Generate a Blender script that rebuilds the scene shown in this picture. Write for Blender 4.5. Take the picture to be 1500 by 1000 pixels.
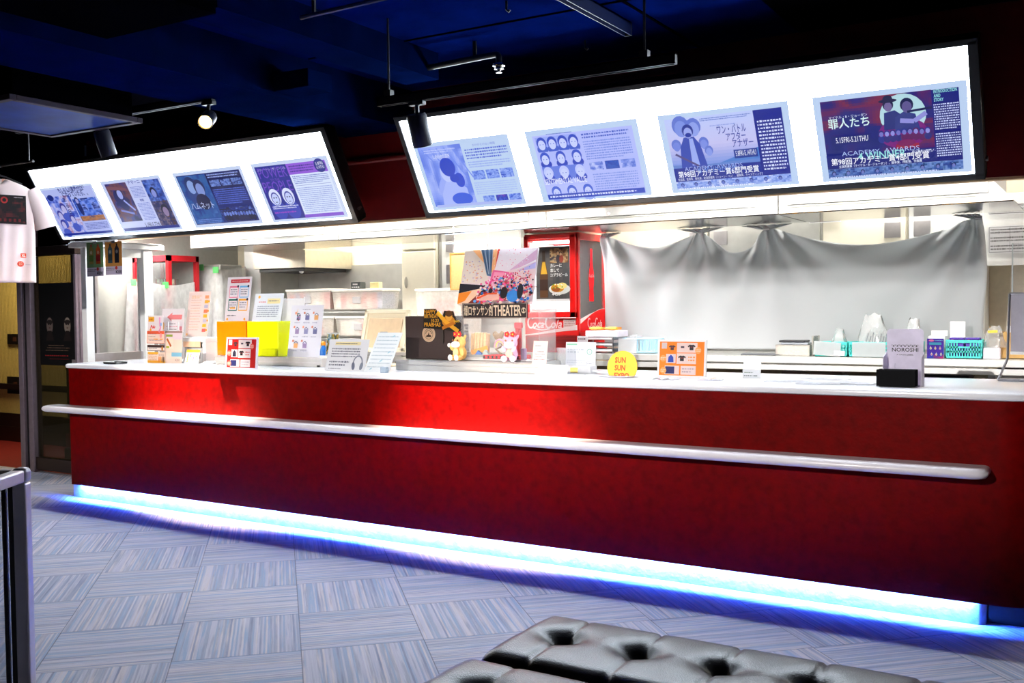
import bpy, bmesh, math, random
from math import sin, cos, pi, radians, sqrt, exp, hypot
from mathutils import Vector, Matrix

random.seed(7)
SC = bpy.context.scene
C = SC.collection
for _o in list(bpy.data.objects):
    bpy.data.objects.remove(_o)

# ------------------------------------------------------------------ camera
CAM = Vector((6.63898, -4.62275, 1.37659))
FW = Vector((-0.51851797, 0.85438597, -0.03411338))
RT = Vector((0.85502724, 0.51846463, -0.01108332))
UP = Vector((-0.00821715, 0.03491477, 0.99935651))
FPX = 1458.0
cd = bpy.data.cameras.new('camera')
cd.sensor_width = 36.0
cd.lens = FPX / 1500 * 36.0
cd.clip_start = 0.02
cam = bpy.data.objects.new('camera', cd)
C.objects.link(cam)
m = Matrix((RT, UP, -FW)).transposed().to_4x4()
m.translation = CAM
cam.matrix_world = m
SC.camera = cam
SC.view_settings.view_transform = 'Standard'
SC.view_settings.look = 'None'
SC.view_settings.gamma = 1.0
SC.view_settings.use_curve_mapping = False
SC.view_settings.exposure = 0.0
SC.cycles.max_bounces = 8
SC.cycles.transparent_max_bounces = 16
SC.cycles.use_denoising = True

# ------------------------------------------------------------------ world (an unlit basement lobby)
w = bpy.data.worlds.new('world')
SC.world = w
w.use_nodes = True
w.node_tree.nodes['Background'].inputs[0].default_value = (0.35, 0.5, 1.0, 1)
w.node_tree.nodes['Background'].inputs[1].default_value = 0.004

SCREEN_POWER = 47.0
LED_POWER = 2000.0
KITCHEN_W = 17.0
FRONT_FILL_W = 1080.0  # power of each fill spotlight added behind the viewer


def add_area(name, loc, rot, sx, sy, power, col=(1, 1, 1), spread=180):
    l = bpy.data.lights.new(name, 'AREA')
    l.shape = 'RECTANGLE'
    l.size, l.size_y, l.energy, l.color = sx, sy, power, col
    l.spread = radians(spread)
    o = bpy.data.objects.new(name, l)
    C.objects.link(o)
    o.location = loc
    o.rotation_euler = rot
    return o


KLAMPS = [(0.35, 0.962), (1.75, 0.962), (3.15, 0.962), (4.55, 0.962), (5.75, 0.962), (-0.53, 0.962)]
for kx, ky in KLAMPS:
    add_area('kitchen_lamp_light', (kx, ky - .03, 2.012), (radians(20), 0, 0), 1.15 if kx > 0 else .5, 0.06, KITCHEN_W * (1.5 if kx < 2 else 1.2), (1.0, 0.98, 0.93))
KLAMPS_BACK = [(0.95, 2.06), (2.45, 2.06), (3.95, 2.06), (5.45, 2.06), (7.0, 1.5)]
for kx, ky in KLAMPS_BACK:
    add_area('kitchen_lamp_light', (kx, ky, 2.345), (0, 0, 0), 1.1, 0.12, KITCHEN_W * (1.0 if kx < 6 else 1.6), (1.0, 0.97, 0.9))


def at(u, v, x=None, y=None, z=None):
    """point of the place seen at photo pixel (u, v) on a plane of known x, y or z"""
    d = FW + RT * ((u - 750) / FPX) - UP * ((v - 500) / FPX)
    if x is not None:
        t = (x - CAM.x) / d.x
    elif y is not None:
        t = (y - CAM.y) / d.y
    else:
        t = (z - CAM.z) / d.z
    return CAM + d * t


# ------------------------------------------------------------------ helpers
def lin(c):
    """sRGB 0-255 or hex to linear"""
    if isinstance(c, str):
        c = tuple(int(c[i:i + 2], 16) for i in (0, 2, 4))
    return tuple((x / 255 / 12.92) if x / 255 <= 0.04045 else ((x / 255 + 0.055) / 1.055) ** 2.4 for x in c)


MATS = {}


def mat(name, col, rough=0.5, metal=0.0, var=0.06, scale=30.0, bump=0.0, bscale=200.0, emit=0.0, ecol=None,
        trans=0.0, coat=0.0, spec=0.5):
    if name in MATS:
        return MATS[name]
    mt = bpy.data.materials.new(name)
    mt.use_nodes = True
    nt = mt.node_tree
    b = nt.nodes['Principled BSDF']
    c = lin(col)
    tc = nt.nodes.new('ShaderNodeTexCoord')
    nz = nt.nodes.new('ShaderNodeTexNoise')
    nz.inputs['Scale'].default_value = scale
    nz.inputs['Detail'].default_value = 4
    nt.links.new(tc.outputs['Object'], nz.inputs['Vector'])
    cr = nt.nodes.new('ShaderNodeValToRGB')
    cr.color_ramp.elements[0].position = .3
    cr.color_ramp.elements[1].position = .7
    cr.color_ramp.elements[0].color = (*[x * (1 - var) for x in c], 1)
    cr.color_ramp.elements[1].color = (*[min(1, x * (1 + var)) for x in c], 1)
    nt.links.new(nz.outputs['Fac'], cr.inputs['Fac'])
    nt.links.new(cr.outputs['Color'], b.inputs['Base Color'])
    b.inputs['Roughness'].default_value = rough
    b.inputs['Metallic'].default_value = metal
    b.inputs['Specular IOR Level'].default_value = spec
    b.inputs['Coat Weight'].default_value = coat
    if trans:
        b.inputs['Transmission Weight'].default_value = trans
    if bump:
        n2 = nt.nodes.new('ShaderNodeTexNoise')
        n2.inputs['Scale'].default_value = bscale
        n2.inputs['Detail'].default_value = 5
        nt.links.new(tc.outputs['Object'], n2.inputs['Vector'])
        bp = nt.nodes.new('ShaderNodeBump')
        bp.inputs['Strength'].default_value = bump
        bp.inputs['Distance'].default_value = 0.004
        nt.links.new(n2.outputs['Fac'], bp.inputs['Height'])
        nt.links.new(bp.outputs['Normal'], b.inputs['Normal'])
    if emit:
        b.inputs['Emission Color'].default_value = (*lin(ecol or col), 1)
        b.inputs['Emission Strength'].default_value = emit
    MATS[name] = mt
    return mt


def clear_mat(name, tint=(255, 255, 255), gloss=0.12, opac=0.06, rough=0.08):
    """thin clear plastic / acrylic / glass sheet: mostly see-through with a sheen"""
    if name in MATS:
        return MATS[name]
    mt = bpy.data.materials.new(name)
    mt.use_nodes = True
    nt = mt.node_tree
    nt.nodes.remove(nt.nodes['Principled BSDF'])
    out = nt.nodes['Material Output']
    tr = nt.nodes.new('ShaderNodeBsdfTransparent')
    tr.inputs[0].default_value = (*[.6 + .4 * x for x in lin(tint)], 1)
    gl = nt.nodes.new('ShaderNodeBsdfGlossy')
    gl.inputs['Roughness'].default_value = rough
    df = nt.nodes.new('ShaderNodeBsdfDiffuse')
    df.inputs[0].default_value = (*lin(tint), 1)
    fr = nt.nodes.new('ShaderNodeLayerWeight')
    fr.inputs['Blend'].default_value = gloss
    nz = nt.nodes.new('ShaderNodeTexNoise')
    nz.inputs['Scale'].default_value = 14
    mu = nt.nodes.new('ShaderNodeMath')
    mu.operation = 'MULTIPLY'
    mu.inputs[1].default_value = opac * .67
    ad = nt.nodes.new('ShaderNodeMath')
    ad.operation = 'ADD'
    ad.inputs[1].default_value = 1.0
    nt.links.new(nz.outputs['Fac'], ad.inputs[0])
    nt.links.new(ad.outputs[0], mu.inputs[0])
    m1 = nt.nodes.new('ShaderNodeMixShader')
    m2 = nt.nodes.new('ShaderNodeMixShader')
    nt.links.new(mu.outputs[0], m1.inputs[0])
    nt.links.new(tr.outputs[0], m1.inputs[1])
    nt.links.new(df.outputs[0], m1.inputs[2])
    nt.links.new(fr.outputs['Fresnel'], m2.inputs[0])
    nt.links.new(m1.outputs[0], m2.inputs[1])
    nt.links.new(gl.outputs[0], m2.inputs[2])
    nt.links.new(m2.outputs[0], out.inputs[0])
    MATS[name] = mt
    return mt


def attr_mat(name, emit=0.0, rough=0.55):
    """printed ink: colour per face read from the mesh"""
    if name in MATS:
        return MATS[name]
    mt = bpy.data.materials.new(name)
    mt.use_nodes = True
    nt = mt.node_tree
    b = nt.nodes['Principled BSDF']
    a = nt.nodes.new('ShaderNodeAttribute')
    a.attribute_name = 'Col'
    b.inputs['Roughness'].default_value = rough
    if emit:
        b.inputs['Base Color'].default_value = (.02, .02, .02, 1)
        nt.links.new(a.outputs['Color'], b.inputs['Emission Color'])
        b.inputs['Emission Strength'].default_value = emit
    else:
        nt.links.new(a.outputs['Color'], b.inputs['Base Color'])
    MATS[name] = mt
    return mt


class MB:
    """collects shapes into one mesh"""

    def __init__(s):
        s.b = bmesh.new()

    def box(s, x0, y0, z0, x1, y1, z1, bev=0.0, seg=2, rot=None, piv=None):
        g = bmesh.ops.create_cube(s.b, size=1.0)
        vs = g['verts']
        for v in vs:
            v.co = Vector(((x0 + x1) / 2 + v.co.x * (x1 - x0), (y0 + y1) / 2 + v.co.y * (y1 - y0),
                           (z0 + z1) / 2 + v.co.z * (z1 - z0)))
        if rot is not None:
            p = Vector(piv or ((x0 + x1) / 2, (y0 + y1) / 2, (z0 + z1) / 2))
            for v in vs:
                v.co = p + rot @ (v.co - p)
        if bev > 0:
            es = list({e for v in vs for e in v.link_edges})
            bmesh.ops.bevel(s.b, geom=es, offset=bev, segments=seg, affect='EDGES', profile=.5)
        return s

    def cyl(s, p0, p1, r, r2=None, n=20, cap=True):
        p0, p1 = Vector(p0), Vector(p1)
        d = p1 - p0
        g = bmesh.ops.create_cone(s.b, cap_ends=cap, segments=n, radius1=r, radius2=r if r2 is None else r2, depth=d.length)
        q = d.to_track_quat('Z', 'Y').to_matrix().to_4x4()
        q.translation = (p0 + p1) / 2
        bmesh.ops.transform(s.b, matrix=q, verts=g['verts'])
        return s

    def tube(s, pts, r, n=10, closed=False):
        pts = [Vector(p) for p in pts]
        rings = []
        N = len(pts)
        ref = None
        for i, p in enumerate(pts):
            a = pts[(i - 1) % N] if closed or i > 0 else p
            b2 = pts[(i + 1) % N] if closed or i < N - 1 else p
            d = (b2 - a).normalized()
            if ref is None:
                ref = d.orthogonal().normalized()
            ref = (ref - d * ref.dot(d))
            ref = ref.normalized() if ref.length > 1e-6 else d.orthogonal().normalized()
            o = d.cross(ref)
            rr = r[i] if isinstance(r, (list, tuple)) else r
            rings.append([s.b.verts.new(p + (ref * cos(2 * pi * k / n) + o * sin(2 * pi * k / n)) * rr) for k in range(n)])
        for i in range(N if closed else N - 1):
            A, B = rings[i], rings[(i + 1) % N]
            for k in range(n):
                s.b.faces.new((A[k], A[(k + 1) % n], B[(k + 1) % n], B[k]))
        if not closed:
            s.b.faces.new(rings[0][::-1])
            s.b.faces.new(rings[-1])
        return s

    def ball(s, c, rx, ry=None, rz=None, u=20, v=14, rot=None):
        g = bmesh.ops.create_uvsphere(s.b, u_segments=u, v_segments=v, radius=1)
        for q in g['verts']:
            p = Vector((q.co.x * rx, q.co.y * (ry or rx), q.co.z * (rz or rx)))
            if rot is not None:
                p = rot @ p
            q.co = Vector(c) + p
        return s

    def lathe(s, prof, c=(0, 0, 0), n=28):
        c = Vector(c)
        rings = []
        for r, z in prof:
            rings.append([s.b.verts.new(c + Vector((r * cos(2 * pi * k / n), r * sin(2 * pi * k / n), z))) for k in range(n)])
        for A, B in zip(rings, rings[1:]):
            for k in range(n):
                s.b.faces.new((A[k], A[(k + 1) % n], B[(k + 1) % n], B[k]))
        s.b.faces.new(rings[0][::-1])
        s.b.faces.new(rings[-1])
        return s

    def prism(s, pts, vec):
        """closed polygon pts (3-D) swept along vec"""
        vec = Vector(vec)
        A = [s.b.verts.new(Vector(p)) for p in pts]
        B = [s.b.verts.new(Vector(p) + vec) for p in pts]
        n = len(pts)
        s.b.faces.new(A)
        s.b.faces.new(B[::-1])
        for k in range(n):
            s.b.faces.new((A[k], B[k], B[(k + 1) % n], A[(k + 1) % n]))
        return s

    def grid(s, f, nu, nv):
        V = [[s.b.verts.new(Vector(f(i / nu, j / nv))) for j in range(nv + 1)] for i in range(nu + 1)]
        for i in range(nu):
            for j in range(nv):
                s.b.faces.new((V[i][j], V[i + 1][j], V[i + 1][j + 1], V[i][j + 1]))
        return s

    def build(s, name, m, parent=None, smooth=False, solid=0.0, sub=0, remesh=0.0):
        bmesh.ops.recalc_face_normals(s.b, faces=s.b.faces)
        me = bpy.data.meshes.new(name)
        s.b.to_mesh(me)
        s.b.free()
        o = bpy.data.objects.new(name, me)
        C.objects.link(o)
        if m:
            me.materials.append(m)
        if smooth:
            for p in me.polygons:
                p.use_smooth = True
            if smooth != 'all':
                try:
                    me.set_sharp_from_angle(angle=radians(38))
                except Exception:
                    pass
        if remesh:
            md = o.modifiers.new('remesh', 'REMESH')
            md.mode = 'VOXEL'
            md.voxel_size = remesh
            md.use_smooth_shade = True
            ms = o.modifiers.new('smooth', 'SMOOTH')
            ms.iterations = 6
        if solid:
            md = o.modifiers.new('thickness', 'SOLIDIFY')
            md.thickness = solid
            md.offset = 0
        if sub:
            md = o.modifiers.new('sub', 'SUBSURF')
            md.levels = md.render_levels = sub
        if parent is not None:
            o.parent = parent
        return o


def tag(o, label=None, cat=None, group=None, kind=None):
    if label:
        o['label'] = label
    if cat:
        o['category'] = cat
    if group:
        o['group'] = group
    if kind:
        o['kind'] = kind
    return o


def thing(name, label, cat, loc=(0, 0, 0), rot=(0, 0, 0), group=None):
    o = bpy.data.objects.new(name, None)
    o.empty_display_size = .05
    C.objects.link(o)
    o.location = loc
    o.rotation_euler = rot
    return tag(o, label, cat, group)


def struct(o, label=None):
    o['kind'] = 'structure'
    if label:
        o['label'] = label
    return o


def dup(root, loc=None, rot=None, label=None, group=None):
    r = root.copy()
    C.objects.link(r)
    if loc is not None:
        r.location = loc
    if rot is not None:
        r.rotation_euler = rot
    if label:
        r['label'] = label
    if group:
        r['group'] = group
    for ch in list(root.children):
        c2 = ch.copy()
        C.objects.link(c2)
        c2.parent = r
        for g in list(ch.children):
            d = g.copy()
            C.objects.link(d)
            d.parent = c2
    return r


# ------------------------------------------------------------------ flat printed artwork
_TXT = {}


def glyphs(s, bold=0.0, shear=0.0):
    k = (s, bold, shear)
    if k in _TXT:
        return _TXT[k]
    c = bpy.data.curves.new('t', 'FONT')
    c.body = s
    c.resolution_u = 2
    c.offset = bold
    c.shear = shear
    o = bpy.data.objects.new('t', c)
    C.objects.link(o)
    dg = bpy.context.evaluated_depsgraph_get()
    me = bpy.data.meshes.new_from_object(o.evaluated_get(dg))
    vs = [(v.co.x, v.co.y) for v in me.vertices]
    fs = [tuple(p.vertices) for p in me.polygons]
    bpy.data.objects.remove(o)
    bpy.data.meshes.remove(me)
    bpy.data.curves.remove(c)
    _TXT[k] = (vs, fs)
    return _TXT[k]


class Art:
    """ink on a sheet: canvas 100 units wide, faces -Y, lower left at (-w/2, 0, 0)"""

    def __init__(s, w, h, y=0.0, bg=None, eps=0.00012):
        s.w, s.h, s.y, s.eps = w, h, y, eps
        s.H = 100.0 * h / w
        s.V, s.F, s.K, s.lay = [], [], [], 0
        if bg:
            s.rect(0, 0, 100, s.H, bg)

    def pt(s, x, y):
        return (-s.w / 2 + x * s.w / 100, s.y - s.lay * s.eps, y * s.w / 100)

    def face(s, pts, col):
        i = len(s.V)
        s.V += [s.pt(*p) for p in pts]
        s.F.append(tuple(range(i, i + len(pts))))
        s.K.append([col] * len(pts))

    def poly(s, pts, col):
        s.lay += 1
        s.face(pts, lin(col))

    def rect(s, x0, y0, x1, y1, col):
        s.poly([(x0, y0), (x1, y0), (x1, y1), (x0, y1)], col)

    def ell(s, cx, cy, rx, ry, col, n=22, a0=0, a1=360, rot=0):
        r = radians(rot)
        P = []
        for k in range(n):
            a = radians(a0 + (a1 - a0) * k / (n if a1 - a0 >= 360 else n - 1))
            x, y = rx * cos(a), ry * sin(a)
            P.append((cx + x * cos(r) - y * sin(r), cy + x * sin(r) + y * cos(r)))
        s.poly(P, col)

    def ring(s, cx, cy, r0, r1, col, n=24):
        s.lay += 1
        c = lin(col)
        for k in range(n):
            a, b = 2 * pi * k / n, 2 * pi * (k + 1) / n
            s.face([(cx + r0 * cos(a), cy + r0 * sin(a)), (cx + r1 * cos(a), cy + r1 * sin(a)),
                    (cx + r1 * cos(b), cy + r1 * sin(b)), (cx + r0 * cos(b), cy + r0 * sin(b))], c)

    def line(s, pts, wd, col):
        s.lay += 1
        c = lin(col)
        for (x0, y0), (x1, y1) in zip(pts, pts[1:]):
            L = hypot(x1 - x0, y1 - y0) or 1
            dx, dy = -(y1 - y0) / L * wd / 2, (x1 - x0) / L * wd / 2
            s.face([(x0 - dx, y0 - dy), (x1 - dx, y1 - dy), (x1 + dx, y1 + dy), (x0 + dx, y0 + dy)], c)

    def frame(s, x0, y0, x1, y1, t, col):
        s.line([(x0, y0), (x1, y0), (x1, y1), (x0, y1), (x0, y0)], t, col)

    def photo(s, x0, y0, x1, y1, f, nx=24, ny=18):
        """a small picture: f(u, v) -> sRGB colour"""
        s.lay += 1
        for i in range(nx):
            for j in range(ny):
                ii = len(s.V)
                q = [(i, j), (i + 1, j), (i + 1, j + 1), (i, j + 1)]
                s.V += [s.pt(x0 + (x1 - x0) * a / nx, y0 + (y1 - y0) * b / ny) for a, b in q]
                s.F.append((ii, ii + 1, ii + 2, ii + 3))
                s.K.append([lin(f((i + .5) / nx, (j + .5) / ny))] * 4)

    def text(s, t, x, y, size, col, width=None, bold=0.0, align='l', shear=0.0):
        """baseline-left text; size = cap height units; width squeezes it to that many units"""
        vs, fs = glyphs(t, bold, shear)
        if not vs:
            return
        x0 = min(v[0] for v in vs)
        x1 = max(v[0] for v in vs)
        y0 = min(v[1] for v in vs)
        y1 = max(v[1] for v in vs)
        sy = size / max(.01, y1 - y0)
        sx = (width / (x1 - x0)) if width else sy
        ox = x - (0 if align == 'l' else (x1 - x0) * sx * (.5 if align == 'c' else 1))
        s.lay += 1
        c = lin(col)
        b = len(s.V)
        s.V += [s.pt(ox + (v[0] - x0) * sx, y + (v[1] - y0) * sy) for v in vs]
        for f in fs:
            s.F.append(tuple(b + k for k in f))
            s.K.append([c] * len(f))

    def dashes(s, x0, y0, x1, y1, n, col, fill=.55, char=None, ragged=True):
        """small print too fine to read"""
        s.lay += 1
        c = lin(col)
        ph = (y1 - y0) / n
        ch = char or ph * .85
        for k in range(n):
            y = y1 - (k + .5) * ph
            x = x0
            e = x1 - (random.random() * .25 * (x1 - x0) if ragged and k == n - 1 else 0)
            while x < e:
                wd = ch * random.uniform(.35, .95)
                hh = ph * fill * random.uniform(.6, 1) / 2
                s.face([(x, y - hh), (min(e, x + wd), y - hh), (min(e, x + wd), y + hh), (x, y + hh)], c)
                x += wd + ch * random.uniform(.15, .4)

    def head(s, x, y, r, skin, hair, rot=0):
        s.ell(x, y + r * .25, r * .98, r * 1.12, hair, 14)
        s.ell(x, y - r * .12, r * .72, r * .95, skin, 14)

    def build(s, name, m, parent):
        me = bpy.data.meshes.new(name)
        me.from_pydata(s.V, [], s.F)
        at_ = me.color_attributes.new('Col', 'FLOAT_COLOR', 'CORNER')
        flat = []
        for k in s.K:
            for c in k:
                flat += [c[0], c[1], c[2], 1.0]
        at_.data.foreach_set('color', flat)
        me.update()
        # every face looks to -Y
        bm = bmesh.new()
        bm.from_mesh(me)
        for f in bm.faces:
            if f.normal.y > 0:
                f.normal_flip()
        bm.to_mesh(me)
        bm.free()
        me.materials.append(m)
        o = bpy.data.objects.new(name, me)
        C.objects.link(o)
        o.parent = parent
        return o


def vnoise(seed):
    rnd = random.Random(seed)
    T = [[rnd.random() for _ in range(40)] for _ in range(40)]

    def f(x, y):
        i, j = int(math.floor(x)), int(math.floor(y))
        a, b = x - i, y - j
        a, b = a * a * (3 - 2 * a), b * b * (3 - 2 * b)
        g = lambda p, q: T[p % 40][q % 40]
        return (g(i, j) * (1 - a) + g(i + 1, j) * a) * (1 - b) + (g(i, j + 1) * (1 - a) + g(i + 1, j + 1) * a) * b
    return f


def mixc(a, b, t):
    t = max(0, min(1, t))
    return tuple(x + (y - x) * t for x, y in zip(a, b))


def blotch(seed, cols, sc=6, contrast=1.6):
    """generic photograph-like patches in the given colours"""
    n1, n2 = vnoise(seed), vnoise(seed + 99)

    def f(u, v):
        t = (n1(u * sc, v * sc) * .65 + n2(u * sc * 2.7, v * sc * 2.7) * .35 - .5) * contrast + .5
        t = max(0, min(.999, t)) * (len(cols) - 1)
        i = int(t)
        return mixc(cols[i], cols[min(i + 1, len(cols) - 1)], t - i)
    return f


INK = attr_mat('printed_ink')
BACKLIT = attr_mat('backlit_print', emit=1.0)
PAPER = mat('white_paper', (238, 238, 240), .6, var=.015)


def see_through(mt, f):
    """thin paper lets some of the light behind it through"""
    nt = mt.node_tree
    b = nt.nodes['Principled BSDF']
    tl = nt.nodes.new('ShaderNodeBsdfTranslucent')
    mx = nt.nodes.new('ShaderNodeMixShader')
    mx.inputs[0].default_value = f
    src = b.inputs['Base Color'].links[0].from_socket
    nt.links.new(src, tl.inputs[0])
    nt.links.new(b.outputs[0], mx.inputs[1])
    nt.links.new(tl.outputs[0], mx.inputs[2])
    nt.links.new(mx.outputs[0], nt.nodes['Material Output'].inputs[0])


see_through(PAPER, .6)
see_through(INK, .5)


def sheet(name, label, cat, u0, u1, vt, vb, y=None, z=1.0, lean=8, t=.003, art=None, mt=None, yaw=0, group=None,
          bg=(240, 240, 242), edge=None, foot=0.0, partname='card'):
    """a card or board standing on z, leaning back; art(A) prints its front"""
    uc = (u0 + u1) / 2
    if y is None:
        y = at(uc, vb, z=z).y
    p0, p1 = at(u0, vb, y=y), at(u1, vb, y=y)
    wd = p1.x - p0.x
    le = radians(lean)
    n = Vector((0, cos(le), -sin(le)))
    base = Vector(((p0.x + p1.x) / 2, y, z))
    d = FW + RT * ((uc - 750) / FPX) - UP * ((vt - 500) / FPX)
    k = (base - CAM).dot(n) / d.dot(n)
    h = (CAM + d * k - base).dot(Vector((0, sin(le), cos(le))))
    o = thing(name, label, cat, base, (-le, 0, radians(yaw)), group)
    bev = min(.0012, t * .4)
    MB().box(-wd / 2, -t / 2, foot, wd / 2, t / 2, h, bev, 1).build(partname, mt or PAPER, o)
    if edge:
        e = MB()
        e.box(-wd / 2 - edge, -t / 2 - .002, 0, -wd / 2, t / 2 + .002, h + edge)
        e.box(wd / 2, -t / 2 - .002, 0, wd / 2 + edge, t / 2 + .002, h + edge)
        e.box(-wd / 2, -t / 2 - .002, h, wd / 2, t / 2 + .002, h + edge)
        e.build('frame', PAPER, o)
    if art:
        A = Art(wd, h, -t / 2 - .0002, bg)
        art(A)
        A.build('print', INK, o)
    return o, wd, h

# ------------------------------------------------------------------ materials
RED = mat('red_laminate', (96, 0, 0), .5, var=.22, scale=22, bump=.25, bscale=55, spec=.05)
SLABM = mat('white_solid_surface', (226, 226, 230), .18, var=.02, scale=8, coat=.2)
STEEL = mat('brushed_steel', (206, 206, 203), .36, .7, var=.06, scale=12)
STEELB = mat('polished_steel', (205, 204, 200), .14, 1.0, var=.05, scale=5)
STEELD = mat('dark_steel', (120, 112, 112), .3, 1.0, var=.08)
CREAM = mat('cream_panel', (226, 220, 204), .4, var=.02)
WHITEP = mat('white_painted_metal', (228, 228, 226), .35, var=.02)
WHITEB = mat('white_plastic', (232, 232, 232), .4, var=.02)
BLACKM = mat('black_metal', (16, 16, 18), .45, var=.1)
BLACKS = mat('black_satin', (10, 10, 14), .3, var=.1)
ALU = mat('satin_aluminium', (196, 192, 196), .32, .9, var=.04)
DARKWALL = mat('dark_red_wall', (100, 6, 6), .45, var=.1, scale=12)
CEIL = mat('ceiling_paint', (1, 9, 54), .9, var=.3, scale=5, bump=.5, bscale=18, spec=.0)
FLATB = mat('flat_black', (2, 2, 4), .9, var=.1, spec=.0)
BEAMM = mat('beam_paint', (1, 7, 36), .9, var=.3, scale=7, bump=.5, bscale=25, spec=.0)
ACRYL = clear_mat('clear_acrylic', gloss=.12, opac=.06)
POLY = clear_mat('polythene', gloss=.3, opac=.42, rough=.25)
BAGM = clear_mat('clear_bag', gloss=.35, opac=.22, rough=.2)
TUBM = clear_mat('frosted_tub', (250, 246, 240), gloss=.15, opac=.3, rough=.2)

# carpet: half-metre tiles, quarter-turned, set at 45 degrees to the counter
def carpet():
    mt = bpy.data.materials.new('striped_carpet_tiles')
    mt.use_nodes = True
    nt = mt.node_tree
    N, L = nt.nodes, nt.links
    b = N['Principled BSDF']
    b.inputs['Roughness'].default_value = .95
    b.inputs['Specular IOR Level'].default_value = .1
    geo = N.new('ShaderNodeNewGeometry')
    sub = N.new('ShaderNodeVectorMath')
    sub.operation = 'SUBTRACT'
    sub.inputs[1].default_value = (3.1184, -2.36883, 0)
    L.new(geo.outputs['Position'], sub.inputs[0])

    def math_(op, a, b_=None, c_=None):
        n = N.new('ShaderNodeMath')
        n.operation = op
        for i, q in enumerate((a, b_, c_)):
            if q is None:
                continue
            if isinstance(q, (int, float)):
                n.inputs[i].default_value = q
            else:
                L.new(q, n.inputs[i])
        return n.outputs[0]

    def dot(vec):
        n = N.new('ShaderNodeVectorMath')
        n.operation = 'DOT_PRODUCT'
        L.new(sub.outputs[0], n.inputs[0])
        n.inputs[1].default_value = vec
        return n.outputs['Value']
    u = math_('MULTIPLY', dot(EX), 2.0)
    v = math_('MULTIPLY', dot(EY), 2.0)
    fu, fv = math_('FLOOR', u), math_('FLOOR', v)
    chk = math_('FLOORED_MODULO', math_('ADD', fu, fv), 2.0)
    # even tile: stripes run along u (change with v)
    s = math_('ADD', math_('MULTIPLY', v, math_('SUBTRACT', 1.0, chk)), math_('MULTIPLY', u, chk))
    r = math_('ADD', math_('MULTIPLY', u, math_('SUBTRACT', 1.0, chk)), math_('MULTIPLY', v, chk))
    tid = math_('ADD', math_('MULTIPLY', fu, 17.3), math_('MULTIPLY', fv, 41.7))
    s2 = math_('ADD', s, tid)
    wn = N.new('ShaderNodeTexWhiteNoise')
    wn.noise_dimensions = '1D'
    L.new(math_('FLOOR', math_('MULTIPLY', s2, 62.0)), wn.inputs['W'])
    cmb = N.new('ShaderNodeCombineXYZ')
    L.new(math_('MULTIPLY', s2, 22.0), cmb.inputs[0])
    L.new(math_('MULTIPLY', r, 1.3), cmb.inputs[1])
    nz = N.new('ShaderNodeTexNoise')
    nz.inputs['Scale'].default_value = 1.0
    nz.inputs['Detail'].default_value = 3
    L.new(cmb.outputs[0], nz.inputs['Vector'])
    mixf = math_('ADD', math_('MULTIPLY', wn.outputs['Value'], .55), math_('MULTIPLY', nz.outputs['Fac'], .45))
    cr = N.new('ShaderNodeValToRGB')
    el = cr.color_ramp.elements
    stops = [(0.18, (112, 120, 144)), (.30, (156, 160, 176)), (.40, (140, 164, 192)), (.46, (182, 178, 190)), (.56, (196, 192, 200)),
             (.64, (152, 152, 166)), (.72, (210, 196, 190)), (.84, (204, 202, 212))]
    el[0].position, el[0].color = stops[0][0], (*lin(stops[0][1]), 1)
    el[1].position, el[1].color = stops[-1][0], (*lin(stops[-1][1]), 1)
    for p, c in stops[1:-1]:
        e = el.new(p)
        e.color = (*lin(c), 1)
    L.new(mixf, cr.inputs['Fac'])
    # fine pile + tile joints
    pile = N.new('ShaderNodeTexNoise')
    pile.inputs['Scale'].default_value = 420
    L.new(geo.outputs['Position'], pile.inputs['Vector'])
    du = math_('ABSOLUTE', math_('SUBTRACT', math_('FRACT', u), .5))
    dv = math_('ABSOLUTE', math_('SUBTRACT', math_('FRACT', v), .5))
    joint = math_('GREATER_THAN', math_('MAXIMUM', du, dv), .4955)
    dark = math_('MULTIPLY', math_('SUBTRACT', 1.0, math_('MULTIPLY', joint, .45)), math_('ADD', .72, math_('MULTIPLY', pile.outputs['Fac'], .56)))
    soft = N.new('ShaderNodeMixRGB')
    soft.inputs[0].default_value = .34
    soft.inputs[2].default_value = (*lin((176, 174, 186)), 1)
    L.new(cr.outputs['Color'], soft.inputs[1])
    mx = N.new('ShaderNodeVectorMath')
    mx.operation = 'SCALE'
    L.new(soft.outputs[0], mx.inputs[0])
    L.new(dark, mx.inputs['Scale'])
    L.new(mx.outputs[0], b.inputs['Base Color'])
    bp = N.new('ShaderNodeBump')
    bp.inputs['Strength'].default_value = .4
    bp.inputs['Distance'].default_value = .003
    L.new(math_('ADD', mixf, math_('MULTIPLY', pile.outputs['Fac'], .6)), bp.inputs['Height'])
    L.new(bp.outputs['Normal'], b.inputs['Normal'])
    return mt


# directions of the carpet grid in counter coordinates
_th = -0.77558
EX = (cos(_th), -sin(_th), 0)
EY = (sin(_th), cos(_th), 0)

# ------------------------------------------------------------------ setting
fl = MB()
fl.box(-4.5, -6.5, -.08, 9.0, .62, 0)
struct(fl.build('floor', carpet()), 'grey striped carpet tiles laid in a quarter-turn pattern')
fk = MB()
fk.box(-.9, .62, -.08, 9, 2.6, 0)
struct(fk.build('floor', mat('kitchen_floor', (120, 118, 112), .5)), 'plain floor inside the kitchen')
fc = MB()
fc.box(-4.5, .62, -.08, -.9, 2.6, 0)
struct(fc.build('floor', mat('red_carpet', (120, 8, 12), .9, var=.15)), 'red carpet in the corridor behind the glass')

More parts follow.
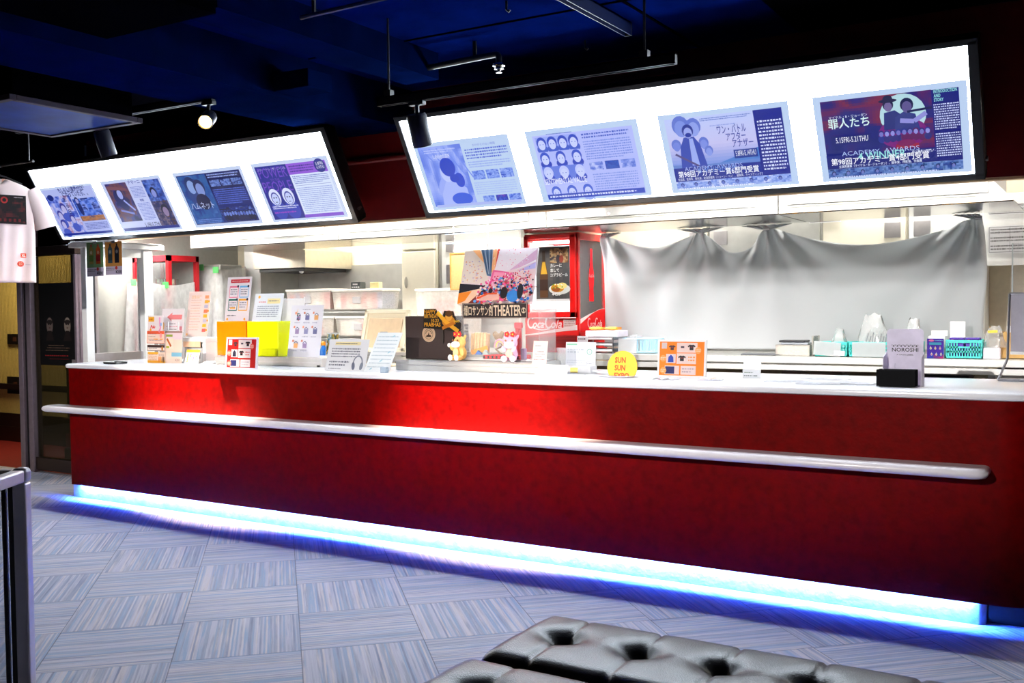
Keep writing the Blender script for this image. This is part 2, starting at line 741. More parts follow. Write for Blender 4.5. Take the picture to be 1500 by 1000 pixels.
ce = MB()
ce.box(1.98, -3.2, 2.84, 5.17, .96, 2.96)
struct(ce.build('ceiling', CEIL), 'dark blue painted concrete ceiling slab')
cl_ = MB()  # ceiling left of the wide beam, its deep shade put into the colour
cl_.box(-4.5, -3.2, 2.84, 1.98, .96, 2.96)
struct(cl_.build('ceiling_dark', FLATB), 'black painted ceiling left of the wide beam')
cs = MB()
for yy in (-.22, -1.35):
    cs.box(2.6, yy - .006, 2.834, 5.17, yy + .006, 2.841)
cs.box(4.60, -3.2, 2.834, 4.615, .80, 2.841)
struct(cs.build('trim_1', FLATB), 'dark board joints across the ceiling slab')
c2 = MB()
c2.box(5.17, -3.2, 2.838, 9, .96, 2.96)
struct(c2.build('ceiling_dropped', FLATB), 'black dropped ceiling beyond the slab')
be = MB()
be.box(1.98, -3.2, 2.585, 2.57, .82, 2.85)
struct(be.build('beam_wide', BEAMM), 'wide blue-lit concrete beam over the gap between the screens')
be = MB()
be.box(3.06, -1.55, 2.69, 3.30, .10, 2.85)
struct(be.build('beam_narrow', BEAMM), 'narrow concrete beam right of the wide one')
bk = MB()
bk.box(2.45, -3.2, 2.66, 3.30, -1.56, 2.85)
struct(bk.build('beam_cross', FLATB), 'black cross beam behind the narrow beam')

# bulkhead over the counter: straight run then a curve at the right end
def plan(y0, R, xe, yend, n=14):
    P = [(-.9, y0), (xe, y0)]
    for k in range(1, n + 1):
        a = pi / 2 * k / n
        P.append((xe + R * sin(a), y0 + R * (1 - cos(a))))
    P.append((xe + R, yend))
    return P


wf = MB()
PO, PI = plan(.82, .8, 6.05, 2.5), plan(.90, .72, 6.05, 2.5)
pts = [(x, y, 1.992) for x, y in PO] + [(x, y, 1.992) for x, y in PI[::-1]]
wf.prism(pts, (0, 0, .86))
struct(wf.build('wall_front', DARKWALL, smooth=True), 'dark red bulkhead wall above the counter')
tr = MB()
A0 = [(x, y - .028) for x, y in PO[:2]]
tr.tube([(-.9, .82, 2.41), (6.05, .82, 2.41)], .022, 12)
struct(tr.build('trim_2', DARKWALL, smooth=True), 'red half-round moulding along the bulkhead')
ut = MB()
P2, P3 = plan(.83, .79, 6.05, 2.5), plan(.89, .73, 6.05, 2.5)
ut.prism([(x, y, 1.979) for x, y in P2] + [(x, y, 1.979) for x, y in P3[::-1]], (0, 0, .013))
struct(ut.build('trim_3', mat('tan_board', (205, 170, 130), .6)), 'tan board closing the underside of the bulkhead')

# kitchen shell
wb = MB()
wb.box(-.9, 2.46, 0, 9, 2.6, 2.45)
struct(wb.build('wall_back', mat('kitchen_wall', (232, 222, 198), .5, var=.02)), 'cream back wall of the kitchen')
ws = MB()
ws.box(-.02, 2.44, .9, 1.22, 2.459, 1.78)
struct(ws.build('wall_back_lining', STEEL), 'stainless lining on the back wall under the hood')
ws = MB()
ws.box(-.22, 1.95, .0, -.02, 2.459, 2.36)
struct(ws.build('wall_left', STEEL), 'stainless column in the left corner of the kitchen')
ws = MB()
ws.box(4.9, 2.44, .9, 8.5, 2.459, 1.62)
struct(ws.build('wall_back_splash', mat('beige_steel', (206, 194, 172), .4, var=.05)), 'beige metal splashback at the right of the kitchen')
kc = MB()
kc.box(-.9, .91, 2.38, 9, 2.6, 2.45)
struct(kc.build('ceiling_kitchen', WHITEP), 'white kitchen ceiling')
wr = MB()
wr.box(8.4, .6, 0, 8.5, 2.6, 2.45)
struct(wr.build('wall_right', CREAM), 'cream right wall of the kitchen')

# kitchen ceiling lamps (hidden from the lobby by the bulkhead)
LAMPM = mat('lamp_tube', (255, 250, 235), .5, emit=6)
for i, (kx, ky) in enumerate(KLAMPS):
    t = thing('fluorescent_lamp', 'white fluorescent batten lamp fixed to the kitchen side of the red bulkhead', 'lamp', (kx, ky, 2.04), group='kitchen batten lamps')
    hl = .6 if kx > 0 else .26
    MB().box(-hl, -.06, -.01, hl, .0, .05, .005).build('housing', WHITEP, t)
    MB().cyl((-hl + .03, -.03, -.022), (hl - .03, -.03, -.022), .011, n=12).build('tube', LAMPM, t)

for kx, ky in KLAMPS_BACK:
    t = thing('fluorescent_lamp', 'white fluorescent lamp on the kitchen ceiling behind the overhead cabinets', 'lamp', (kx, ky, 2.378), group='kitchen ceiling lamps')
    MB().box(-.6, -.09, -.022, .6, .09, 0, .005).build('housing', WHITEP, t)
    MB().cyl((-.57, .075, -.02), (.57, .075, -.02), .013, n=12).build('tube', LAMPM, t)

# corridor and glass partition at the left
wl = MB()
wl.box(-4.4, 1.72, .16, -.9, 1.8, 2.45)
struct(wl.build('wall_corridor', mat('yellow_ribbed_wall', (205, 186, 116), .6, var=.08, scale=40, bump=.3)), 'yellow ribbed wall of the corridor')
bb = MB()
bb.box(-4.4, 1.69, 0, -.9, 1.8, .16)
struct(bb.build('baseboard_corridor', mat('dark_wood', (38, 22, 18), .4)), 'dark baseboard in the corridor')
ib = MB()
for k in range(136):
    x0 = -4.3 + k * .025
    ib.box(x0, 1.716, .62, x0 + .010, 1.7215, 2.4)
struct(ib.build('wall_corridor_ribs', MATS['yellow_ribbed_wall']), 'fine upright ribs on the yellow wall')
dl = MB()
dl.box(-4.4, 1.68, .56, -.9, 1.72, .62)
dl.box(-4.4, 1.7, .16, -.9, 1.722, .30)
struct(dl.build('trim_4', MATS['dark_wood']), 'dark dado strip on the corridor wall')
cc = MB()
cc.box(-4.5, .62, 2.45, -.9, 2.6, 2.6)
struct(cc.build('ceiling_corridor', mat('bronze_ceiling', (84, 62, 34), .25, .5, var=.1)), 'dark bronze corridor ceiling')
cw = MB()
cw.box(-.9, .64, 0, -.84, 2.46, 2.45)
struct(cw.build('wall_partition', mat('grey_wall', (170, 170, 164), .5, var=.04)), 'grey side wall between corridor and kitchen')
wh = MB()
wh.box(-4.5, .55, 2.2, -1.10, .64, 2.84)
struct(wh.build('wall_lintel', FLATB), 'black lintel over the glass partition')
wx = MB()
wx.box(-1.6, .72, 1.9, -.9, .80, 2.84)
struct(wx.build('wall_lintel_side', FLATB), 'black panel above the glass behind the light box')

cl = bpy.data.lights.new('corridor_lamp_light', 'AREA')
cl.size, cl.energy, cl.color = .5, 32, (1.0, .78, .42)
clo = bpy.data.objects.new('corridor_lamp_light', cl)
C.objects.link(clo)
clo.location = (-2.6, 1.15, 2.40)
t = thing('ceiling_lamp', 'warm round ceiling lamp in the corridor behind the glass', 'lamp', (-2.6, 1.15, 2.45))
MB().cyl((0, 0, -.03), (0, 0, 0), .12).build('housing', WHITEP, t)
MB().cyl((0, 0, -.036), (0, 0, -.03), .10).build('diffuser', mat('warm_glow', (255, 220, 150), .5, emit=8), t)

# glass partition frame
FRM = mat('bronze_frame', (142, 126, 136), .35, .55, var=.08)
t = thing('door_frame', 'tall brushed metal post pair framing the glass beside the counter', 'door frame', (-1.44, .6, 0))
MB().box(-.10, -.045, 0, -.035, .045, 2.2, .004).build('post', FRM, t)
MB().box(.025, -.045, 0, .09, .045, 2.2, .004).build('post', FRM, t)
MB().box(-.035, -.02, 0, .025, .02, 2.2).build('gap', BLACKM, t)
t = thing('glass_partition', 'tall dark glass panel in a metal frame behind the counter end', 'glass panel', (-.85, .6, 0))
GPR = at(116, 450, y=.6).x + .85
MB().box(-.5, -.03, .02, GPR, .03, .13, .004).build('bottom_rail', mat('bronze_rail', (58, 44, 40), .3, .7), t)
MB().box(-.5, -.03, 1.86, GPR, .03, 1.94, .004).build('top_rail', MATS['bronze_rail'], t)
MB().box(GPR - .03, -.03, .13, GPR, .03, 1.86, .004).build('side_rail', FRM, t)
MB().box(-.5, -.004, .13, GPR, .004, 1.86).build('pane', clear_mat('dark_glass', (40, 38, 22), gloss=.15, opac=.30, rough=.03), t)
t = thing('side_cabinet', 'low dark wood and red cabinet behind the glass panel', 'cabinet', (-.95, 1.1, 0))
MB().box(-.75, -.02, 0, .09, .3, .12, .01).build('base', MATS['dark_wood'], t)
MB().box(-.75, 0, .12, .09, .3, .26, .004).build('red_panel', mat('dull_red', (140, 16, 18), .5), t)
MB().box(-.75, -.03, .26, .09, .3, .40, .01).build('top_rail', mat('brown_wood', (74, 40, 26), .35), t)
MB().box(-.75, .02, .40, .09, .3, .92, .01).build('upper_panel', mat('olive_panel', (96, 98, 66), .55, var=.05), t)

# ------------------------------------------------------------------ service counter
ctr = thing('service_counter', 'long red cinema service counter with a white top and pale handrail', 'counter', (0, 0, 0))


def outline(xl, yf, R, xr, yb, rl=.02, n=12):
    """counter plan: left end, front edge yf, corner radius R at the right, back edge yb"""
    P = [(xl, yb), (xl, yf + rl)]
    for k in range(1, 6):
        a = pi / 2 * k / 6
        P.append((xl + rl * (1 - cos(a)), yf + rl * (1 - sin(a))))
    P.append((xl + rl, yf))
    for k in range(n + 1):
        a = pi / 2 * k / n
        P.append((xr - R + R * sin(a), yf + R * (1 - cos(a))))
    P.append((xr, yb))
    return P


oo = outline(.035, -.06, .24, 6.46, .60)
ii = outline(.075, -.03, .21, 6.43, .60)
b = MB()
b.prism([(x, y, .108) for x, y in oo] + [(x, y, .108) for x, y in ii[::-1]], (0, 0, .857))
b.build('front_panel', RED, ctr, smooth=True)
b = MB()
b.prism([(x, y, .172) for x, y in outline(.06, -.028, .2, 6.42, .6)], (0, 0, .79))
b.build('carcass', BLACKM, ctr)
# plinth, rough painted plaster
PL = mat('rough_white_plaster', (205, 210, 222), .8, var=.25, scale=14, bump=.9, bscale=45)
b = MB()
b.prism([(x, y, 0.0) for x, y in outline(-.03, 0.0, .03, 6.175, .55)], (0, 0, .17))
b.build('plinth', PL, ctr)
b = MB()
b.box(6.18, .06, 0, 6.40, .55, .17)
b.build('dark_plinth', BLACKM, ctr)
# white top, bullnosed
sl = outline(.0, -.076, .255, 6.476, .76, rl=.05)
b = MB()
prof = [(.012, .9655), (.003, .9705), (0, .979), (0, .988), (.003, .995), (.012, 1.0)]
rows = []
cx = 3.2
for ins, z in prof:
    q = outline(.0 + ins, -.076 + ins, .255 - ins, 6.476 - ins, .76, rl=.05 - ins * .5)
    rows.append([b.b.verts.new((x, y, z)) for x, y in q])
for A, B in zip(rows, rows[1:]):
    for k in range(len(A)):
        b.b.faces.new((A[k], A[(k + 1) % len(A)], B[(k + 1) % len(A)], B[k]))
b.b.faces.new(rows[0][::-1])
b.b.faces.new(rows[-1])
b.build('countertop', SLABM, ctr, smooth=True)
# handrail shelf
rl = MB()
RX0, RX1, RY0, RY1, RZ0, RZ1 = -.11, 6.20, -.205, -.058, .652, .696


def railpts(ins, z):
    P = []
    r = .05
    for k in range(7):
        a = pi / 2 * k / 6
        P.append((RX0 + ins + r * (1 - cos(a)), RY0 + ins + r * (1 - sin(a)), z))
    for k in range(7):
        a = pi / 2 * k / 6
        P.append((RX1 - ins - r * (1 - sin(a)), RY0 + ins + r * (1 - cos(a)), z))
    P.append((RX1 - ins, RY1, z))
    P.append((RX0 + ins, RY1, z))
    return P


rows = [[rl.b.verts.new(p) for p in railpts(ins, z)] for ins, z in
        ((.022, RZ0), (.010, RZ0 + .004), (.002, RZ0 + .014), (0, RZ0 + .022), (.002, RZ1 - .014), (.010, RZ1 - .004), (.022, RZ1))]
for A, B in zip(rows, rows[1:]):
    for k in range(len(A)):
        rl.b.faces.new((A[k], A[(k + 1) % len(A)], B[(k + 1) % len(A)], B[k]))
rl.b.faces.new(rows[0][::-1])
rl.b.faces.new(rows[-1])
rl.build('handrail', mat('pale_lacquer', (214, 208, 212), .3, var=.03, coat=.3), ctr, smooth=True)
LED = bpy.data.materials.new('blue_led')
LED.use_nodes = True
_b = LED.node_tree.nodes['Principled BSDF']
_b.inputs['Emission Color'].default_value = (.033, .135, 1.0, 1)
_b.inputs['Emission Strength'].default_value = LED_POWER
MB().box(.06, -.024, .126, 6.12, -.008, .134).build('light_strip', LED, ctr)

# ------------------------------------------------------------------ tilted light boxes
DY, DZ = .329, .589
SH = sqrt(DY ** 2 + DZ ** 2)
TILT = math.atan2(DY, DZ)
LBY, LBZ = .66, 1.969
GLOW = bpy.data.materials.new('screen_glow')
GLOW.use_nodes = True
_nt = GLOW.node_tree
_b = _nt.nodes['Principled BSDF']
_b.inputs['Base Color'].default_value = (.6, .6, .6, 1)
_b.inputs['Emission Color'].default_value = (.80, .90, 1.0, 1)
_b.inputs['Emission Strength'].default_value = SCREEN_POWER


def light_box(label, x0, x1):
    """origin at the lower left outer corner; local z runs up the tilted face"""
    t = thing('menu_light_box', label, 'light box', (x0, LBY, LBZ), (TILT, 0, 0))
    W = x1 - x0
    fr = MB()
    e = .034
    fr.box(0, -.012, 0, W, .085, e, .004)
    fr.box(0, -.012, SH - .02, W, .085, SH + .012, .004)
    fr.box(0, -.012, 0, .034, .085, SH, .004)
    fr.box(W - .046, -.012, 0, W, .085, SH, .004)
    fr.build('frame', BLACKS, t)
    MB().box(.03, 0, .03, W - .04, .012, SH - .015).build('glowing_panel', GLOW, t)
    MB().box(.01, .06, .01, W - .01, .10, SH - .005).build('back_cover', BLACKM, t)
    for f in (.12, .5, .88):
        MB().box(W * f - .02, .1, SH - .25, W * f + .02, .47, SH - .21, rot=Matrix.Rotation(-TILT, 3, 'X'), piv=(W * f, .1, SH - .23)).build('bracket', BLACKM, t)
    bo = MB()
    bo.cyl((W + .0, .035, .085), (W + .012, .035, .085), .011, n=10)
    bo.cyl((W + .0, .055, .085), (W + .010, .055, .085), .008, n=10)
    bo.build('catch', STEELD, t)
    return t


light_box('long tilted black light box with four posters, above the hanging drink cards', -1.024, 2.229)
light_box('long tilted black light box with four posters, above the white cloth', 2.795, 6.100)
PB = []


def poster(label, x0, x1, v0, v1, art, bg=(196, 210, 240)):
    o = thing('film_poster', label, 'poster',
              (((x0 + x1) / 2), LBY - DY / SH * v0 - .010 * .873, LBZ + DZ / SH * v0 - .010 * .488), (TILT, 0, 0), 'backlit posters')
    wd, h = x1 - x0, v1 - v0
    A = Art(wd, h, -.0012, bg)
    MB().box(-wd / 2, -.001, 0, wd / 2, .0, h).build('sheet', mat('poster_film', (170, 185, 215), .4), o)
    art(A)
    A.build('print', BACKLIT, o)
    del o['group']
    return o


def cloudy(seed, cols, sc=5):
    return blotch(seed, cols, sc)


def body_lines(A, x0, y0, x1, y1, n, col):
    A.dashes(x0, y0, x1, y1, n, col, fill=.6)


def crowd(A, x0, x1, y, r, cols, hairs, n):
    for k in range(n):
        x = x0 + (x1 - x0) * (k + .5) / n
        yy = y + random.uniform(-.3, .3) * r
        A.ell(x, yy - r * 2.0, r * 1.25, r * 1.5, random.choice(hairs), 12)
        A.head(x, yy, r, random.choice(cols), random.choice(hairs))


BL = {'w': (226, 232, 252), 'l': (178, 190, 240), 'm': (96, 120, 214), 'd': (28, 52, 168), 'n': (8, 18, 92), 'k': (4, 8, 40)}


def p1(A):
    H = A.H
    A.rect(3, 3, 97, H - 3, (172, 182, 236))
    A.photo(4, 5, 50, H * .82, cloudy(3, [(40, 62, 170), (120, 140, 228), (196, 190, 232), (150, 110, 150)], 6), 26, 24)
    A.ell(13, H * .80, 6, 4, (20, 36, 120))
    A.text('もしも徳川家康が総理', 34, H * .87, 7, (22, 36, 118), width=50, bold=.03)
    A.text('になっていたら、、', 38, H * .78, 7, (22, 36, 118), width=48, bold=.03)
    for k, ch in enumerate('ある日'):
        A.text(ch, 35, H * .70 - k * 8, 6, (22, 36, 118), bold=.03)
    for x, y, r in ((16, 30, 5), (28, 38, 6), (36, 24, 5), (14, 18, 5)):
        A.head(x, y, r, (178, 176, 226), (60, 60, 150))
        A.ell(x, y - 11, r * 1.4, 6, (70, 88, 190))
    A.photo(52, H * .40, 96, H * .74, cloudy(4, [(26, 52, 150), (70, 110, 214), (130, 150, 230), (24, 40, 120)], 5), 26, 14)
    A.photo(52, H * .30, 96, H * .40, cloudy(5, [(150, 96, 60), (180, 120, 80), (80, 70, 110)], 7), 22, 5)
    A.ell(60, H * .56, 4, 10, (26, 40, 110))
    A.head(60, H * .70, 3.5, (150, 150, 214), (20, 30, 80))
    body_lines(A, 54, H * .13, 96, H * .27, 5, (40, 60, 170))
    A.rect(4, 3, 97, 6, (30, 48, 150))


def p2(A):
    H = A.H
    A.rect(3, 3, 97, H - 3, (190, 198, 240))
    A.photo(6, H * .22, 42, H - 4, cloudy(13, [(14, 22, 80), (50, 50, 130), (110, 62, 70), (20, 24, 90)], 4), 22, 24)
    A.ell(22, H * .62, 9, 13, (24, 30, 96), rot=25)
    A.head(24, H * .74, 6, (150, 160, 225), (24, 26, 70))
    A.line([(14, H * .44), (34, H * .36)], 2.4, (120, 130, 205))
    A.line([(26, H * .62), (38, H * .42)], 2.4, (150, 160, 230))
    A.poly([(8, H * .9), (38, H * .84), (40, H * .78), (8, H * .84)], (118, 74, 86))
    A.text('ドマーニ', 56, H * .89, 4.5, (36, 56, 160), align='c', bold=.02)
    body_lines(A, 46, H * .64, 66, H * .85, 8, (90, 110, 200))
    A.text('物語', 56, H * .57, 3.2, (36, 56, 160), align='c', bold=.02)
    body_lines(A, 46, H * .22, 66, H * .55, 12, (96, 114, 205))
    A.photo(69, H * .55, 96, H - 4, cloudy(15, [(12, 30, 110), (40, 80, 180), (90, 120, 205), (20, 40, 120)], 4), 16, 14)
    A.photo(69, H * .1, 96, H * .55, cloudy(16, [(40, 36, 80), (120, 100, 120), (20, 30, 100), (90, 60, 50)], 5), 16, 16)
    A.head(80, H * .7, 5, (130, 140, 210), (16, 20, 60))
    A.head(86, H * .36, 6, (140, 120, 160), (20, 20, 50))
    A.text('5.1FRI-5.7THU', 56, H * .10, 5, (20, 30, 90), width=26, align='c', bold=.01)
    A.rect(4, 3, 97, 6.5, (36, 50, 140))


def p3(A):
    H = A.H
    A.rect(4, 4, 96, H - 4, (12, 30, 110))
    A.photo(5, 5, 46, H - 5, cloudy(23, [(14, 44, 130), (30, 90, 160), (24, 70, 150), (60, 110, 180)], 5), 24, 26)
    A.ell(24, H * .62, 13, 16, (36, 60, 130))
    A.head(20, H * .74, 8, (130, 156, 214), (20, 40, 100))
    A.head(31, H * .68, 8, (120, 140, 205), (30, 34, 90))
    A.ell(29, H * .46, 10, 9, (16, 20, 70))
    A.text('ハムネット', 25, H * .33, 8, (200, 214, 248), align='c', width=34)
    body_lines(A, 9, H * .07, 44, H * .16, 3, (110, 140, 214))
    A.rect(47, H * .62, 95, H - 5, (8, 18, 82))
    body_lines(A, 49, H * .84, 94, H * .92, 2, (150, 170, 236))
    for k in range(3):
        A.photo(49 + k * 15.5, H * .70, 63 + k * 15.5, H * .81, cloudy(30 + k, [(20, 36, 110), (120, 150, 220), (40, 60, 140)], 4), 10, 7)
    body_lines(A, 49, H * .38, 94, H * .66, 8, (88, 112, 212))
    A.photo(47, 5, 95, H * .33, cloudy(26, [(6, 12, 60), (30, 56, 150), (12, 24, 90), (90, 120, 200)], 8), 30, 12)
    crowd(A, 50, 94, H * .22, 2.4, [(100, 124, 205), (70, 92, 180)], [(8, 14, 60), (16, 24, 80)], 11)


def p4(A):
    H = A.H
    A.rect(4, 3, 96, H - 4, (214, 226, 250))
    A.rect(4, 3, 46, H - 4, (20, 34, 142))
    A.text('パワー・トゥ・ザ・ピープル', 25, H - 9, 3, (220, 228, 252), align='c', width=38)
    A.text('POWER', 25, H * .74, 11, (106, 66, 196), align='c', width=37)
    A.text('TO THE', 25, H * .68, 3, (106, 66, 196), align='c', width=12)
    A.text('PEOPLE', 25, H * .51, 11, (106, 66, 196), align='c', width=38)
    for cx_ in (16, 34):
        A.ell(cx_, 13, 9.5, 10, (40, 60, 180))
        A.ell(cx_, 27, 7.5, 9, (214, 222, 250))
        A.ell(cx_, 25.5, 5.4, 7, (34, 48, 160))
        A.ell(cx_, 25, 4.4, 6, (190, 202, 244))
        A.ell(cx_ - 1.6, 26.5, 1.1, .7, (20, 30, 110), 8)
        A.ell(cx_ + 1.6, 26.5, 1.1, .7, (20, 30, 110), 8)
        A.rect(cx_ - 1.5, 21.4, cx_ + 1.5, 22.1, (20, 30, 110))
    body_lines(A, 8, 14, 43, 18, 2, (226, 232, 252))
    body_lines(A, 8, 9, 43, 12, 1, (150, 60, 190))
    A.rect(46, H * .76, 96, H - 4, (140, 84, 212))
    body_lines(A, 49, H * .79, 80, H * .91, 3, (40, 30, 140))
    A.ell(88, H * .86, 7, 7, (24, 40, 140))
    A.text('5.8FRI', 88, H * .87, 3, (230, 236, 252), align='c', width=9)
    A.text('-5.14THU', 88, H * .81, 3, (230, 236, 252), align='c', width=10)
    body_lines(A, 49, H * .60, 94, H * .74, 5, (90, 110, 200))
    A.rect(49, H * .575, 94, H * .58, (70, 90, 190))
    body_lines(A, 49, H * .12, 94, H * .55, 14, (138, 156, 222))
    A.rect(46, 3, 96, 6.5, (130, 84, 208))


def p5(A):
    H = A.H
    A.photo(4, 4, 50, H - 4, cloudy(43, [(84, 116, 224), (126, 150, 240), (160, 178, 246), (100, 128, 230)], 3), 24, 26)
    for k in range(5):
        A.line([(8 + k * 8, H - 6), (30 + k * 6, H * .45)], 1.2, (110, 138, 236))
    A.ell(27, 19, 13, 14, (150, 168, 244))
    A.poly([(14, 5), (44, 5), (44, 20), (34, 28), (24, 28), (16, 16)], (166, 182, 248))
    A.ell(27, 36, 6.5, 9, (186, 198, 250))
    A.ell(30, 41, 8, 9, (36, 66, 196))
    A.ell(39, 28, 5, 7, (36, 70, 204))
    A.ell(34, 30, 5, 4, (36, 66, 196))
    A.ell(36, 10, 11, 6, (56, 92, 220))
    A.text('しあわせな選択', 27, H * .76, 4, (236, 240, 255), align='c', width=18)
    body_lines(A, 10, H * .84, 44, H * .9, 2, (190, 202, 250))
    A.text('かけがえのない時間', 74, H * .88, 2.4, (100, 124, 214), align='c')
    body_lines(A, 53, H * .70, 96, H * .86, 4, (70, 96, 214))
    body_lines(A, 53, H * .58, 96, H * .68, 3, (140, 164, 236))
    for k in range(3):
        A.photo(54 + k * 14.5, H * .41, 67 + k * 14.5, H * .54, cloudy(50 + k, [(40, 76, 204), (150, 176, 244), (60, 96, 214)], 4), 10, 8)
    body_lines(A, 53, H * .19, 96, H * .38, 6, (160, 184, 240))
    for k in range(3):
        cc_ = [(60, 96, 214), (30, 50, 170), (150, 60, 200)] if k == 1 else [(40, 76, 204), (150, 176, 244), (60, 96, 214)]
        A.photo(58 + k * 13.5, H * .07, 70 + k * 13.5, H * .17, cloudy(60 + k, cc_, 4), 10, 7)
    A.rect(6, 3, 96, 5.5, (170, 184, 240))


def p6(A):
    H = A.H
    A.rect(6, 3, 95, H - 5, (176, 186, 248))
    rows_ = [(H * .80, 4), (H * .60, 3), (H * .40, 3), (H * .13, 3)]
    for r, (yy, n) in enumerate(rows_):
        bg_ = [(150, 166, 240), (170, 182, 246), (96, 122, 222), (180, 190, 248)][r]
        A.rect(8, yy - H * .09, 46, yy + H * .10, bg_)
        for k in range(n):
            x = 13 + k * 32 / (n - 1 if n > 1 else 1) * .92 + (3 if r == 3 else 0)
            A.ell(x, yy - 4.4, 5.2, 4, [(60, 90, 204), (36, 64, 190), (44, 74, 200), (150, 168, 240)][r], 12)
            A.head(x, yy, 4.6, (196, 206, 252), [(40, 70, 196), (48, 80, 204), (186, 196, 250), (70, 100, 214)][r])
            A.ell(x - 1.4, yy, .6, .4, (70, 96, 200), 6)
            A.ell(x + 1.4, yy, .6, .4, (70, 96, 200), 6)
    A.text('SENTIMENTAL VALUE', 27, H * .255, 5, (232, 236, 255), align='c', width=39)
    body_lines(A, 20, H * .92, 44, H * .945, 1, (70, 96, 200))
    body_lines(A, 51, H * .82, 92, H * .90, 2, (60, 88, 204))
    body_lines(A, 51, H * .54, 92, H * .80, 8, (110, 134, 226))
    for k, cc_ in enumerate(([(70, 100, 210), (190, 200, 250)], [(20, 56, 170), (40, 90, 190)], [(80, 110, 214), (180, 190, 248)])):
        A.photo(52 + k * 14, H * .40, 64 + k * 14, H * .51, cloudy(70 + k, cc_, 4), 10, 7)
    body_lines(A, 53, H * .13, 92, H * .36, 7, (124, 146, 230))
    A.rect(7, 3, 95, 7.5, (40, 70, 190))
    body_lines(A, 9, 3.8, 93, 6.8, 1, (214, 222, 252))


def p7(A):
    H = A.H
    A.photo(5, H * .30, 74, H - 4, lambda u, v: mixc(mixc((110, 140, 220), (196, 190, 236), min(1, v * 2.2)), (186, 200, 248), max(0, v * 1.4 - .4)), 20, 16)
    A.poly([(34, H * .30), (74, H * .30), (74, H * .50), (62, H * .44), (48, H * .37)], (74, 124, 205))
    A.poly([(5, H * .30), (74, H * .30), (74, H * .36), (30, H * .34), (5, H * .36)], (96, 130, 205))
    for x, y, r, s_ in ((17, H * .82, 7, (120, 142, 224)), (27, H * .80, 6, (140, 158, 232)), (11, H * .60, 4, (110, 130, 220)), (33, H * .60, 4, (120, 140, 224)), (36, H * .5, 3.4, (130, 150, 228))):
        A.head(x, y, r, s_, (96, 118, 210))
    A.poly([(12, H * .32), (33, H * .32), (30, H * .60), (26, H * .70), (18, H * .70), (14, H * .58)], (46, 70, 176))
    A.poly([(21, H * .34), (27, H * .34), (25, H * .68), (22, H * .68)], (150, 168, 236))
    A.head(22, H * .76, 4.6, (150, 164, 232), (30, 50, 150))
    A.ell(22, H * .725, 2.6, 1.8, (40, 58, 160), 10)
    A.line([(9, H * .50), (26, H * .33)], 1.6, (80, 70, 130))
    body_lines(A, 33, H * .87, 72, H * .915, 2, (90, 116, 205))
    body_lines(A, 40, H * .795, 62, H * .82, 1, (130, 150, 224))
    A.text('ワン・バトル', 45, H * .70, 6.6, (18, 44, 160), width=22, bold=.01)
    A.text('アフター', 51, H * .61, 6.0, (18, 44, 160), width=15, bold=.01)
    A.text('アナザー', 55, H * .52, 6.2, (18, 44, 160), width=16, bold=.01)
    A.rect(55, H * .385, 73, H * .49, (22, 52, 150))
    A.text('5.8FRI-5.14THU', 64, H * .41, 4.2, (240, 244, 255), align='c', width=15.5)
    A.rect(5, H * .145, 95, H * .32, (22, 42, 148))
    A.text('ACADEMY  AWARDS', 37, H * .275, 3.4, (170, 186, 240), align='c', width=46)
    A.text('6 WINNER', 40, H * .24, 4.6, (90, 130, 214), align='c')
    A.text('第98回アカデミー賞6部門受賞', 40, H * .195, 5.6, (240, 244, 255), align='c', width=64, bold=.012)
    A.text('作品賞、監督賞、脚色賞、助演男優賞（ショーン・ペン）、編集賞、キャスティング賞', 41, H * .155, 2.2, (226, 232, 252), align='c', width=68)
    A.rect(74, H * .145, 95, H - 4, (16, 32, 142))
    body_lines(A, 76, H * .20, 94, H * .82, 15, (214, 222, 252))
    for k in range(6):
        A.photo(5 + k * 15, 3, 20 + k * 15, H * .145, cloudy(80 + k, [(70, 104, 205), (170, 190, 245), (110, 140, 224), (206, 214, 250)], 3), 10, 6)
    for k in range(8):
        A.head(10 + k * 11, 6.2, 1.5, (100, 120, 205), (30, 50, 140))
    body_lines(A, 6, 2.2, 70, 4.6, 1, (226, 232, 252))


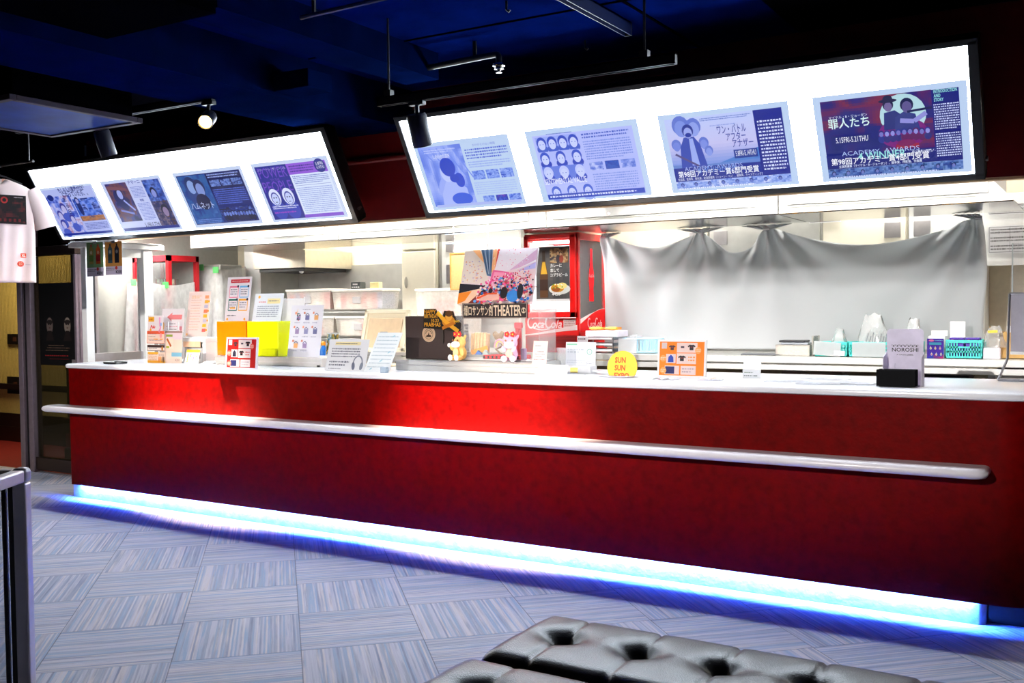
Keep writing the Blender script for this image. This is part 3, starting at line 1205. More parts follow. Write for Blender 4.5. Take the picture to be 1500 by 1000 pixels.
def p8(A):
    H = A.H
    A.photo(5, H * .28, 78, H - 4, blotch(91, [(14, 28, 110), (24, 30, 120), (86, 24, 96), (120, 34, 70), (40, 30, 120)], 3.2, 1.5), 34, 24)
    A.ell(59, H * .70, 15, 15, (176, 214, 224))
    A.ell(58, H * .50, 16, 11, (118, 20, 120))
    # two generic figures against the moon, one with a hat, one aiming
    A.poly([(46, H * .55), (60, H * .55), (60, H * .68), (54, H * .76), (47, H * .74)], (34, 44, 120))
    A.head(50, H * .81, 3.6, (110, 96, 150), (20, 24, 70))
    A.ell(50, H * .87, 6, 1.4, (22, 24, 70))
    A.ell(50, H * .89, 3.2, 2.6, (22, 24, 70))
    A.poly([(53, H * .50), (70, H * .50), (67, H * .70), (60, H * .74), (54, H * .68)], (46, 56, 130))
    A.head(62, H * .79, 4.4, (90, 80, 140), (18, 24, 76))
    A.line([(57, H * .64), (66, H * .62), (74, H * .70)], 3.2, (140, 140, 214))
    A.line([(62, H * .73), (78, H * .75)], 1.6, (20, 26, 80))
    crowd(A, 42, 76, H * .51, 1.9, [(140, 140, 214), (110, 110, 190), (176, 176, 230)], [(40, 40, 120), (90, 20, 90), (30, 44, 140)], 9)
    A.rect(53, H * .33, 68, H * .38, (150, 24, 60))
    A.ell(60, H * .39, 6, 2.4, (120, 20, 90))
    A.text('マイケル・B・ジョーダン', 23, H * .735, 2.1, (226, 234, 255), align='c', width=26)
    A.text('罪人たち', 23, H * .62, 7.5, (214, 240, 240), align='c', width=28, bold=.012)
    A.rect(10, H * .435, 37, H * .535, (16, 28, 110))
    A.text('5.15FRI-5.21THU', 24, H * .455, 4.0, (244, 246, 255), align='c', width=22)
    A.rect(5, H * .15, 95, H * .315, (12, 24, 118))
    A.text('ACADEMY  AWARDS', 42, H * .30, 3.2, (170, 190, 236), align='c', width=52)
    A.text('4 WINNER', 43, H * .235, 5.6, (150, 220, 220), align='c', width=32, bold=.015)
    A.text('史上最多16部門ノミネート!', 74, H * .265, 2.2, (226, 234, 255), align='c', width=22, bold=.015)
    A.text('第98回アカデミー賞4部門受賞', 41, H * .195, 5.4, (244, 246, 255), align='c', width=66, bold=.012)
    A.text('主演男優賞（マイケル・B・ジョーダン）、脚本賞、撮影賞、作曲賞', 41, H * .160, 2.2, (226, 234, 255), align='c', width=56, bold=.01)
    A.rect(78, H * .15, 95, H - 4, (12, 22, 120))
    for k, s_ in enumerate(('INTRODUCTION', 'AND', 'STORY')):
        A.text(s_, 79.5, H * (.90 - k * .045), 2.3, (150, 224, 224), bold=.02, width=(14.5, 4.2, 6)[k])
    body_lines(A, 79, H * .50, 94.5, H * .79, 11, (206, 214, 250))
    body_lines(A, 79, H * .20, 94.5, H * .47, 10, (206, 214, 250))
    for k in range(7):
        A.photo(5 + k * 12.86, 3, 17.8 + k * 12.86, H * .15, cloudy(100 + k, [(20, 44, 130), (60, 96, 170), (110, 140, 205), (20, 60, 120)], 3), 9, 6)
    for k in range(9):
        A.head(9 + k * 10, 6.4, 1.4, (110, 120, 190), (14, 24, 90))
    body_lines(A, 6, 2.2, 92, 4.6, 1, (200, 210, 246))


XS = [(-.96, -.287), (-.182, .512), (.654, 1.364), (1.459, 2.164)]
LS = ['backlit poster with a crowded pale collage under a blocky headline',
      'backlit poster with two dark pictures either side of a pale text column',
      'dark teal backlit poster of an embracing couple with pale handwritten title',
      'backlit poster titled POWER TO THE PEOPLE with two helmeted heads and purple band']
for (a, b_), l, f in zip(XS, LS, (p1, p2, p3, p4)):
    poster(l, a, b_, .046, .497, f)
XS = [(2.874, 3.568), (3.684, 4.394), (4.515, 5.22), (5.341, 6.044)]
LS = ['pale backlit poster with a ponytailed woman in profile and six small stills',
      'pale lilac backlit poster with rows of faces lettered SENTIMENTAL VALUE',
      'blue backlit poster of a man in an open coat dated 5.8 to 5.14',
      'dark backlit poster with a moon and two armed figures dated 5.15 to 5.21']
for (a, b_), l, f in zip(XS, LS, (p5, p6, p7, p8)):
    poster(l, a, b_, .046, .499, f, (186, 208, 240))

# ------------------------------------------------------------------ ceiling fittings
def spot(name, label, loc, aim, power, size=38, blend=1.0, col=(1.0, .72, .42), lit=False, r=.05, L=.15, wide=1.0):
    """track spotlight: adapter, arm, can, lens; can points along aim"""
    t = thing('track_spotlight', label, 'spotlight', loc)
    aim = Vector(aim).normalized()
    MB().box(-.045, -.016, -.02, .045, .016, 0, .003).build('adapter', BLACKM, t)
    MB().cyl((0, 0, -.02), (0, 0, -.075), .011, n=12).ball((0, 0, -.08), .018, u=12, v=8).build('arm', BLACKM, t, smooth=True)
    c0 = Vector((0, 0, -.09)) - aim * .02
    q = aim.to_track_quat('Z', 'Y').to_matrix()
    cn = MB()
    prof = [(r * .2, -.012), (r * .9, -.008), (r, .004), (r, L), (r * .96, L + .003), (r * .9, L + .003), (r * .88, L - .02), (.002, L - .024)]
    cn.lathe(prof, n=28)
    for v in cn.b.verts:
        v.co = q @ v.co + c0
    cn.build('can', mat('spot_can', (16, 18, 34), .5, spec=.2), t, smooth=True)
    ln = MB()
    ln.cyl(c0 + aim * (L - .018), c0 + aim * (L - .012), r * .85, n=24)
    ln.build('lens', mat('lit_lens', (255, 214, 130), .4, emit=30, ecol=(255, 190, 90)) if lit else mat('lens_glow', (255, 236, 200), .4, emit=9), t)
    l = bpy.data.lights.new('spot_beam', 'SPOT')
    l.energy, l.color, l.spot_size, l.spot_blend, l.shadow_soft_size = power, col, radians(size), blend, .02
    o = bpy.data.objects.new('spot_beam', l)
    C.objects.link(o)
    o.location = Vector(loc) + c0 + aim * (L + .01)
    o.rotation_euler = (-aim).to_track_quat('Z', 'Y').to_euler()
    o.scale = (wide, 1, 1)                                         # wall-washer lens: wide, shallow beam
    return t


def rail(label, x0, x1, y, z, drop, s=.032, h=.045):
    t = thing('lighting_track', label, 'lighting track', ((x0 + x1) / 2, y, z))
    b = MB()
    hw = (x1 - x0) / 2
    b.box(-hw, -s / 2, 0, -hw + .01, s / 2, h)
    b.box(hw - .01, -s / 2, 0, hw, s / 2, h)
    b.box(-hw, -s / 2, 0, hw, -s / 2 + .005, h)
    b.box(-hw, s / 2 - .005, 0, hw, s / 2, h)
    b.box(-hw, -s / 2, h - .006, hw, s / 2, h)
    b.build('channel', mat('track_black', (8, 9, 16), .5, spec=.2), t)
    for f in drop:
        MB().box(f - .02, -.016, h, f + .02, .016, h + .03).cyl((f, 0, h + .03), (f, 0, 2.84 - z), .006, n=8).build('hanger', BLACKM, t)
    return t


rail('long black lighting track hung before the light box above the white cloth', 3.42, 5.03, -.60, 2.405, (-.74, .66))
rail('black lighting track running from the air conditioner to the wide beam', .34, 2.22, -.60, 2.575, (-.8, .0, .8))
WASH = (.0, .37, -1)
spot('s', 'black track spotlight hanging unlit against the white of a light box', (3.66, -.60, 2.405), WASH, 1500, 27, col=(1.0, .80, .6), wide=2.3)
spot('s', 'black track spotlight tilted down beside the air conditioner panel', (1.20, -.58, 2.575), (.05, .34, -1), 1900, 26, col=(1.0, .80, .6), wide=2.3)
spot('s', 'lit amber track spotlight shining out from under the wide beam', (2.18, -.60, 2.575), (.55, -.75, -.42), 60, 60, lit=True, r=.042, L=.13)

# track and spotlights added behind the viewer as front fill for the counter signs
rail('black lighting track across the lobby ceiling behind the viewer', .8, 6.0, -5.9, 2.62, (-2.4, 0, 2.4))
for k, (lx, ax) in enumerate(((1.3, -1.0), (3.2, -.3), (5.1, -.3))):
    spot('s', ['black lobby spotlight on the track behind the viewer, its glass-door end', 'black lobby spotlight on the track behind the viewer, its middle', 'black lobby spotlight on the track behind the viewer, its far end from the glass door'][k],
         (lx, -5.9, 2.62), (ax, 5.9, -1.52), FRONT_FILL_W, 19, blend=.8, col=(1.0, .95, .92), lit=True, r=.05, L=.14, wide=2.6)

# second rail, seen end-on
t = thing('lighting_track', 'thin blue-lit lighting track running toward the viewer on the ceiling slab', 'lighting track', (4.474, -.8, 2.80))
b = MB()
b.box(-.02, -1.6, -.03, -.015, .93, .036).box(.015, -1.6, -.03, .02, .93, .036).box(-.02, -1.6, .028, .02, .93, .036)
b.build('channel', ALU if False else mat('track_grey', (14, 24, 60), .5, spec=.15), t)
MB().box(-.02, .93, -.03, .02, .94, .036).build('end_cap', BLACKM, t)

# sprinkler on its pipe
t = thing('sprinkler', 'chrome sprinkler head on a bent black pipe below the ceiling slab', 'sprinkler', (3.77, 0, 2.72))
MB().tube([(-.50, 0, .14), (-.50, 0, .05), (-.49, 0, .025), (-.47, 0, .018)] + [(-.47 + .45 * k / 8, 0, .018 + .012 * k / 8) for k in range(1, 9)] +
          [(-.008, 0, .027), (0, 0, .015), (0, 0, -.02)], .017, 12).build('pipe', BLACKM, t, smooth=True)
MB().box(-.165, -.006, .03, -.145, .006, .125).build('hanger', BLACKM, t)
MB().lathe([(.012, -.02), (.034, -.024), (.036, -.03), (.034, -.038), (.02, -.042)], n=20).build('collar', STEELB, t, smooth=True)
MB().lathe([(.018, -.042), (.026, -.048), (.026, -.054), (.012, -.058), (.010, -.068), (.016, -.070), (.016, -.073), (.004, -.074)], n=20).build('head', STEELB, t, smooth=True)

t = thing('junction_box', 'small square box fixed to the side of the wide beam', 'junction box', (2.70, -.40, 2.585))
MB().box(-.13, -.1, .0, .13, .1, .10, .004).build('cover', BEAMM, t)
t.location = (2.72, -.40, 2.60)
t = thing('conduit', 'thin blue-lit conduit pipe across the ceiling slab', 'pipe', (3.7, -1.16, 2.72))
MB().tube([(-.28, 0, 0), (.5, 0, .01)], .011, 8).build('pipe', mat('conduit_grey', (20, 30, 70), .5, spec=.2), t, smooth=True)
for x in (-.2, .2):
    MB().box(x - .008, -.006, 0, x + .008, .006, .12).build('clip', BLACKM, t)
for k, (u, v) in enumerate(((742, 14), (857, 70))):
    p = at(u, v, z=2.80)
    t = thing('ceiling_hook', ['small black hook on the slab near the conduit', 'small black hook on the slab beyond the sprinkler'][k], 'hook', p)
    MB().tube([(0, 0, .04), (0, 0, .0), (.012, 0, -.012), (.02, 0, -.004)], .006, 8).build('hook_wire', BLACKM, t, smooth=True)

# ceiling cassette at the left
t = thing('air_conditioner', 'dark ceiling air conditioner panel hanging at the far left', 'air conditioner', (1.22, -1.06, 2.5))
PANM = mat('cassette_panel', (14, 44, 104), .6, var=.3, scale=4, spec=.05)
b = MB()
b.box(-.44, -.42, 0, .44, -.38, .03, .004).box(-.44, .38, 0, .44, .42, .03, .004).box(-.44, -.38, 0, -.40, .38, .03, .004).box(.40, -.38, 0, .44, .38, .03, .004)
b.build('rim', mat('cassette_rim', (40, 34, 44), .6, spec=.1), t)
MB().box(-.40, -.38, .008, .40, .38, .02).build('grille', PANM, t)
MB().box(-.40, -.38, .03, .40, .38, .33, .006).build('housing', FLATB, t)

# ------------------------------------------------------------------ kitchen fixtures
# white partition with a sliding glass window at the counter's left end
gx = -.30
gy0, gy1 = at(129, 450, x=gx).y, at(208, 450, x=gx).y
gl = gy1 - gy0
t = thing('glass_screen', 'white framed glass screen closing the kitchen at the left end of the countertop', 'glass screen', (gx, gy0, 0))
MB().box(-.03, -.035, 0, .03, .03, 1.885, .003).build('front_post', WHITEP, t)
MB().box(-.03, gl - .02, 0, .06, gl + .07, 1.885, .003).build('back_post', WHITEP, t)
MB().box(-.03, .03, .98, .03, gl - .02, 1.05, .003).build('sill', ALU, t)
MB().box(-.03, .03, 0, .03, gl - .02, .98, .003).build('lower_panel', WHITEP, t)
MB().box(-.03, .03, 1.82, .03, gl - .02, 1.885, .003).build('head_rail', WHITEP, t)
MB().box(-.01, .03, 1.05, -.002, gl - .02, 1.82).build('sliding_pane', clear_mat('window_glass', gloss=.08, opac=.0, rough=.02), t)
MB().box(-.012, .06, 1.05, .012, .085, 1.82).build('stile', ALU, t)
t = thing('header_box', 'white metal header box over the glass screen under the light box', 'header', (gx, gy0, 1.887))
MB().box(-.16, -.05, 0, .10, gl + .16, .04, .004).box(-.12, -.05, .041, .14, gl + .10, .046, .001).build('box', WHITEP, t)
MB().box(.08, -.05, .005, .42, -.03, .04, .002).build('card_rail', WHITEP, t)

# counters behind
WT = thing('back_counter', 'long stainless steel kitchen back counter behind the service counter', 'counter', (4.2, 1.47, 1.057))
MB().box(-2.75, 0, -.042, 4.1, .62, 0, .003).build('worktop', STEEL, WT)
MB().box(-2.75, .004, -.085, 4.1, .02, -.05, .002).build('apron', STEEL, WT)
MB().box(-2.75, .05, -1.057, 4.1, .62, -.82).build('lower_shelf', STEELD, WT)
MB().box(-2.75, .56, -.8, 4.1, .60, -.09).build('back_panel', mat('tan_panel', (150, 132, 104), .5), WT)
for x in (-2.7, -1.2, .5, 1.85, 2.6, 4.0):
    MB().box(x - .02, .03, -1.057, x + .02, .07, -.085).build('leg', STEEL, WT)

# overhead cabinets over the back counter
US = [278, 495, 800, 1140, 1486]
for k in range(4):
    xa, xb = at(US[k], 345, y=1.15).x + .004, at(US[k + 1], 320, y=1.15).x - .004
    t = thing('overhead_cabinet', ['overhead white kitchen cabinet left of the cream refrigerator column', 'overhead white kitchen cabinet above the cream refrigerator column',
                                   'overhead white kitchen cabinet above the red bottle cooler and cloth end', 'overhead white kitchen cabinet with a sloped end above the baskets'][k],
              'cabinet', (xa, 1.15, 1.905))
    W = xb - xa
    b = MB()
    if k == 3:
        b.prism([(0, .0, .0), (W, .0, .0), (W - .09, .0, .10), (W - .09, .0, .40), (0, .0, .40)], (0, .66, 0))
    else:
        b.box(0, 0, 0, W, .66, .40, .003)
    b.build('body', mat('cabinet_paint', (176, 176, 174), .4, var=.02), t)
    MB().box(.002, .01, -.006, W - .002, .655, -.0005).build('underside', STEELB, t)
    MB().box(.05, -.014, .045, W * .985 - .10, -.001, .38, .003).build('flap_door', mat('flap_white', (168, 168, 166), .25, .1), t)
    MB().box(.05, -.006, .030, W * .94 - .10, -.001, .040).build('finger_groove', mat('groove', (120, 120, 112), .5), t)
    for f in (.3, .72):
        MB().cyl((W * f, -.012, .062), (W * f, -.026, .066), .012, .006, n=12).build('catch', WHITEB, t, smooth=True)

# hood along the left wall
t = thing('range_hood', 'stainless range hood on the left kitchen wall', 'range hood', (0.30, 1.83, 1.745))
b = MB()
b.prism([(-.28, 0, 0), (.34, 0, 0), (.34, 0, .15), (-.28, 0, .25)], (0, .61, 0))
b.build('canopy', mat('warm_steel', (206, 198, 180), .3, .8, var=.05), t)
MB().box(-.24, .03, -.03, .30, .58, .0).build('filter', BLACKM, t)
MB().ball((.2, .1, -.03), .02).build('lamp_knob', WHITEB, t, smooth=True)

# refrigerators along the back wall
def fridge(label, u0, u1, z1, m, side=None):
    xa, xb = at(u0, 400, y=2.2).x, at(u1, 400, y=2.2).x
    t = thing('refrigerator', label, 'refrigerator', ((xa + xb) / 2, 2.2, 0))
    hw = (xb - xa) / 2
    MB().box(-hw, 0, .06, hw, .24, z1, .006).build('cabinet', m, t)
    return t, hw


t, hw = fridge('tall cream refrigerator door column beside the hanging cork board', 590, 641, 2.2, CREAM)
MB().box(-hw + .012, -.03, .1, hw - .012, -.002, 1.86, .006).build('lower_door', CREAM, t)
MB().box(-hw + .012, -.03, 1.875, hw - .012, -.002, 2.18, .006).build('upper_door', CREAM, t)
MB().ball((-hw + .06, -.034, 1.60), .018, .010, .05).build('handle', mat('handle_grey', (150, 146, 138), .4), t, smooth=True)
t, hw = fridge('steel refrigerator with a white door behind the hanging cork board', 643, 772, 2.2, STEEL)
MB().box(-hw + .05, -.03, 1.42, hw - .05, -.002, 1.95, .006).build('door', WHITEP, t)
MB().box(-hw + .05, -.03, .2, hw - .05, -.002, 1.38, .006).build('lower_door', STEEL, t)
MB().box(-hw + .10, -.042, 1.58, -hw + .18, -.03, 1.74, .004).box(-hw + .125, -.046, 1.62, -hw + .155, -.04, 1.70).build('latch', ALU, t)
MB().box(-hw + .10, -.042, 1.84, -hw + .18, -.03, 1.92, .004).build('hinge', ALU, t)
UF = [905, 1040, 1205, 1330, 1443]
for k in range(4):
    t, hw = fridge(['steel refrigerator nearest the red bottle cooler, behind the white cloth', 'white refrigerator behind the deepest dip of the white cloth',
                    'cream refrigerator behind the wide dip of the white cloth', 'white refrigerator behind the straight edge of the white cloth'][k],
                   UF[k], UF[k + 1], 2.2, (STEEL, WHITEP, CREAM, WHITEP)[k])
    MB().box(-hw + .01, -.03, 1.30, hw - .01, -.002, 2.15, .006).build('door', (CREAM, STEEL, CREAM, WHITEP)[k], t)
    sx = 1 if k % 2 else -1
    b = MB()
    b.box(-.05, -.040, 1.80, .05, -.03, 1.90, .003)
    for v in b.b.verts:
        v.co.x += sx * (hw - .09) * (-1)
    b.build('recess_handle', ALU, t)

# wall board with papers at the right
t = thing('wall_cabinet', 'white wall cabinet with taped papers at the right of the cloth', 'cabinet', (6.55, 2.16, 1.62))
MB().box(-.62, 0, 0, 1.2, .29, .42, .004).build('body', WHITEP, t)
MB().box(-.62, -.03, -.02, 1.2, .0, .01).build('bottom_rail', WHITEP, t)


def notice(A):
    A.frame(3, 3, 97, A.H - 3, 1.2, (150, 150, 150))
    for k in range(3):
        A.dashes(6, A.H * (.1 + .3 * k), 94, A.H * (.32 + .3 * k), 2, (110, 110, 110), char=3)
    A.line([(50, 3), (50, A.H - 3)], .8, (160, 160, 160))


sheet('paper_notice', 'large taped paper notice on the white wall cabinet', 'notice', 1447, 1512, 330, 371, y=2.125, z=1.674, lean=0, art=notice, t=.002)
sheet('paper_notice', 'narrow taped paper notice above the large one on the white wall cabinet', 'notice', 1447, 1512, 298, 312, y=2.125, z=1.908, lean=0, art=notice, t=.002)
sheet('paper_notice', 'paper notice taped to the refrigerator above the wide dip of the cloth', 'notice', 1185, 1232, 314, 326, y=2.155, z=at(1208, 326, y=2.155).z, lean=0, art=notice, t=.002)

# white cloth tied up under the cabinets
PX = [at(u, v, z=1.905).x for u, v in ((886, 340), (1031, 333), (1128, 328), (1438, 313))]
CX0, CX1 = PX[0] - .03, PX[3] + .03
SAG = [(0, 1, .105), (1, 2, .165), (2, 3, .145)]
_cn = vnoise(5)


def cloth_top(x):
    if x <= PX[0] or x >= PX[3]:
        return 1.878
    for a, b_, s in SAG:
        if PX[a] <= x <= PX[b_]:
            f = (x - PX[a]) / (PX[b_] - PX[a])
            e = .62 if s == .165 else .8
            return 1.888 - s * (1 - abs(2 * f - 1) ** (1.0 + e))
    return 1.885


def cloth(u, v):
    x = CX0 + (CX1 - CX0) * u
    zt = cloth_top(x)
    z = zt + (1.085 - zt) * v
    y = 1.835 + .03 * v
    for i, px_ in enumerate(PX):
        d = x - px_
        dz = 1.905 - z
        ang = math.atan2(d, dz + .03)
        r = hypot(d, dz)
        amp = .020 * exp(-(r / .55) ** 2) + .010 * exp(-r / .8)
        y += amp * cos(ang * (9 + 2 * i) + i) * min(1, r / .10)
        y -= .035 * exp(-(d / .10) ** 2) * exp(-dz / .25)
    # soft belly and a few long drapes
    y += .018 * sin(x * 2.3 + 1) * v + .012 * (_cn(x * 3.5, z * 1.6) - .5)
    if v > .6:
        q = (v - .6) / .4
        y -= .045 * q * q * exp(-((x - 3.9) / .75) ** 2)
        y -= .03 * q * q * exp(-((x - 4.6) / .4) ** 2)
    return (x + .012 * sin(z * 9) * (1 if x > PX[3] - .05 else 0), y, z)


t = thing('cloth_sheet', 'large white cloth sheet hung under the overhead cabinets over the back counter', 'cloth', (0, 0, 0))
CL = mat('white_cloth', (200, 203, 206), .85, var=.02, scale=3, bump=.12, bscale=260)
see_through(CL, .4)
MB().grid(cloth, 180, 70).build('cloth', CL, t, smooth='all', solid=.0025)
for i, px_ in enumerate(PX):
    b = MB()
    b.grid(lambda u, v: (px_ + (u - .5) * (.03 + .30 * v * (.4 if i in (0, 3) else 1)) + (.06 * v if i == 0 else 0) - (.07 * v if i == 3 else 0),
                         1.80 - .02 * v + .012 * sin(u * 28) * (.4 + v), 1.862 + .032 * v), 36, 6)
    b.build('gathered_corner', CL, t, smooth='all', solid=.0025)
    MB().cyl((px_ - .02, 1.79, 1.872), (px_ + .02, 1.79, 1.872), .012, n=10).build('clip', ALU, t)

# ------------------------------------------------------------------ red bottle cooler
CR = mat('cooler_red', (214, 12, 10), .3, var=.03, coat=.3)
KX0, KX1, KY0, KY1, KZ0, KZ1 = at(768, 340, y=1.52).x, at(846.5, 340, y=1.52).x, 1.52, 1.97, 1.060, 1.893
kw = (KX1 - KX0) / 2
t = thing('bottle_cooler', 'red countertop bottle cooler with glass door and a red bottle on its side', 'cooler', ((KX0 + KX1) / 2, 1.52, 1.058))
kh = KZ1 - 1.058
b = MB()
e = .022
b.box(-kw, 0, 0, kw, .45, .14, .004)
b.box(-kw, 0, kh - .05, kw, .45, kh, .004)
for sx in (-1, 1):
    x0, x1 = (-kw, -kw + e) if sx < 0 else (kw - e, kw)
    b.box(x0, 0, .1, x1, .03, kh, .003)
    b.box(x0, .42, .1, x1, .45, kh, .003)
b.box(-kw, .43, .1, kw, .45, kh)
b.build('cabinet', CR, t)
MB().box(kw - .012, .03, .14, kw - .008, .42, kh - .05).build('side_glass', ACRYL, t)
MB().box(-kw + .008, .03, .14, -kw + .012, .42, kh - .05).build('side_glass', ACRYL, t)
b = MB()
D0, D1 = .245, kh - .012
fw = .032
b.box(-kw + .01, -.03, D0, -kw + .01 + fw, -.001, D1, .004).box(kw - .01 - fw - .012, -.03, D0, kw - .01, -.001, D1, .004)
b.box(-kw + .01, -.03, D0, kw - .01, -.001, D0 + .04, .004).box(-kw + .01, -.03, D1 - .025, kw - .01, -.001, D1, .004)
b.build('door', CR, t)
MB().box(-kw + .03, -.016, D0 + .03, kw - .03, -.012, D1 - .02).build('door_glass', ACRYL, t)
MB().box(-kw + .03, .41, .145, kw - .03, .425, kh - .06).box(-kw + .02, .03, .145, -kw + .026, .41, kh - .06).box(-kw + .02, .03, .141, kw - .02, .41, .146).build('liner', mat('cooler_liner', (215, 218, 216), .4), t)
MB().cyl((-kw + .04, .06, kh - .06), (kw - .04, .06, kh - .06), .010, n=12).build('inner_tube', mat('cooler_tube', (250, 252, 255), .4, emit=10), t)
add_area('cooler_light', (t.location.x, t.location.y + .06, t.location.z + kh - .075), (radians(15), 0, 0), .3, .03, 18, (.95, 1, 1))
for zz in (.30, .47, .62):
    b = MB()
    for k in range(7):
        yy = .05 + k * .055
        b.cyl((-kw + .03, yy, zz), (kw - .03, yy, zz), .003, n=6)
    b.cyl((-kw + .03, .05, zz), (-kw + .03, .40, zz), .004, n=6).cyl((kw - .03, .05, zz), (kw - .03, .40, zz), .004, n=6)
    b.build('wire_shelf', ALU, t)
b = MB()
for k in range(11):
    b.box(-kw + .02, -.012, .012 + k * .009, kw - .02, .0, .016 + k * .009)
b.build('grille', mat('grille_red', (150, 14, 16), .5), t)
MB().box(-kw + .005, -.010, .118, kw - .005, -.0005, .24, .002).build('badge_panel', CR, t)
A = Art(2 * kw - .01, .122, -.0105, None)
H = A.H


def script_logo(A, x, y, s, col):
    """flowing two-word soft drink script"""
    def c_(ox, k=1.0):
        pts = [(ox + s * (.52 + .46 * cos(a)) * k, y + s * (.75 + .72 * sin(a)) * k) for a in [radians(q) for q in range(45, 330, 15)]]
        A.line(pts, s * .24, col)
    c_(x)
    A.text('oca', x + s * .80, y, s * .78, col, width=s * 1.75, bold=.02, shear=.3)
    A.line([(x + s * 2.5, y + s * .55), (x + s * 2.9, y + s * .6)], s * .18, col)
    c_(x + s * 2.75)
    A.text('ola', x + s * 3.6, y, s * 1.15, col, width=s * 1.7, bold=.02, shear=.3)
    A.line([(x + s * .9, y - s * .02), (x + s * 2.2, y - s * .25), (x + s * 3.4, y - s * .1)], s * .14, col)


script_logo(A, 5, H * .42, 12.5, (250, 250, 250))
A.rect(74, H * .45, 97, H * .92, (236, 230, 228))
A.dashes(76, H * .5, 95, H * .86, 3, (200, 160, 160))
wave = [(k * 100 / 16, H * (.12 + .14 * sin(-1.2 + k / 16 * 2.4) + .06 * k / 16)) for k in range(17)]
A.poly([(x, y) for x, y in wave] + [(x, y + (1.5 + 7 * (x / 100) ** 1.2)) for x, y in wave[::-1]], (250, 250, 250))
o = A.build('logo', INK, t)
o.location = (0, 0, .119)
# side graphics: red bottle decal, red wave with script
sg = Art(.39, kh - .19, 0, None)
H = sg.H
prof = [(0, 8.5), (4, 9), (10, 9), (24, 7.2), (38, 8.8), (50, 9.6), (62, 8.6), (74, 5.6), (86, 3.6), (104, 3.2), (110, 3.5), (113, 3.5)]
sc_ = H * .58 / 113
Lp = [(47 - r * 1.05, H * .335 + z * sc_) for z, r in prof]
Rp = [(47 + r * 1.05, H * .335 + z * sc_) for z, r in prof[::-1]]
for a, b_ in zip(range(len(prof) - 1), range(1, len(prof))):
    sg.poly([Lp[a], Lp[b_], Rp[len(prof) - 1 - b_], Rp[len(prof) - 1 - a]], (206, 14, 22))
script_logo(sg, 38, H * .335 + 52 * sc_, 3.6, (245, 235, 235))
W_ = [(k * 100 / 14, H * (.13 + .12 * sin(k / 14 * 2.0 - .35))) for k in range(15)]
sg.poly([(0, 0), (100, 0)] + [(x, y) for x, y in W_[::-1]], (200, 16, 20))
sg.poly([(x, y) for x, y in W_] + [(x, y + max(.6, 9 - 9 * x / 60)) for x, y in W_[::-1]], (240, 236, 232))
script_logo(sg, 30, H * .05, 11, (250, 250, 250))
o = sg.build('side_graphic', INK, t)
o.location = (kw - .006, .225, .14)
o.rotation_euler = (0, 0, pi / 2)


def beer(A):
    H = A.H
    A.photo(0, H * .04, 100, H, blotch(7, [(60, 60, 66), (96, 92, 90), (70, 70, 78)], 3, 1), 10, 14)
    A.photo(42, H * .70, 96, H * .97, blotch(8, [(70, 40, 24), (160, 110, 70), (214, 180, 130), (60, 50, 60)], 4), 16, 12)
    A.head(66, H * .88, 5, (200, 160, 120), (40, 26, 20))
    A.head(74, H * .86, 4.6, (210, 170, 130), (60, 34, 24))
    A.ell(66, H * .77, 6, 11, (60, 50, 60))
    A.ell(76, H * .77, 6, 10, (150, 60, 40))
    for k, s_ in enumerate(('カレーに', '恋して', 'コブラビール')):
        A.text(s_, 43, H * (.62 - k * .085), 9, (250, 250, 250), bold=.02, width=(34, 26, 52)[k])
    A.ell(70, H * .22, 32, 14, (240, 238, 232))
    A.ell(64, H * .24, 20, 11, (214, 150, 30))
    A.ell(60, H * .22, 12, 7, (170, 90, 20))
    A.ell(78, H * .28, 14, 8, (250, 232, 150))
    for k in range(14):
        A.ell(60 + random.uniform(-14, 20), H * .26 + random.uniform(-6, 8), 2.5, 1.6, random.choice([(110, 160, 40), (240, 200, 60), (250, 246, 230)]), 8)
    A.rect(12, H * .07, 36, H * .50, (96, 58, 24))
    A.poly([(12, H * .50), (36, H * .50), (29, H * .74), (19, H * .74)], (110, 66, 26))
    A.rect(19.5, H * .74, 28.5, H * .92, (60, 44, 34))
    A.poly([(15, H * .50), (34, H * .50), (28, H * .72), (20, H * .72)], (230, 180, 50))
    A.rect(12, H * .20, 36, H * .40, (60, 30, 16))
    A.text('¥450-', 48, H * .10, 9, (250, 250, 250), bold=.03)
    A.rect(0, 0, 100, H * .04, (240, 240, 240))


sheet('beer_poster', 'tall beer and curry poster fixed to the front of the red bottle cooler', 'poster', 786, 835, 361, 441, y=1.482, z=at(810, 441, y=1.482).z, lean=0, art=beer, t=.003, bg=(80, 80, 84))

# ------------------------------------------------------------------ hanging drink cards under the light box
def drink(bottles, bg):
    def f(A):
        H = A.H
        A.rect(0, H * .26, 100, H, bg)
        A.rect(0, 0, 100, H * .26, (214, 204, 226))
        for cx_, body, cap, lab in bottles:
            A.rect(cx_ - 4, H * .88, cx_ + 4, H * .94, cap)
            A.poly([(cx_ - 4, H * .88), (cx_ + 4, H * .88), (cx_ + 12, H * .80), (cx_ - 12, H * .80)], body)
            A.rect(cx_ - 13, H * .36, cx_ + 13, H * .80, body)
            A.rect(cx_ - 13, H * .44, cx_ + 13, H * .62, lab)
            A.ell(cx_, H * .70, 7, 7, mixc(body, (250, 250, 240), .5), 12)
        A.dashes(4, H * .13, 60, H * .22, 2, (110, 100, 120))
        A.ell(66, H * .21, 7, 7, (216, 66, 60), 14)
        A.text('¥200', 96, H * .04, 13, (40, 36, 60), align='r', bold=.02)
    return f


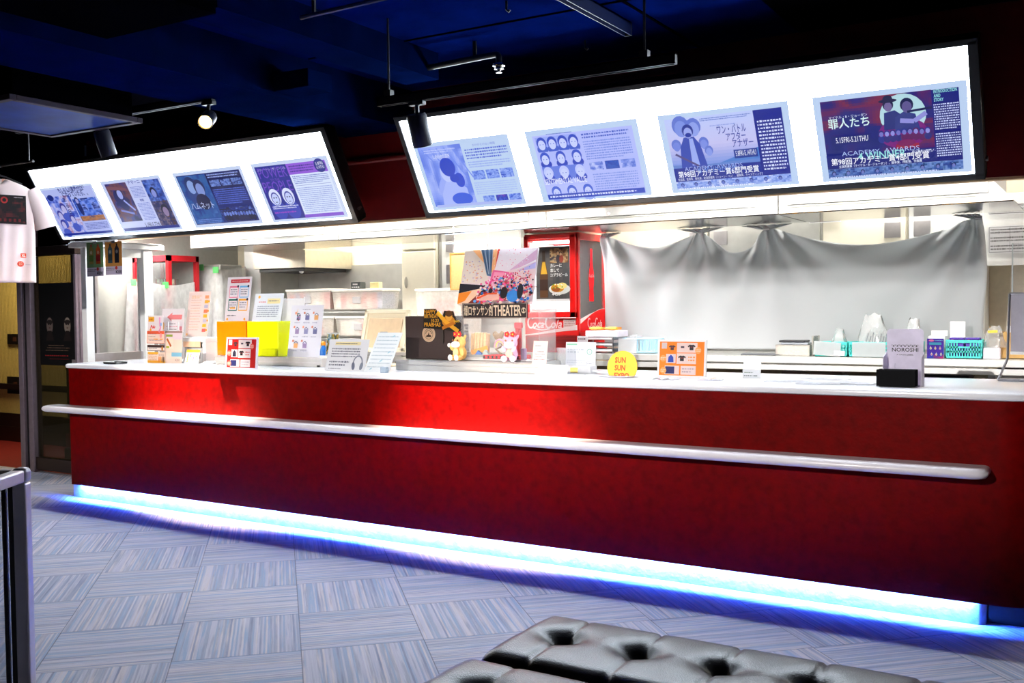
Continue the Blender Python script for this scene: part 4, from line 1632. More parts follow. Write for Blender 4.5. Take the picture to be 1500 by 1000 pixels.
def hang(name, label, cat, u0, u1, vt, vb, y, art, bg):
    p0, p1 = at(u0, vb, y=y), at(u1, vt, y=y)
    o = thing(name, label, cat, ((p0.x + p1.x) / 2, y, p0.z))
    wd, h = abs(p1.x - p0.x), p1.z - p0.z
    MB().box(-wd / 2, -.001, 0, wd / 2, .001, h).build('card', PAPER, o)
    A = Art(wd, h, -.0013, bg)
    art(A)
    A.build('print', INK, o)
    MB().box(-.02, -.003, h - .012, .02, .012, h + .008).build('clip', ALU, o)
    return o


hang('price_card', 'green hanging drink card with two red-capped bottles priced 200 yen', 'card', 128, 151, 354, 405, .31,
     drink([(28, (150, 130, 70), (190, 40, 50), (90, 120, 50)), (70, (220, 90, 40), (200, 40, 50), (170, 40, 40))], (110, 146, 100)), (200, 200, 200))
hang('price_card', 'orange hanging drink card with two dark bottles priced 200 yen', 'card', 155, 178.5, 353, 403, .31,
     drink([(30, (60, 90, 104), (30, 40, 50), (36, 60, 70)), (70, (30, 30, 46), (20, 20, 30), (20, 24, 36))], (206, 146, 72)), (200, 200, 200))

# ------------------------------------------------------------------ things on the service counter, left to right
ORG = mat('orange_acrylic', (238, 130, 6), .2, var=.03, coat=.3)
LIME = mat('lime_acrylic', (206, 216, 10), .2, var=.03, coat=.3)


def pnt(u, v, z=1.0):
    return at(u, v, z=z)


# dark tablet tray
p = pnt(169, 532.5)
t = thing('cash_tray', 'flat black tray lying at the glass end of the countertop', 'tray', (p.x, p.y, 1.0))
MB().box(-.07, -.05, 0, .07, .05, .008, .003).box(-.07, -.05, .008, .07, -.044, .014).box(-.07, .044, .008, .07, .05, .014).build('tray', BLACKM, t)


def card_price(A):
    H = A.H
    A.rect(0, H - 12, 100, H, (238, 110, 70))
    for k in range(3):
        A.dashes(8, H * (.56 + .0) - k * 10 + 8, 60, H * .66 - k * 10 + 6, 1, (90, 70, 80))
    A.rect(40, H * .3, 64, H * .38, (250, 170, 60))
    A.rect(74, H * .3, 92, H * .38, (250, 170, 60))
    A.ell(80, H * .62, 7, 9, (248, 170, 170))
    A.frame(1, 1, 99, H - 1, 2, (240, 140, 100))
    A.dashes(14, 8, 90, 16, 1, (190, 160, 160))


def card_small(A):
    H = A.H
    A.rect(0, H - 10, 100, H, (70, 50, 46))
    A.frame(1, 1, 99, H - 1, 2, (120, 80, 60))
    A.dashes(8, H * .3, 60, H * .55, 1, (110, 90, 90))
    A.ell(86, H * .42, 5, 8, (214, 140, 50))


def card_yellow(A):
    H = A.H
    A.rect(0, H - 8, 60, H, (250, 190, 60))
    A.rect(0, 0, 100, 9, (250, 190, 60))
    A.dashes(6, H * .2, 55, H * .85, 4, (220, 170, 120))
    for k in range(4):
        A.ell(66 + k * 9, H * .32, 3.5, 13, [(240, 150, 50), (244, 170, 60), (140, 110, 70), (110, 80, 60)][k], 10)
    A.dashes(64, H * .66, 96, H * .88, 2, (150, 120, 110))


CARD = (252, 226, 208)
y_ = 0.27
sheet('menu_card', 'small menu card with an orange top bar above the brown-barred card', 'card', 215.5, 241, 484.5, 504, y=y_, z=1.142, lean=3, art=card_price, bg=CARD)
sheet('menu_card', 'narrow menu card with a brown top bar in the wall of cards', 'card', 216, 241.5, 505, 515, y=y_, z=1.087, lean=3, art=card_small, bg=(250, 236, 226))
sheet('menu_card', 'cream menu card with yellow bars at the foot of the wall of cards', 'card', 216.5, 242, 515.5, 534, y=y_, z=1.0, lean=3, art=card_yellow, bg=CARD)


def churro(A):
    H = A.H
    A.rect(0, H - 6, 100, H, (150, 120, 110))
    A.rect(0, H * .74, 100, H - 6, (240, 226, 236))
    A.rect(6, H - 22, 44, H - 13, (160, 180, 70))
    A.rect(3, H * .46, 50, H - 28, (250, 238, 222))
    A.line([(12, H - 30), (36, H * .52)], 9, (190, 100, 40))
    A.rect(8, H * .47, 26, H * .53, (180, 190, 60))
    A.rect(40, 26, 100, 42, (140, 200, 226))
    A.text('¥250', 62, 8, 9, (150, 130, 130))
    A.line([(2, 44), (98, 44)], .8, (220, 196, 180))


sheet('menu_card', 'tall cream menu card picturing a brown fried stick with a blue tab', 'card', 241.5, 266.5, 485, 534.5, y=y_ + .01, lean=3, art=churro, bg=CARD)


def card_top(A):
    H = A.H
    A.rect(4, H * .66, 42, H * .92, (250, 190, 50))
    A.dashes(8, H * .72, 38, H * .86, 1, (200, 110, 40))
    A.line([(78, H * .9), (80, H * .5), (86, H * .3), (74, 6)], 9, (246, 170, 210))
    A.text('Pulu', 18, H * .28, 14, (226, 60, 40), bold=.04, shear=.25)
    A.ell(20, H * .2, 6, 6, (250, 180, 40))
    A.ell(88, H * .5, 5, 8, (150, 200, 236))


sheet('menu_card', 'pink and yellow snack card standing on top of the wall of cards', 'card', 216.5, 238.5, 462, 484, y=y_ + .004, z=1.216, lean=3, art=card_top, bg=(252, 240, 238))


def arrow(A):
    H = A.H
    A.poly([(24, H * .64), (48, H * .84), (46, H * .74), (92, H * .74), (90, H * .54), (44, H * .54), (46, H * .45)], (246, 150, 150))
    A.dashes(36, H * .32, 70, H * .38, 1, (120, 100, 100))
    A.dashes(22, H * .20, 78, H * .27, 1, (236, 150, 160))
    A.dashes(28, H * .08, 72, H * .14, 1, (120, 100, 100))
    A.ell(10, H * .25, 4, 12, (240, 190, 110))
    A.rect(82, H * .06, 94, H * .24, (246, 160, 170))


sheet('direction_card', 'white card with a pink arrow pointing toward the glass screen', 'card', 236, 268.5, 452, 485, y=y_ + .085, z=at(252, 486, y=y_ + .085).z, lean=6, art=arrow, bg=(250, 240, 240))
t = thing('card_rack', 'white wire rack holding up the wall of menu cards', 'rack', (at(243, 534, y=.30).x, .325, 1.0))
b = MB()
for x in (-.11, 0, .11):
    b.box(x - .004, 0, 0, x + .004, .008, .30)
b.box(-.12, 0, .02, .12, .008, .03).box(-.12, 0, .14, .12, .008, .15).box(-.12, 0, .23, .12, .008, .24).box(-.12, -.02, 0, .12, .06, .006)
b.build('wire', WHITEB, t)


def tallmenu(A):
    H = A.H
    A.dashes(14, H * .84, 60, H * .92, 2, (240, 190, 120))
    for k in range(12):
        yy = H * (.80 - k * .06)
        A.dashes(14, yy, 66, yy + H * .022, 1, [(214, 160, 130), (240, 180, 110), (200, 150, 140)][k % 3], char=4)
    cols = [(250, 180, 130), (248, 190, 70), (196, 196, 220), (250, 150, 110), (250, 200, 60), (210, 206, 224), (250, 204, 60), (240, 110, 100)]
    for k, c_ in enumerate(cols):
        A.rect(76, H * (.84 - k * .105), 93, H * (.91 - k * .105), c_)
        if k % 2:
            A.ell(96, H * (.88 - k * .105), 3.4, 3.4, (246, 170, 30), 10)
    A.ell(10, H * .05, 3.5, 3.5, (250, 190, 100), 10)


sheet('menu_board', 'tall pale pink menu board with a strip of coloured tabs behind the menu cards', 'menu board', 271, 303, 427, 493, y=.40, z=at(287, 493, y=.40).z, lean=9, art=tallmenu, bg=(252, 228, 218))
# white ticket printer stand under the board
p = at(292, 534, z=1.0)
t = thing('ticket_printer', 'white boxy ticket printer stand with an open middle behind the small icon card', 'printer', (at(291, 520, y=.40).x, .36, 1.0))
b = MB()
b.box(-.12, 0, .15, .12, .16, .185, .004).box(-.12, 0, 0, -.10, .16, .15).box(.085, 0, 0, .12, .16, .15, .003).box(-.12, .14, 0, .12, .16, .15)
b.build('stand', WHITEB, t)
MB().box(-.10, .02, .0, .06, .13, .11, .006).build('printer_body', mat('printer_grey', (188, 188, 186), .35), t)
MB().box(-.07, .012, .03, .04, .021, .085, .003).build('cutter_plate', STEELD, t)
MB().box(-.11, -.004, .115, .07, .0, .155).build('tan_edge', mat('tan_edge', (240, 200, 160), .5), t)


def icons(A):
    H = A.H
    A.rect(0, H - 14, 100, H, (250, 196, 60))
    for k in range(4):
        for q in range(5):
            A.ell(16 + k * 22, 14 + q * (H - 34) / 4.4, 6, 5, random.choice([(246, 150, 130), (150, 190, 236), (250, 200, 80), (240, 120, 170), (190, 190, 210), (244, 170, 90)]), 8)


sheet('icon_card', 'small cream card with an orange top bar and coloured icons beside the ticket printer', 'card', 270.5, 290, 512, 536, y=.20, lean=14, art=icons, bg=(252, 240, 228))
p = pnt(303, 537)
t = thing('card_reader', 'small white card reader lying before the orange file box', 'card reader', (p.x, p.y, 1.0), (0, 0, radians(20)))
MB().prism([(-.04, -.05, 0), (.04, -.05, 0), (.04, .06, 0), (-.04, .06, 0)], (0, 0, .012)).prism([(-.035, -.045, .012), (.035, -.045, .012), (.035, .055, .03), (-.035, .055, .03)], (0, 0, .004)).build('body', WHITEB, t)
MB().box(-.028, -.03, .018, .028, .0, .024).build('keypad', mat('keypad_grey', (160, 160, 165), .5), t)
t = thing('receipt_paper', 'curl of white receipt paper before the orange file box', 'paper', (pnt(322, 540).x, pnt(322, 540).y, 1.0))
MB().grid(lambda u, v: ((u - .5) * .12, (v - .5) * .08, .003 + .012 * sin(u * 3) ** 2), 12, 4).build('paper', PAPER, t, smooth='all', solid=.0006)

# stainless riser with orange and lime file boxes
ry = .30
pa, pb = at(316, 543, y=ry), at(471, 543, y=ry)
rw = (pb.x - pa.x) / 2
t = thing('display_riser', 'low stainless riser under the orange and lime file boxes', 'riser', ((pa.x + pb.x) / 2, ry, 1.0))
MB().box(-rw, 0, .0, rw, .30, .058, .003).build('body', STEEL, t)
b = MB()
b.box(-rw, -.004, .050, rw, 0, .060).box(-rw, -.003, .022, rw, 0, .030)
b.build('ribs', mat('rib_steel', (214, 212, 212), .3, .9), t)
MB().box(rw - .03, -.012, 0, rw - .012, -.003, .012).build('rubber_foot', BLACKM, t)
RZT = 1.061


def filebox(label, u0, u1, vt, m, side):
    yb = ry + .02
    xa, xb = at(u0, 528, y=yb).x, at(u1, 528, y=yb).x
    ht = at((u0 + u1) / 2, vt, y=yb).z - RZT
    t = thing('file_box', label, 'file box', ((xa + xb) / 2, yb, RZT))
    hw = (xb - xa) / 2
    b = MB()
    b.box(-hw, 0, 0, hw, .006, ht, .003).box(-hw, .20, 0, hw, .206, ht, .003)
    b.box(-hw, .003, 0, -hw + .006, .203, ht, .002).box(hw - .006, .003, 0, hw, .203, ht, .002).box(-hw, .003, 0, hw, .203, .006)
    b.build('box', m, t)
    b = MB()
    for k in range(5):
        b.box(-hw + .02, .03 + k * .03, .008, hw - .02, .034 + k * .03, ht - .02)
    b.build('folders', PAPER, t)
    return t


filebox('orange plastic file box on the riser, behind the red shirt sign', 318.5, 361, 470.5, ORG, 0)
filebox('lime yellow plastic file box on the riser, beside the orange one', 363, 408, 470.5, LIME, 0)


def fourbox(A):
    H = A.H
    A.rect(14, H * .87, 92, H * .95, (206, 44, 60))
    A.dashes(20, H * .89, 86, H * .93, 1, (250, 230, 230), ragged=False)
    for k, (x, y, c_) in enumerate(((12, .54, (236, 130, 160)), (55, .54, (120, 190, 230)), (12, .24, (40, 110, 100)), (55, .24, (240, 180, 70)))):
        A.frame(x, H * y, x + 36, H * (y + .25), 2.5, c_)
        A.rect(x, H * (y + .22), x + 36, H * (y + .26), c_)
        A.dashes(x + 4, H * (y + .05), x + 32, H * (y + .2), 3, (110, 110, 130))
        A.ell(x + 34, H * (y + .25), 4, 4, (60, 60, 80), 10)
    A.rect(20, H * .28, 42, H * .31, (250, 180, 60))
    A.dashes(10, H * .10, 60, H * .15, 1, (90, 90, 100))
    for x in (12, 84):
        A.ell(x, H * .04, 4, 4, (250, 180, 60), 10)


sheet('price_sign', 'tall sign with a red title and four outlined price boxes above the orange file box', 'sign', 329, 364, 406, 469, y=ry + .06, z=at(346, 470, y=ry + .06).z, lean=8, art=fourbox, bg=(240, 232, 236))


def letter(A):
    H = A.H
    A.dashes(16, H * .66, 44, H * .74, 1, (236, 130, 130))
    A.rect(46, H * .64, 90, H * .82, (250, 236, 180))
    A.dashes(50, H * .7, 86, H * .77, 1, (120, 120, 140))
    A.dashes(14, H * .15, 88, H * .58, 6, (150, 158, 176))
    A.ell(16, H * .88, 4, 4, (250, 190, 80), 10)


sheet('letter_sign', 'white typed notice with a yellow heading behind the lime file box', 'sign', 369, 411, 430, 470, y=ry + .10, z=at(390, 471, y=ry + .10).z, lean=12, art=letter, bg=(236, 240, 246))
sheet('blank_board', 'plain white board standing behind the icon price list', 'board', 413, 445, 437, 473, y=ry + .16, z=at(429, 474, y=ry + .16).z, lean=6, t=.004)


def pricelist(A):
    H = A.H
    A.dashes(36, H * .90, 64, H * .925, 1, (90, 90, 110), char=4)
    A.poly([(14, H * .82), (22, H * .94), (18, H * .82)], (250, 206, 130))
    for r_ in range(3):
        for c_ in range(3 if r_ < 2 else 2):
            x, y = 24 + c_ * 28, H * (.78 - r_ * .27)
            A.rect(x - 11, y + 6, x - 6, y + 11, (226, 150, 120))
            k = random.random()
            A.rect(x - 5, y - 8, x + 7, y + 3, [(150, 150, 190), (120, 120, 160), (236, 180, 120), (170, 150, 190)][(r_ * 3 + c_) % 4])
            A.line([(x - 5, y + 3), (x + 1, y + 8), (x + 7, y + 3)], 1.5, (80, 80, 120))
            if r_ == 0 and c_ == 0:
                for q in range(14):
                    A.ell(x + random.uniform(-6, 6), y + random.uniform(-9, 7), 1.6, 1.6, random.choice([(220, 60, 70), (60, 60, 70), (240, 180, 190), (90, 150, 120)]), 7)
            A.dashes(x - 10, y - 17, x + 10, y - 12, 1, (180, 180, 200), char=3)


sheet('price_list', 'large white price list with small drawn goods standing at the riser end', 'sign', 421, 468, 447, 529, y=ry + .015, z=RZT, lean=9, art=pricelist, bg=(232, 232, 240))

# red framed shirt sign
TEE = (26, 26, 36)


def tee(A, x, y, s, c_):
    A.poly([(x - .5 * s, y - .6 * s), (x + .5 * s, y - .6 * s), (x + .5 * s, y + .3 * s), (x + .85 * s, y + .1 * s), (x + 1.0 * s, y + .4 * s),
            (x + .45 * s, y + .75 * s), (x + .15 * s, y + .68 * s), (x - .15 * s, y + .68 * s), (x - .45 * s, y + .75 * s), (x - 1.0 * s, y + .4 * s),
            (x - .85 * s, y + .1 * s), (x - .5 * s, y + .3 * s)], c_)
    A.rect(x - .25 * s, y - .05 * s, x + .25 * s, y + .3 * s, mixc(c_, (220, 60, 60), .5))


def goods(base, accent):
    def f(A):
        H = A.H
        A.rect(4, 4, 96, H - 4, base)
        A.rect(8, H * .76, 19, H * .92, (222, 226, 232))
        tee(A, 30, H * .78, 7, (70, 50, 60))
        A.rect(40, H * .66, 82, H * .92, (238, 238, 240))
        A.rect(48, H * .78, 55, H * .83, (70, 70, 90))
        tee(A, 70, H * .79, 8, TEE)
        A.rect(18, H * .38, 38, H * .62, (232, 236, 244))
        A.poly([(22, H * .40), (34, H * .40), (33, H * .54), (28, H * .60), (23, H * .54)], accent)
        A.rect(40, H * .36, 80, H * .64, (238, 238, 240))
        tee(A, 51, H * .50, 8, TEE)
        A.dashes(64, H * .42, 78, H * .58, 2, mixc(base, (240, 240, 240), .3))
        A.rect(16, H * .08, 46, H * .31, (236, 236, 240))
        A.rect(17, H * .10, 36, H * .29, (36, 44, 110))
        A.rect(49, H * .08, 80, H * .31, (236, 236, 240))
        A.dashes(52, H * .12, 77, H * .27, 2, (190, 190, 206))
        for x, y in ((12, H * .5), (13, H * .18), (84, H * .72)):
            A.ell(x, y, 6.5, 6.5, mixc(base, (250, 236, 210), .45), 14)
            A.dashes(x - 5, y - 3, x + 5, y + 3, 2, (250, 240, 220), char=3)
    return f


o, wd, h = sheet('shirt_sign', 'white framed red sign of printed shirts standing before the lime file box', 'sign', 331, 376.5, 494, 541, lean=5, t=.012,
                 art=goods((190, 20, 18), (40, 40, 70)), bg=(226, 216, 232))

# blue spray bottle and colourful leaflet behind
p = at(470.5, 530, y=.62)
t = thing('spray_bottle', 'blue bottle with an orange cap beside the large price list', 'bottle', (at(471, 530, y=.66).x + .02, .66, 1.0))
MB().lathe([(.024, 0), (.026, .004), (.026, .085), (.018, .11), (.012, .12), (.012, .128)], n=20).build('body', mat('blue_plastic', (16, 110, 206), .3), t, smooth=True)
MB().lathe([(.014, .126), (.016, .132), (.015, .148), (.006, .155)], n=16).build('cap', mat('orange_plastic', (246, 150, 30), .35), t, smooth=True)
sheet('leaflet', 'small colourful leaflet leaning behind the headphone sign', 'leaflet', 476, 494, 487, 531, y=.63, lean=8,
      art=lambda A: [A.photo(4, A.H * .3, 96, A.H * .95, blotch(33, [(244, 244, 246), (90, 150, 190), (250, 200, 90), (60, 80, 80), (240, 240, 244)], 4), 14, 14)], bg=(242, 242, 244))


def phones(A):
    H = A.H
    A.rect(16, H * .82, 80, H * .92, (250, 238, 190))
    A.dashes(18, H * .84, 78, H * .90, 1, (110, 110, 120))
    A.dashes(10, H * .42, 82, H * .74, 4, (120, 124, 136))
    A.dashes(8, H * .14, 58, H * .34, 2, (120, 124, 136))
    A.dashes(8, H * .05, 50, H * .10, 1, (150, 150, 160))
    x, y = 80, H * .26
    P = [(x + 11 * cos(radians(a)), y + 14 * sin(radians(a))) for a in range(-10, 191, 15)]
    A.line(P, 3, (150, 156, 168))
    A.ell(x - 10, y - 6, 4, 8, (120, 126, 144), rot=10)
    A.ell(x + 10, y - 6, 4, 8, (140, 146, 160), rot=-10)


sheet('headphone_sign', 'white notice with a drawn pair of grey headphones on the countertop', 'sign', 476, 534, 497, 543.5, lean=16, art=phones, bg=(240, 241, 243))


def handw(A):
    H = A.H
    A.dashes(8, H * .08, 92, H * .94, 9, (186, 200, 206), fill=.3, char=6)
    for k in range(5):
        A.ell(random.uniform(20, 80), random.uniform(10, H - 10), 6, 2.5, (170, 210, 220), 8, rot=40)


sheet('handwritten_sign', 'white hand-drawn sheet leaning far back beside the headphone sign', 'sign', 533, 569, 487, 545, lean=32, art=handw, bg=(240, 244, 244))
p = pnt(563, 546)
t = thing('acrylic_block', 'small clear acrylic block at the foot of the hand-drawn sheet', 'block', (p.x, p.y, 1.0))
MB().box(-.022, -.012, 0, .022, .012, .036, .003).build('block', clear_mat('tinted_acrylic', (190, 206, 222), gloss=.2, opac=.35), t)

# ------------------------------------------------------------------ machines at the left of the kitchen, under plastic sheeting
def draped(label, x0, x1, y0, y1, z0, z1, seed, sw=.02):
    """polythene thrown over a machine: front and right side with folds"""
    nn = vnoise(seed)
    t = thing('plastic_sheet', label, 'plastic sheet', ((x0 + x1) / 2, y0, z0))
    cx_ = (x0 + x1) / 2

    def f(u, v):
        L0, L1 = x1 - x0, y1 - y0
        d = u * (L0 + L1)
        z = z1 - (z1 - z0) * v
        fl_ = sw * v * sin(d * 38 + 3 * nn(d * 6, v * 2)) + .03 * v * (nn(d * 9, v * 4) - .3)
        if d < L0:
            p = (x0 + d, y0 - .02 - fl_ - .03 * v, z)
        else:
            p = (x1 + .02 + fl_ + .03 * v, y0 + (d - L0), z)
        return (p[0] - cx_, p[1] - y0, p[2] - z0 + .02 * sin(d * 9) * (1 - v))
    MB().grid(f, 70, 26).build('film', POLY, t, smooth='all')
    for k in range(3):
        u = .12 + k * .24
        p = f(u, 0)
        MB().box(p[0] - .035, p[1] - .006, p[2] - .03, p[0] + .035, p[1] - .001, p[2] + .025).build('green_tape', mat('green_tape', (96, 200, 110), .5), t)
    return t


t = thing('side_counter', 'low steel counter carrying the covered machines at the left end of the kitchen', 'counter', (-.45, 1.15, 0))
MB().box(-.37, 0, .80, .24, .78, .84, .003).build('worktop', STEEL, t)
MB().box(-.36, .03, 0, .23, .77, .80).build('base', STEELD, t)
MR = mat('machine_red', (176, 16, 30), .35)
t = thing('popcorn_machine', 'red framed popcorn machine half covered in plastic at the left end of the kitchen', 'machine', (-.56, 1.18, .842))
MH = at(235, 374, y=1.18).z - .842
b = MB()
for x0, x1 in ((-.24, -.205), (.195, .23)):
    b.box(x0, 0, 0, x1, .035, MH).box(x0, .3, 0, x1, .335, MH)
b.box(-.24, 0, MH - .05, .23, .335, MH).box(-.24, 0, 0, .23, .335, .16)
b.build('frame', MR, t)
MB().box(-.2, .012, .16, .195, .016, MH - .05).build('front_glass', ACRYL, t)
MB().box(-.2, .31, .16, .195, .32, MH - .05).build('back_wall', mat('grey_wall2', (150, 152, 148), .4), t)
MB().cyl((0, .17, MH - .38), (0, .17, MH - .2), .10, n=24).build('kettle', STEELB, t, smooth=True)
MB().box(-.16, .004, MH - .16, .0, .012, MH - .06).build('switch_plate', BLACKM, t)
draped('clear plastic sheet hanging over the red framed machine', -.80, -.34, 1.14, 1.45, .87, 1.62, 3)
t = thing('drink_machine', 'grey kitchen machine wrapped in taped plastic beside the range hood', 'machine', (-.42, 1.66, .842))
MB().box(-.26, 0, 0, .20, .26, .95, .01).build('body', mat('machine_grey', (168, 170, 166), .35, .3), t)
MB().box(-.22, -.012, .55, .16, 0, .88, .004).build('front_panel', mat('panel_pale', (200, 200, 190), .4), t)
MB().tube([(-.30, -.05, .2), (-.31, -.06, .5), (-.30, -.05, .7)], .02, 10).build('hose', BLACKM, t, smooth=True)
draped('clear plastic sheet with green tape over the grey machine', -.70, -.20, 1.63, 1.93, .87, 1.76, 9)

# ------------------------------------------------------------------ middle of the back counter
def tub(label, u0, u1, vt, vb, y, d, n_cup, seed, base=None):
    rnd = random.Random(seed)
    xa, xb = at(u0, vb, y=y).x, at(u1, vb, y=y).x
    z0, h = at(u0, vb, y=y).z, at(u0, vt, y=y).z - at(u0, vb, y=y).z
    if base:
        z0, h = base, at(u0, vt, y=y).z - base
    t = thing('storage_tub', label, 'storage tub', ((xa + xb) / 2, y, z0))
    hw = (xb - xa) / 2
    b = MB()
    w2 = hw - .012
    b.prism([(-w2, 0.01, .0), (w2, .01, .0), (hw, 0, h - .02), (-hw, 0, h - .02)], (0, .004, 0))
    b.prism([(-w2, d - .01, .0), (w2, d - .01, .0), (hw, d, h - .02), (-hw, d, h - .02)], (0, -.004, 0))
    b.prism([(-w2, .01, .0), (-w2, d - .01, 0), (-hw, d, h - .02), (-hw, 0, h - .02)], (.004, 0, 0))
    b.prism([(w2, .01, .0), (w2, d - .01, 0), (hw, d, h - .02), (hw, 0, h - .02)], (-.004, 0, 0))
    b.box(-w2, .01, 0, w2, d - .01, .005)
    b.build('tub', TUBM, t)
    MB().box(-hw - .008, -.008, h - .022, hw + .008, d + .008, h, .006).build('lid', mat('tub_lid', (240, 236, 228), .35), t)
    cols = [(236, 90, 90), (250, 236, 226), (120, 150, 214), (246, 200, 190), (240, 240, 240), (230, 70, 80)]
    step = (2 * w2 - .02) / n_cup
    for k in range(n_cup):
        c_ = cols[rnd.randrange(len(cols))]
        m_ = mat('cup_%d_%d_%d' % c_, c_, .5)
        x = -w2 + .01 + step * (k + .5)
        MB().box(x - step * .46, .02, .007, x + step * .46, d - .03, h * rnd.uniform(.74, .86), .003, 1).build('packet', m_, t)
    MB().box(-.05, -.002, h * .3, .03, .006, h * .62).build('paper_label', PAPER, t)
    return t


KS = thing('kitchen_shelf', 'steel kitchen rack carrying the storage tubs behind the payment display', 'shelf', (at(480, 530, y=1.95).x, 1.92, 0))
sx0, sx1 = at(408, 500, y=1.95).x - KS.location.x, 1.425 - KS.location.x
for zz in (.80, at(480, 492, y=1.92).z - .02, at(480, 453.5, y=1.92).z - .018):
    MB().box(sx0, 0, zz - .012, sx1, .25, zz, .002).build('shelf', STEEL, KS)
for x in (sx0, sx1 - .02):
    for y in (0, .23):
        MB().box(x, y, 0, x + .02, y + .02, at(480, 453.5, y=1.92).z - .018).build('post', STEEL, KS)
tub('clear tub of red and white packets on the rack, under the small oven timer', 487, 561, 424, 453.3, 1.93, .225, 9, 1)
tub('clear tub of red and white packets on the rack, left of its upper neighbour', 420, 484, 424, 453.3, 1.93, .225, 8, 2)
tub('clear tub on the lower rack shelf behind the tall payment display', 492, 560, 463, 491.5, 1.93, .225, 8, 3)
tub('clear tub on the lower rack shelf behind the large price list', 424, 489, 463, 491.5, 1.93, .225, 8, 4)
zt = at(500, 424, y=1.95).z
t = thing('oven_timer', 'small dark timer with white buttons standing on a storage tub', 'timer', (at(521, 424, y=1.97).x, 1.97, zt + .001))
MB().box(-.055, 0, 0, .055, .07, .062, .006).build('case', mat('timer_case', (70, 76, 78), .3), t)
b = MB()
for k in range(4):
    b.box(-.04 + k * .022, -.003, .012, -.026 + k * .022, .0, .022)
b.box(-.03, -.003, .036, .02, 0, .048)
b.build('buttons', WHITEB, t)
t = thing('yellow_pad', 'pale yellow pad standing on a storage tub beside the timer', 'pad', (at(548, 424, y=1.97).x, 1.97, zt + .001))
MB().box(-.045, 0, 0, .05, .05, .055, .003).build('pad', mat('pale_yellow', (244, 234, 170), .6), t)
tub('large clear tub with a white lid behind the black box on the riser', 610, 676, 423, 489, 1.75, .30, 7, 6, 1.058)

# payment display seen from behind
IV = mat('ivory_plastic', (236, 222, 190), .4, var=.02)
py_ = .50
pa, pb = at(524, 532, y=py_), at(590, 532, y=py_)
zc = at(550, 500, y=py_).z
t = thing('payment_display', 'ivory back of a payment display standing behind the leaning signs', 'display', ((pa.x + pb.x) / 2, py_, 1.0), (radians(-14), 0, 0))
hw = (pb.x - pa.x) / 2
ht = (at(550, 453, y=.57).z - 1.0) / cos(radians(14))
b = MB()
b.box(-hw, 0, .10, hw, .022, ht, .006)
b.build('screen_shell', IV, t)
b = MB()
b.box(-hw + .004, -.012, .10, hw - .004, 0, .125, .004).box(-hw + .004, -.012, ht - .03, hw - .004, 0, ht - .004, .004)
b.box(-hw + .004, -.012, .10, -hw + .03, 0, ht - .004, .004).box(hw - .03, -.012, .10, hw - .004, 0, ht - .004, .004)
b.build('raised_rim', IV, t)
MB().box(-hw + .05, -.008, .12, hw - .05, 0, ht - .06, .006).build('back_plate', mat('tan_plastic', (220, 190, 150), .45), t)
MB().box(-.03, -.010, ht * .52, .03, -.008, ht * .60).build('rating_label', mat('label_grey', (160, 160, 160), .5), t)
MB().box(-.04, -.01, .022, .04, .03, .12, .006).build('stand', IV, t)
MB().box(-.10, -.05, .0, .10, .12, .014, .005).build('foot', IV, t)
t.rotation_euler = (0, 0, 0)
for v in list(t.children):
    if not v.name.startswith('foot'):
        v.rotation_euler = (radians(-14), 0, 0)

# ------------------------------------------------------------------ second riser with the black box, plush toys and the display case
ry2 = .235
pa, pb = at(580, 551, y=ry2), at(785, 551, y=ry2)
rw = (pb.x - pa.x) / 2
RC = (pa.x + pb.x) / 2
t = thing('display_riser', 'low stainless riser under the plush toys and the black box', 'riser', (RC, ry2, 1.0))
MB().box(-rw, 0, 0, rw, .33, .062, .003).build('body', STEEL, t)
b = MB()
b.box(-rw, -.004, .054, rw, 0, .064).box(-rw, -.003, .030, rw, 0, .036)
b.build('ribs', MATS['rib_steel'], t)
R2 = 1.0655


def seal(A):
    H = A.H
    A.ring(50, H * .5, 30, 33, (232, 196, 160))
    A.ell(50, H * .5, 30, 30, (226, 188, 152), 28)
    A.ring(50, H * .5, 20, 21.5, (60, 36, 24))
    A.poly([(36, H * .5 - 12), (64, H * .5 - 12), (60, H * .5 - 4), (54, H * .5 - 4), (50, H * .5 + 8), (46, H * .5 - 4), (40, H * .5 - 4)], (60, 36, 24))
    for a in range(0, 181, 22):
        A.ell(50 + 14 * cos(radians(a)), H * .5 + 2 + 12 * sin(radians(a)), 2, 2, (60, 36, 24), 8)


pa, pb = at(594.5, 533, y=ry2 + .10), at(664, 533, y=ry2 + .10)
bw, bh = (pb.x - pa.x), at(600, 463, y=ry2 + .10).z - R2
BX = thing('gift_box', 'dark brown box with a round pale seal on the riser behind the cream plush', 'box', ((pa.x + pb.x) / 2, ry2 + .10, R2))
MB().box(-bw / 2, 0, 0, bw / 2, .12, bh, .003).build('box', mat('dark_brown_card', (40, 20, 14), .6, var=.1), BX)
A = Art(.10, .10, 0, None)
seal(A)
A.rect(0, 0, .01, .01, (40, 20, 14))
o = A.build('round_seal', INK, BX)
o.location = (0, -.0006, bh * .30)
o.scale = (1.5, 1, 1.5)


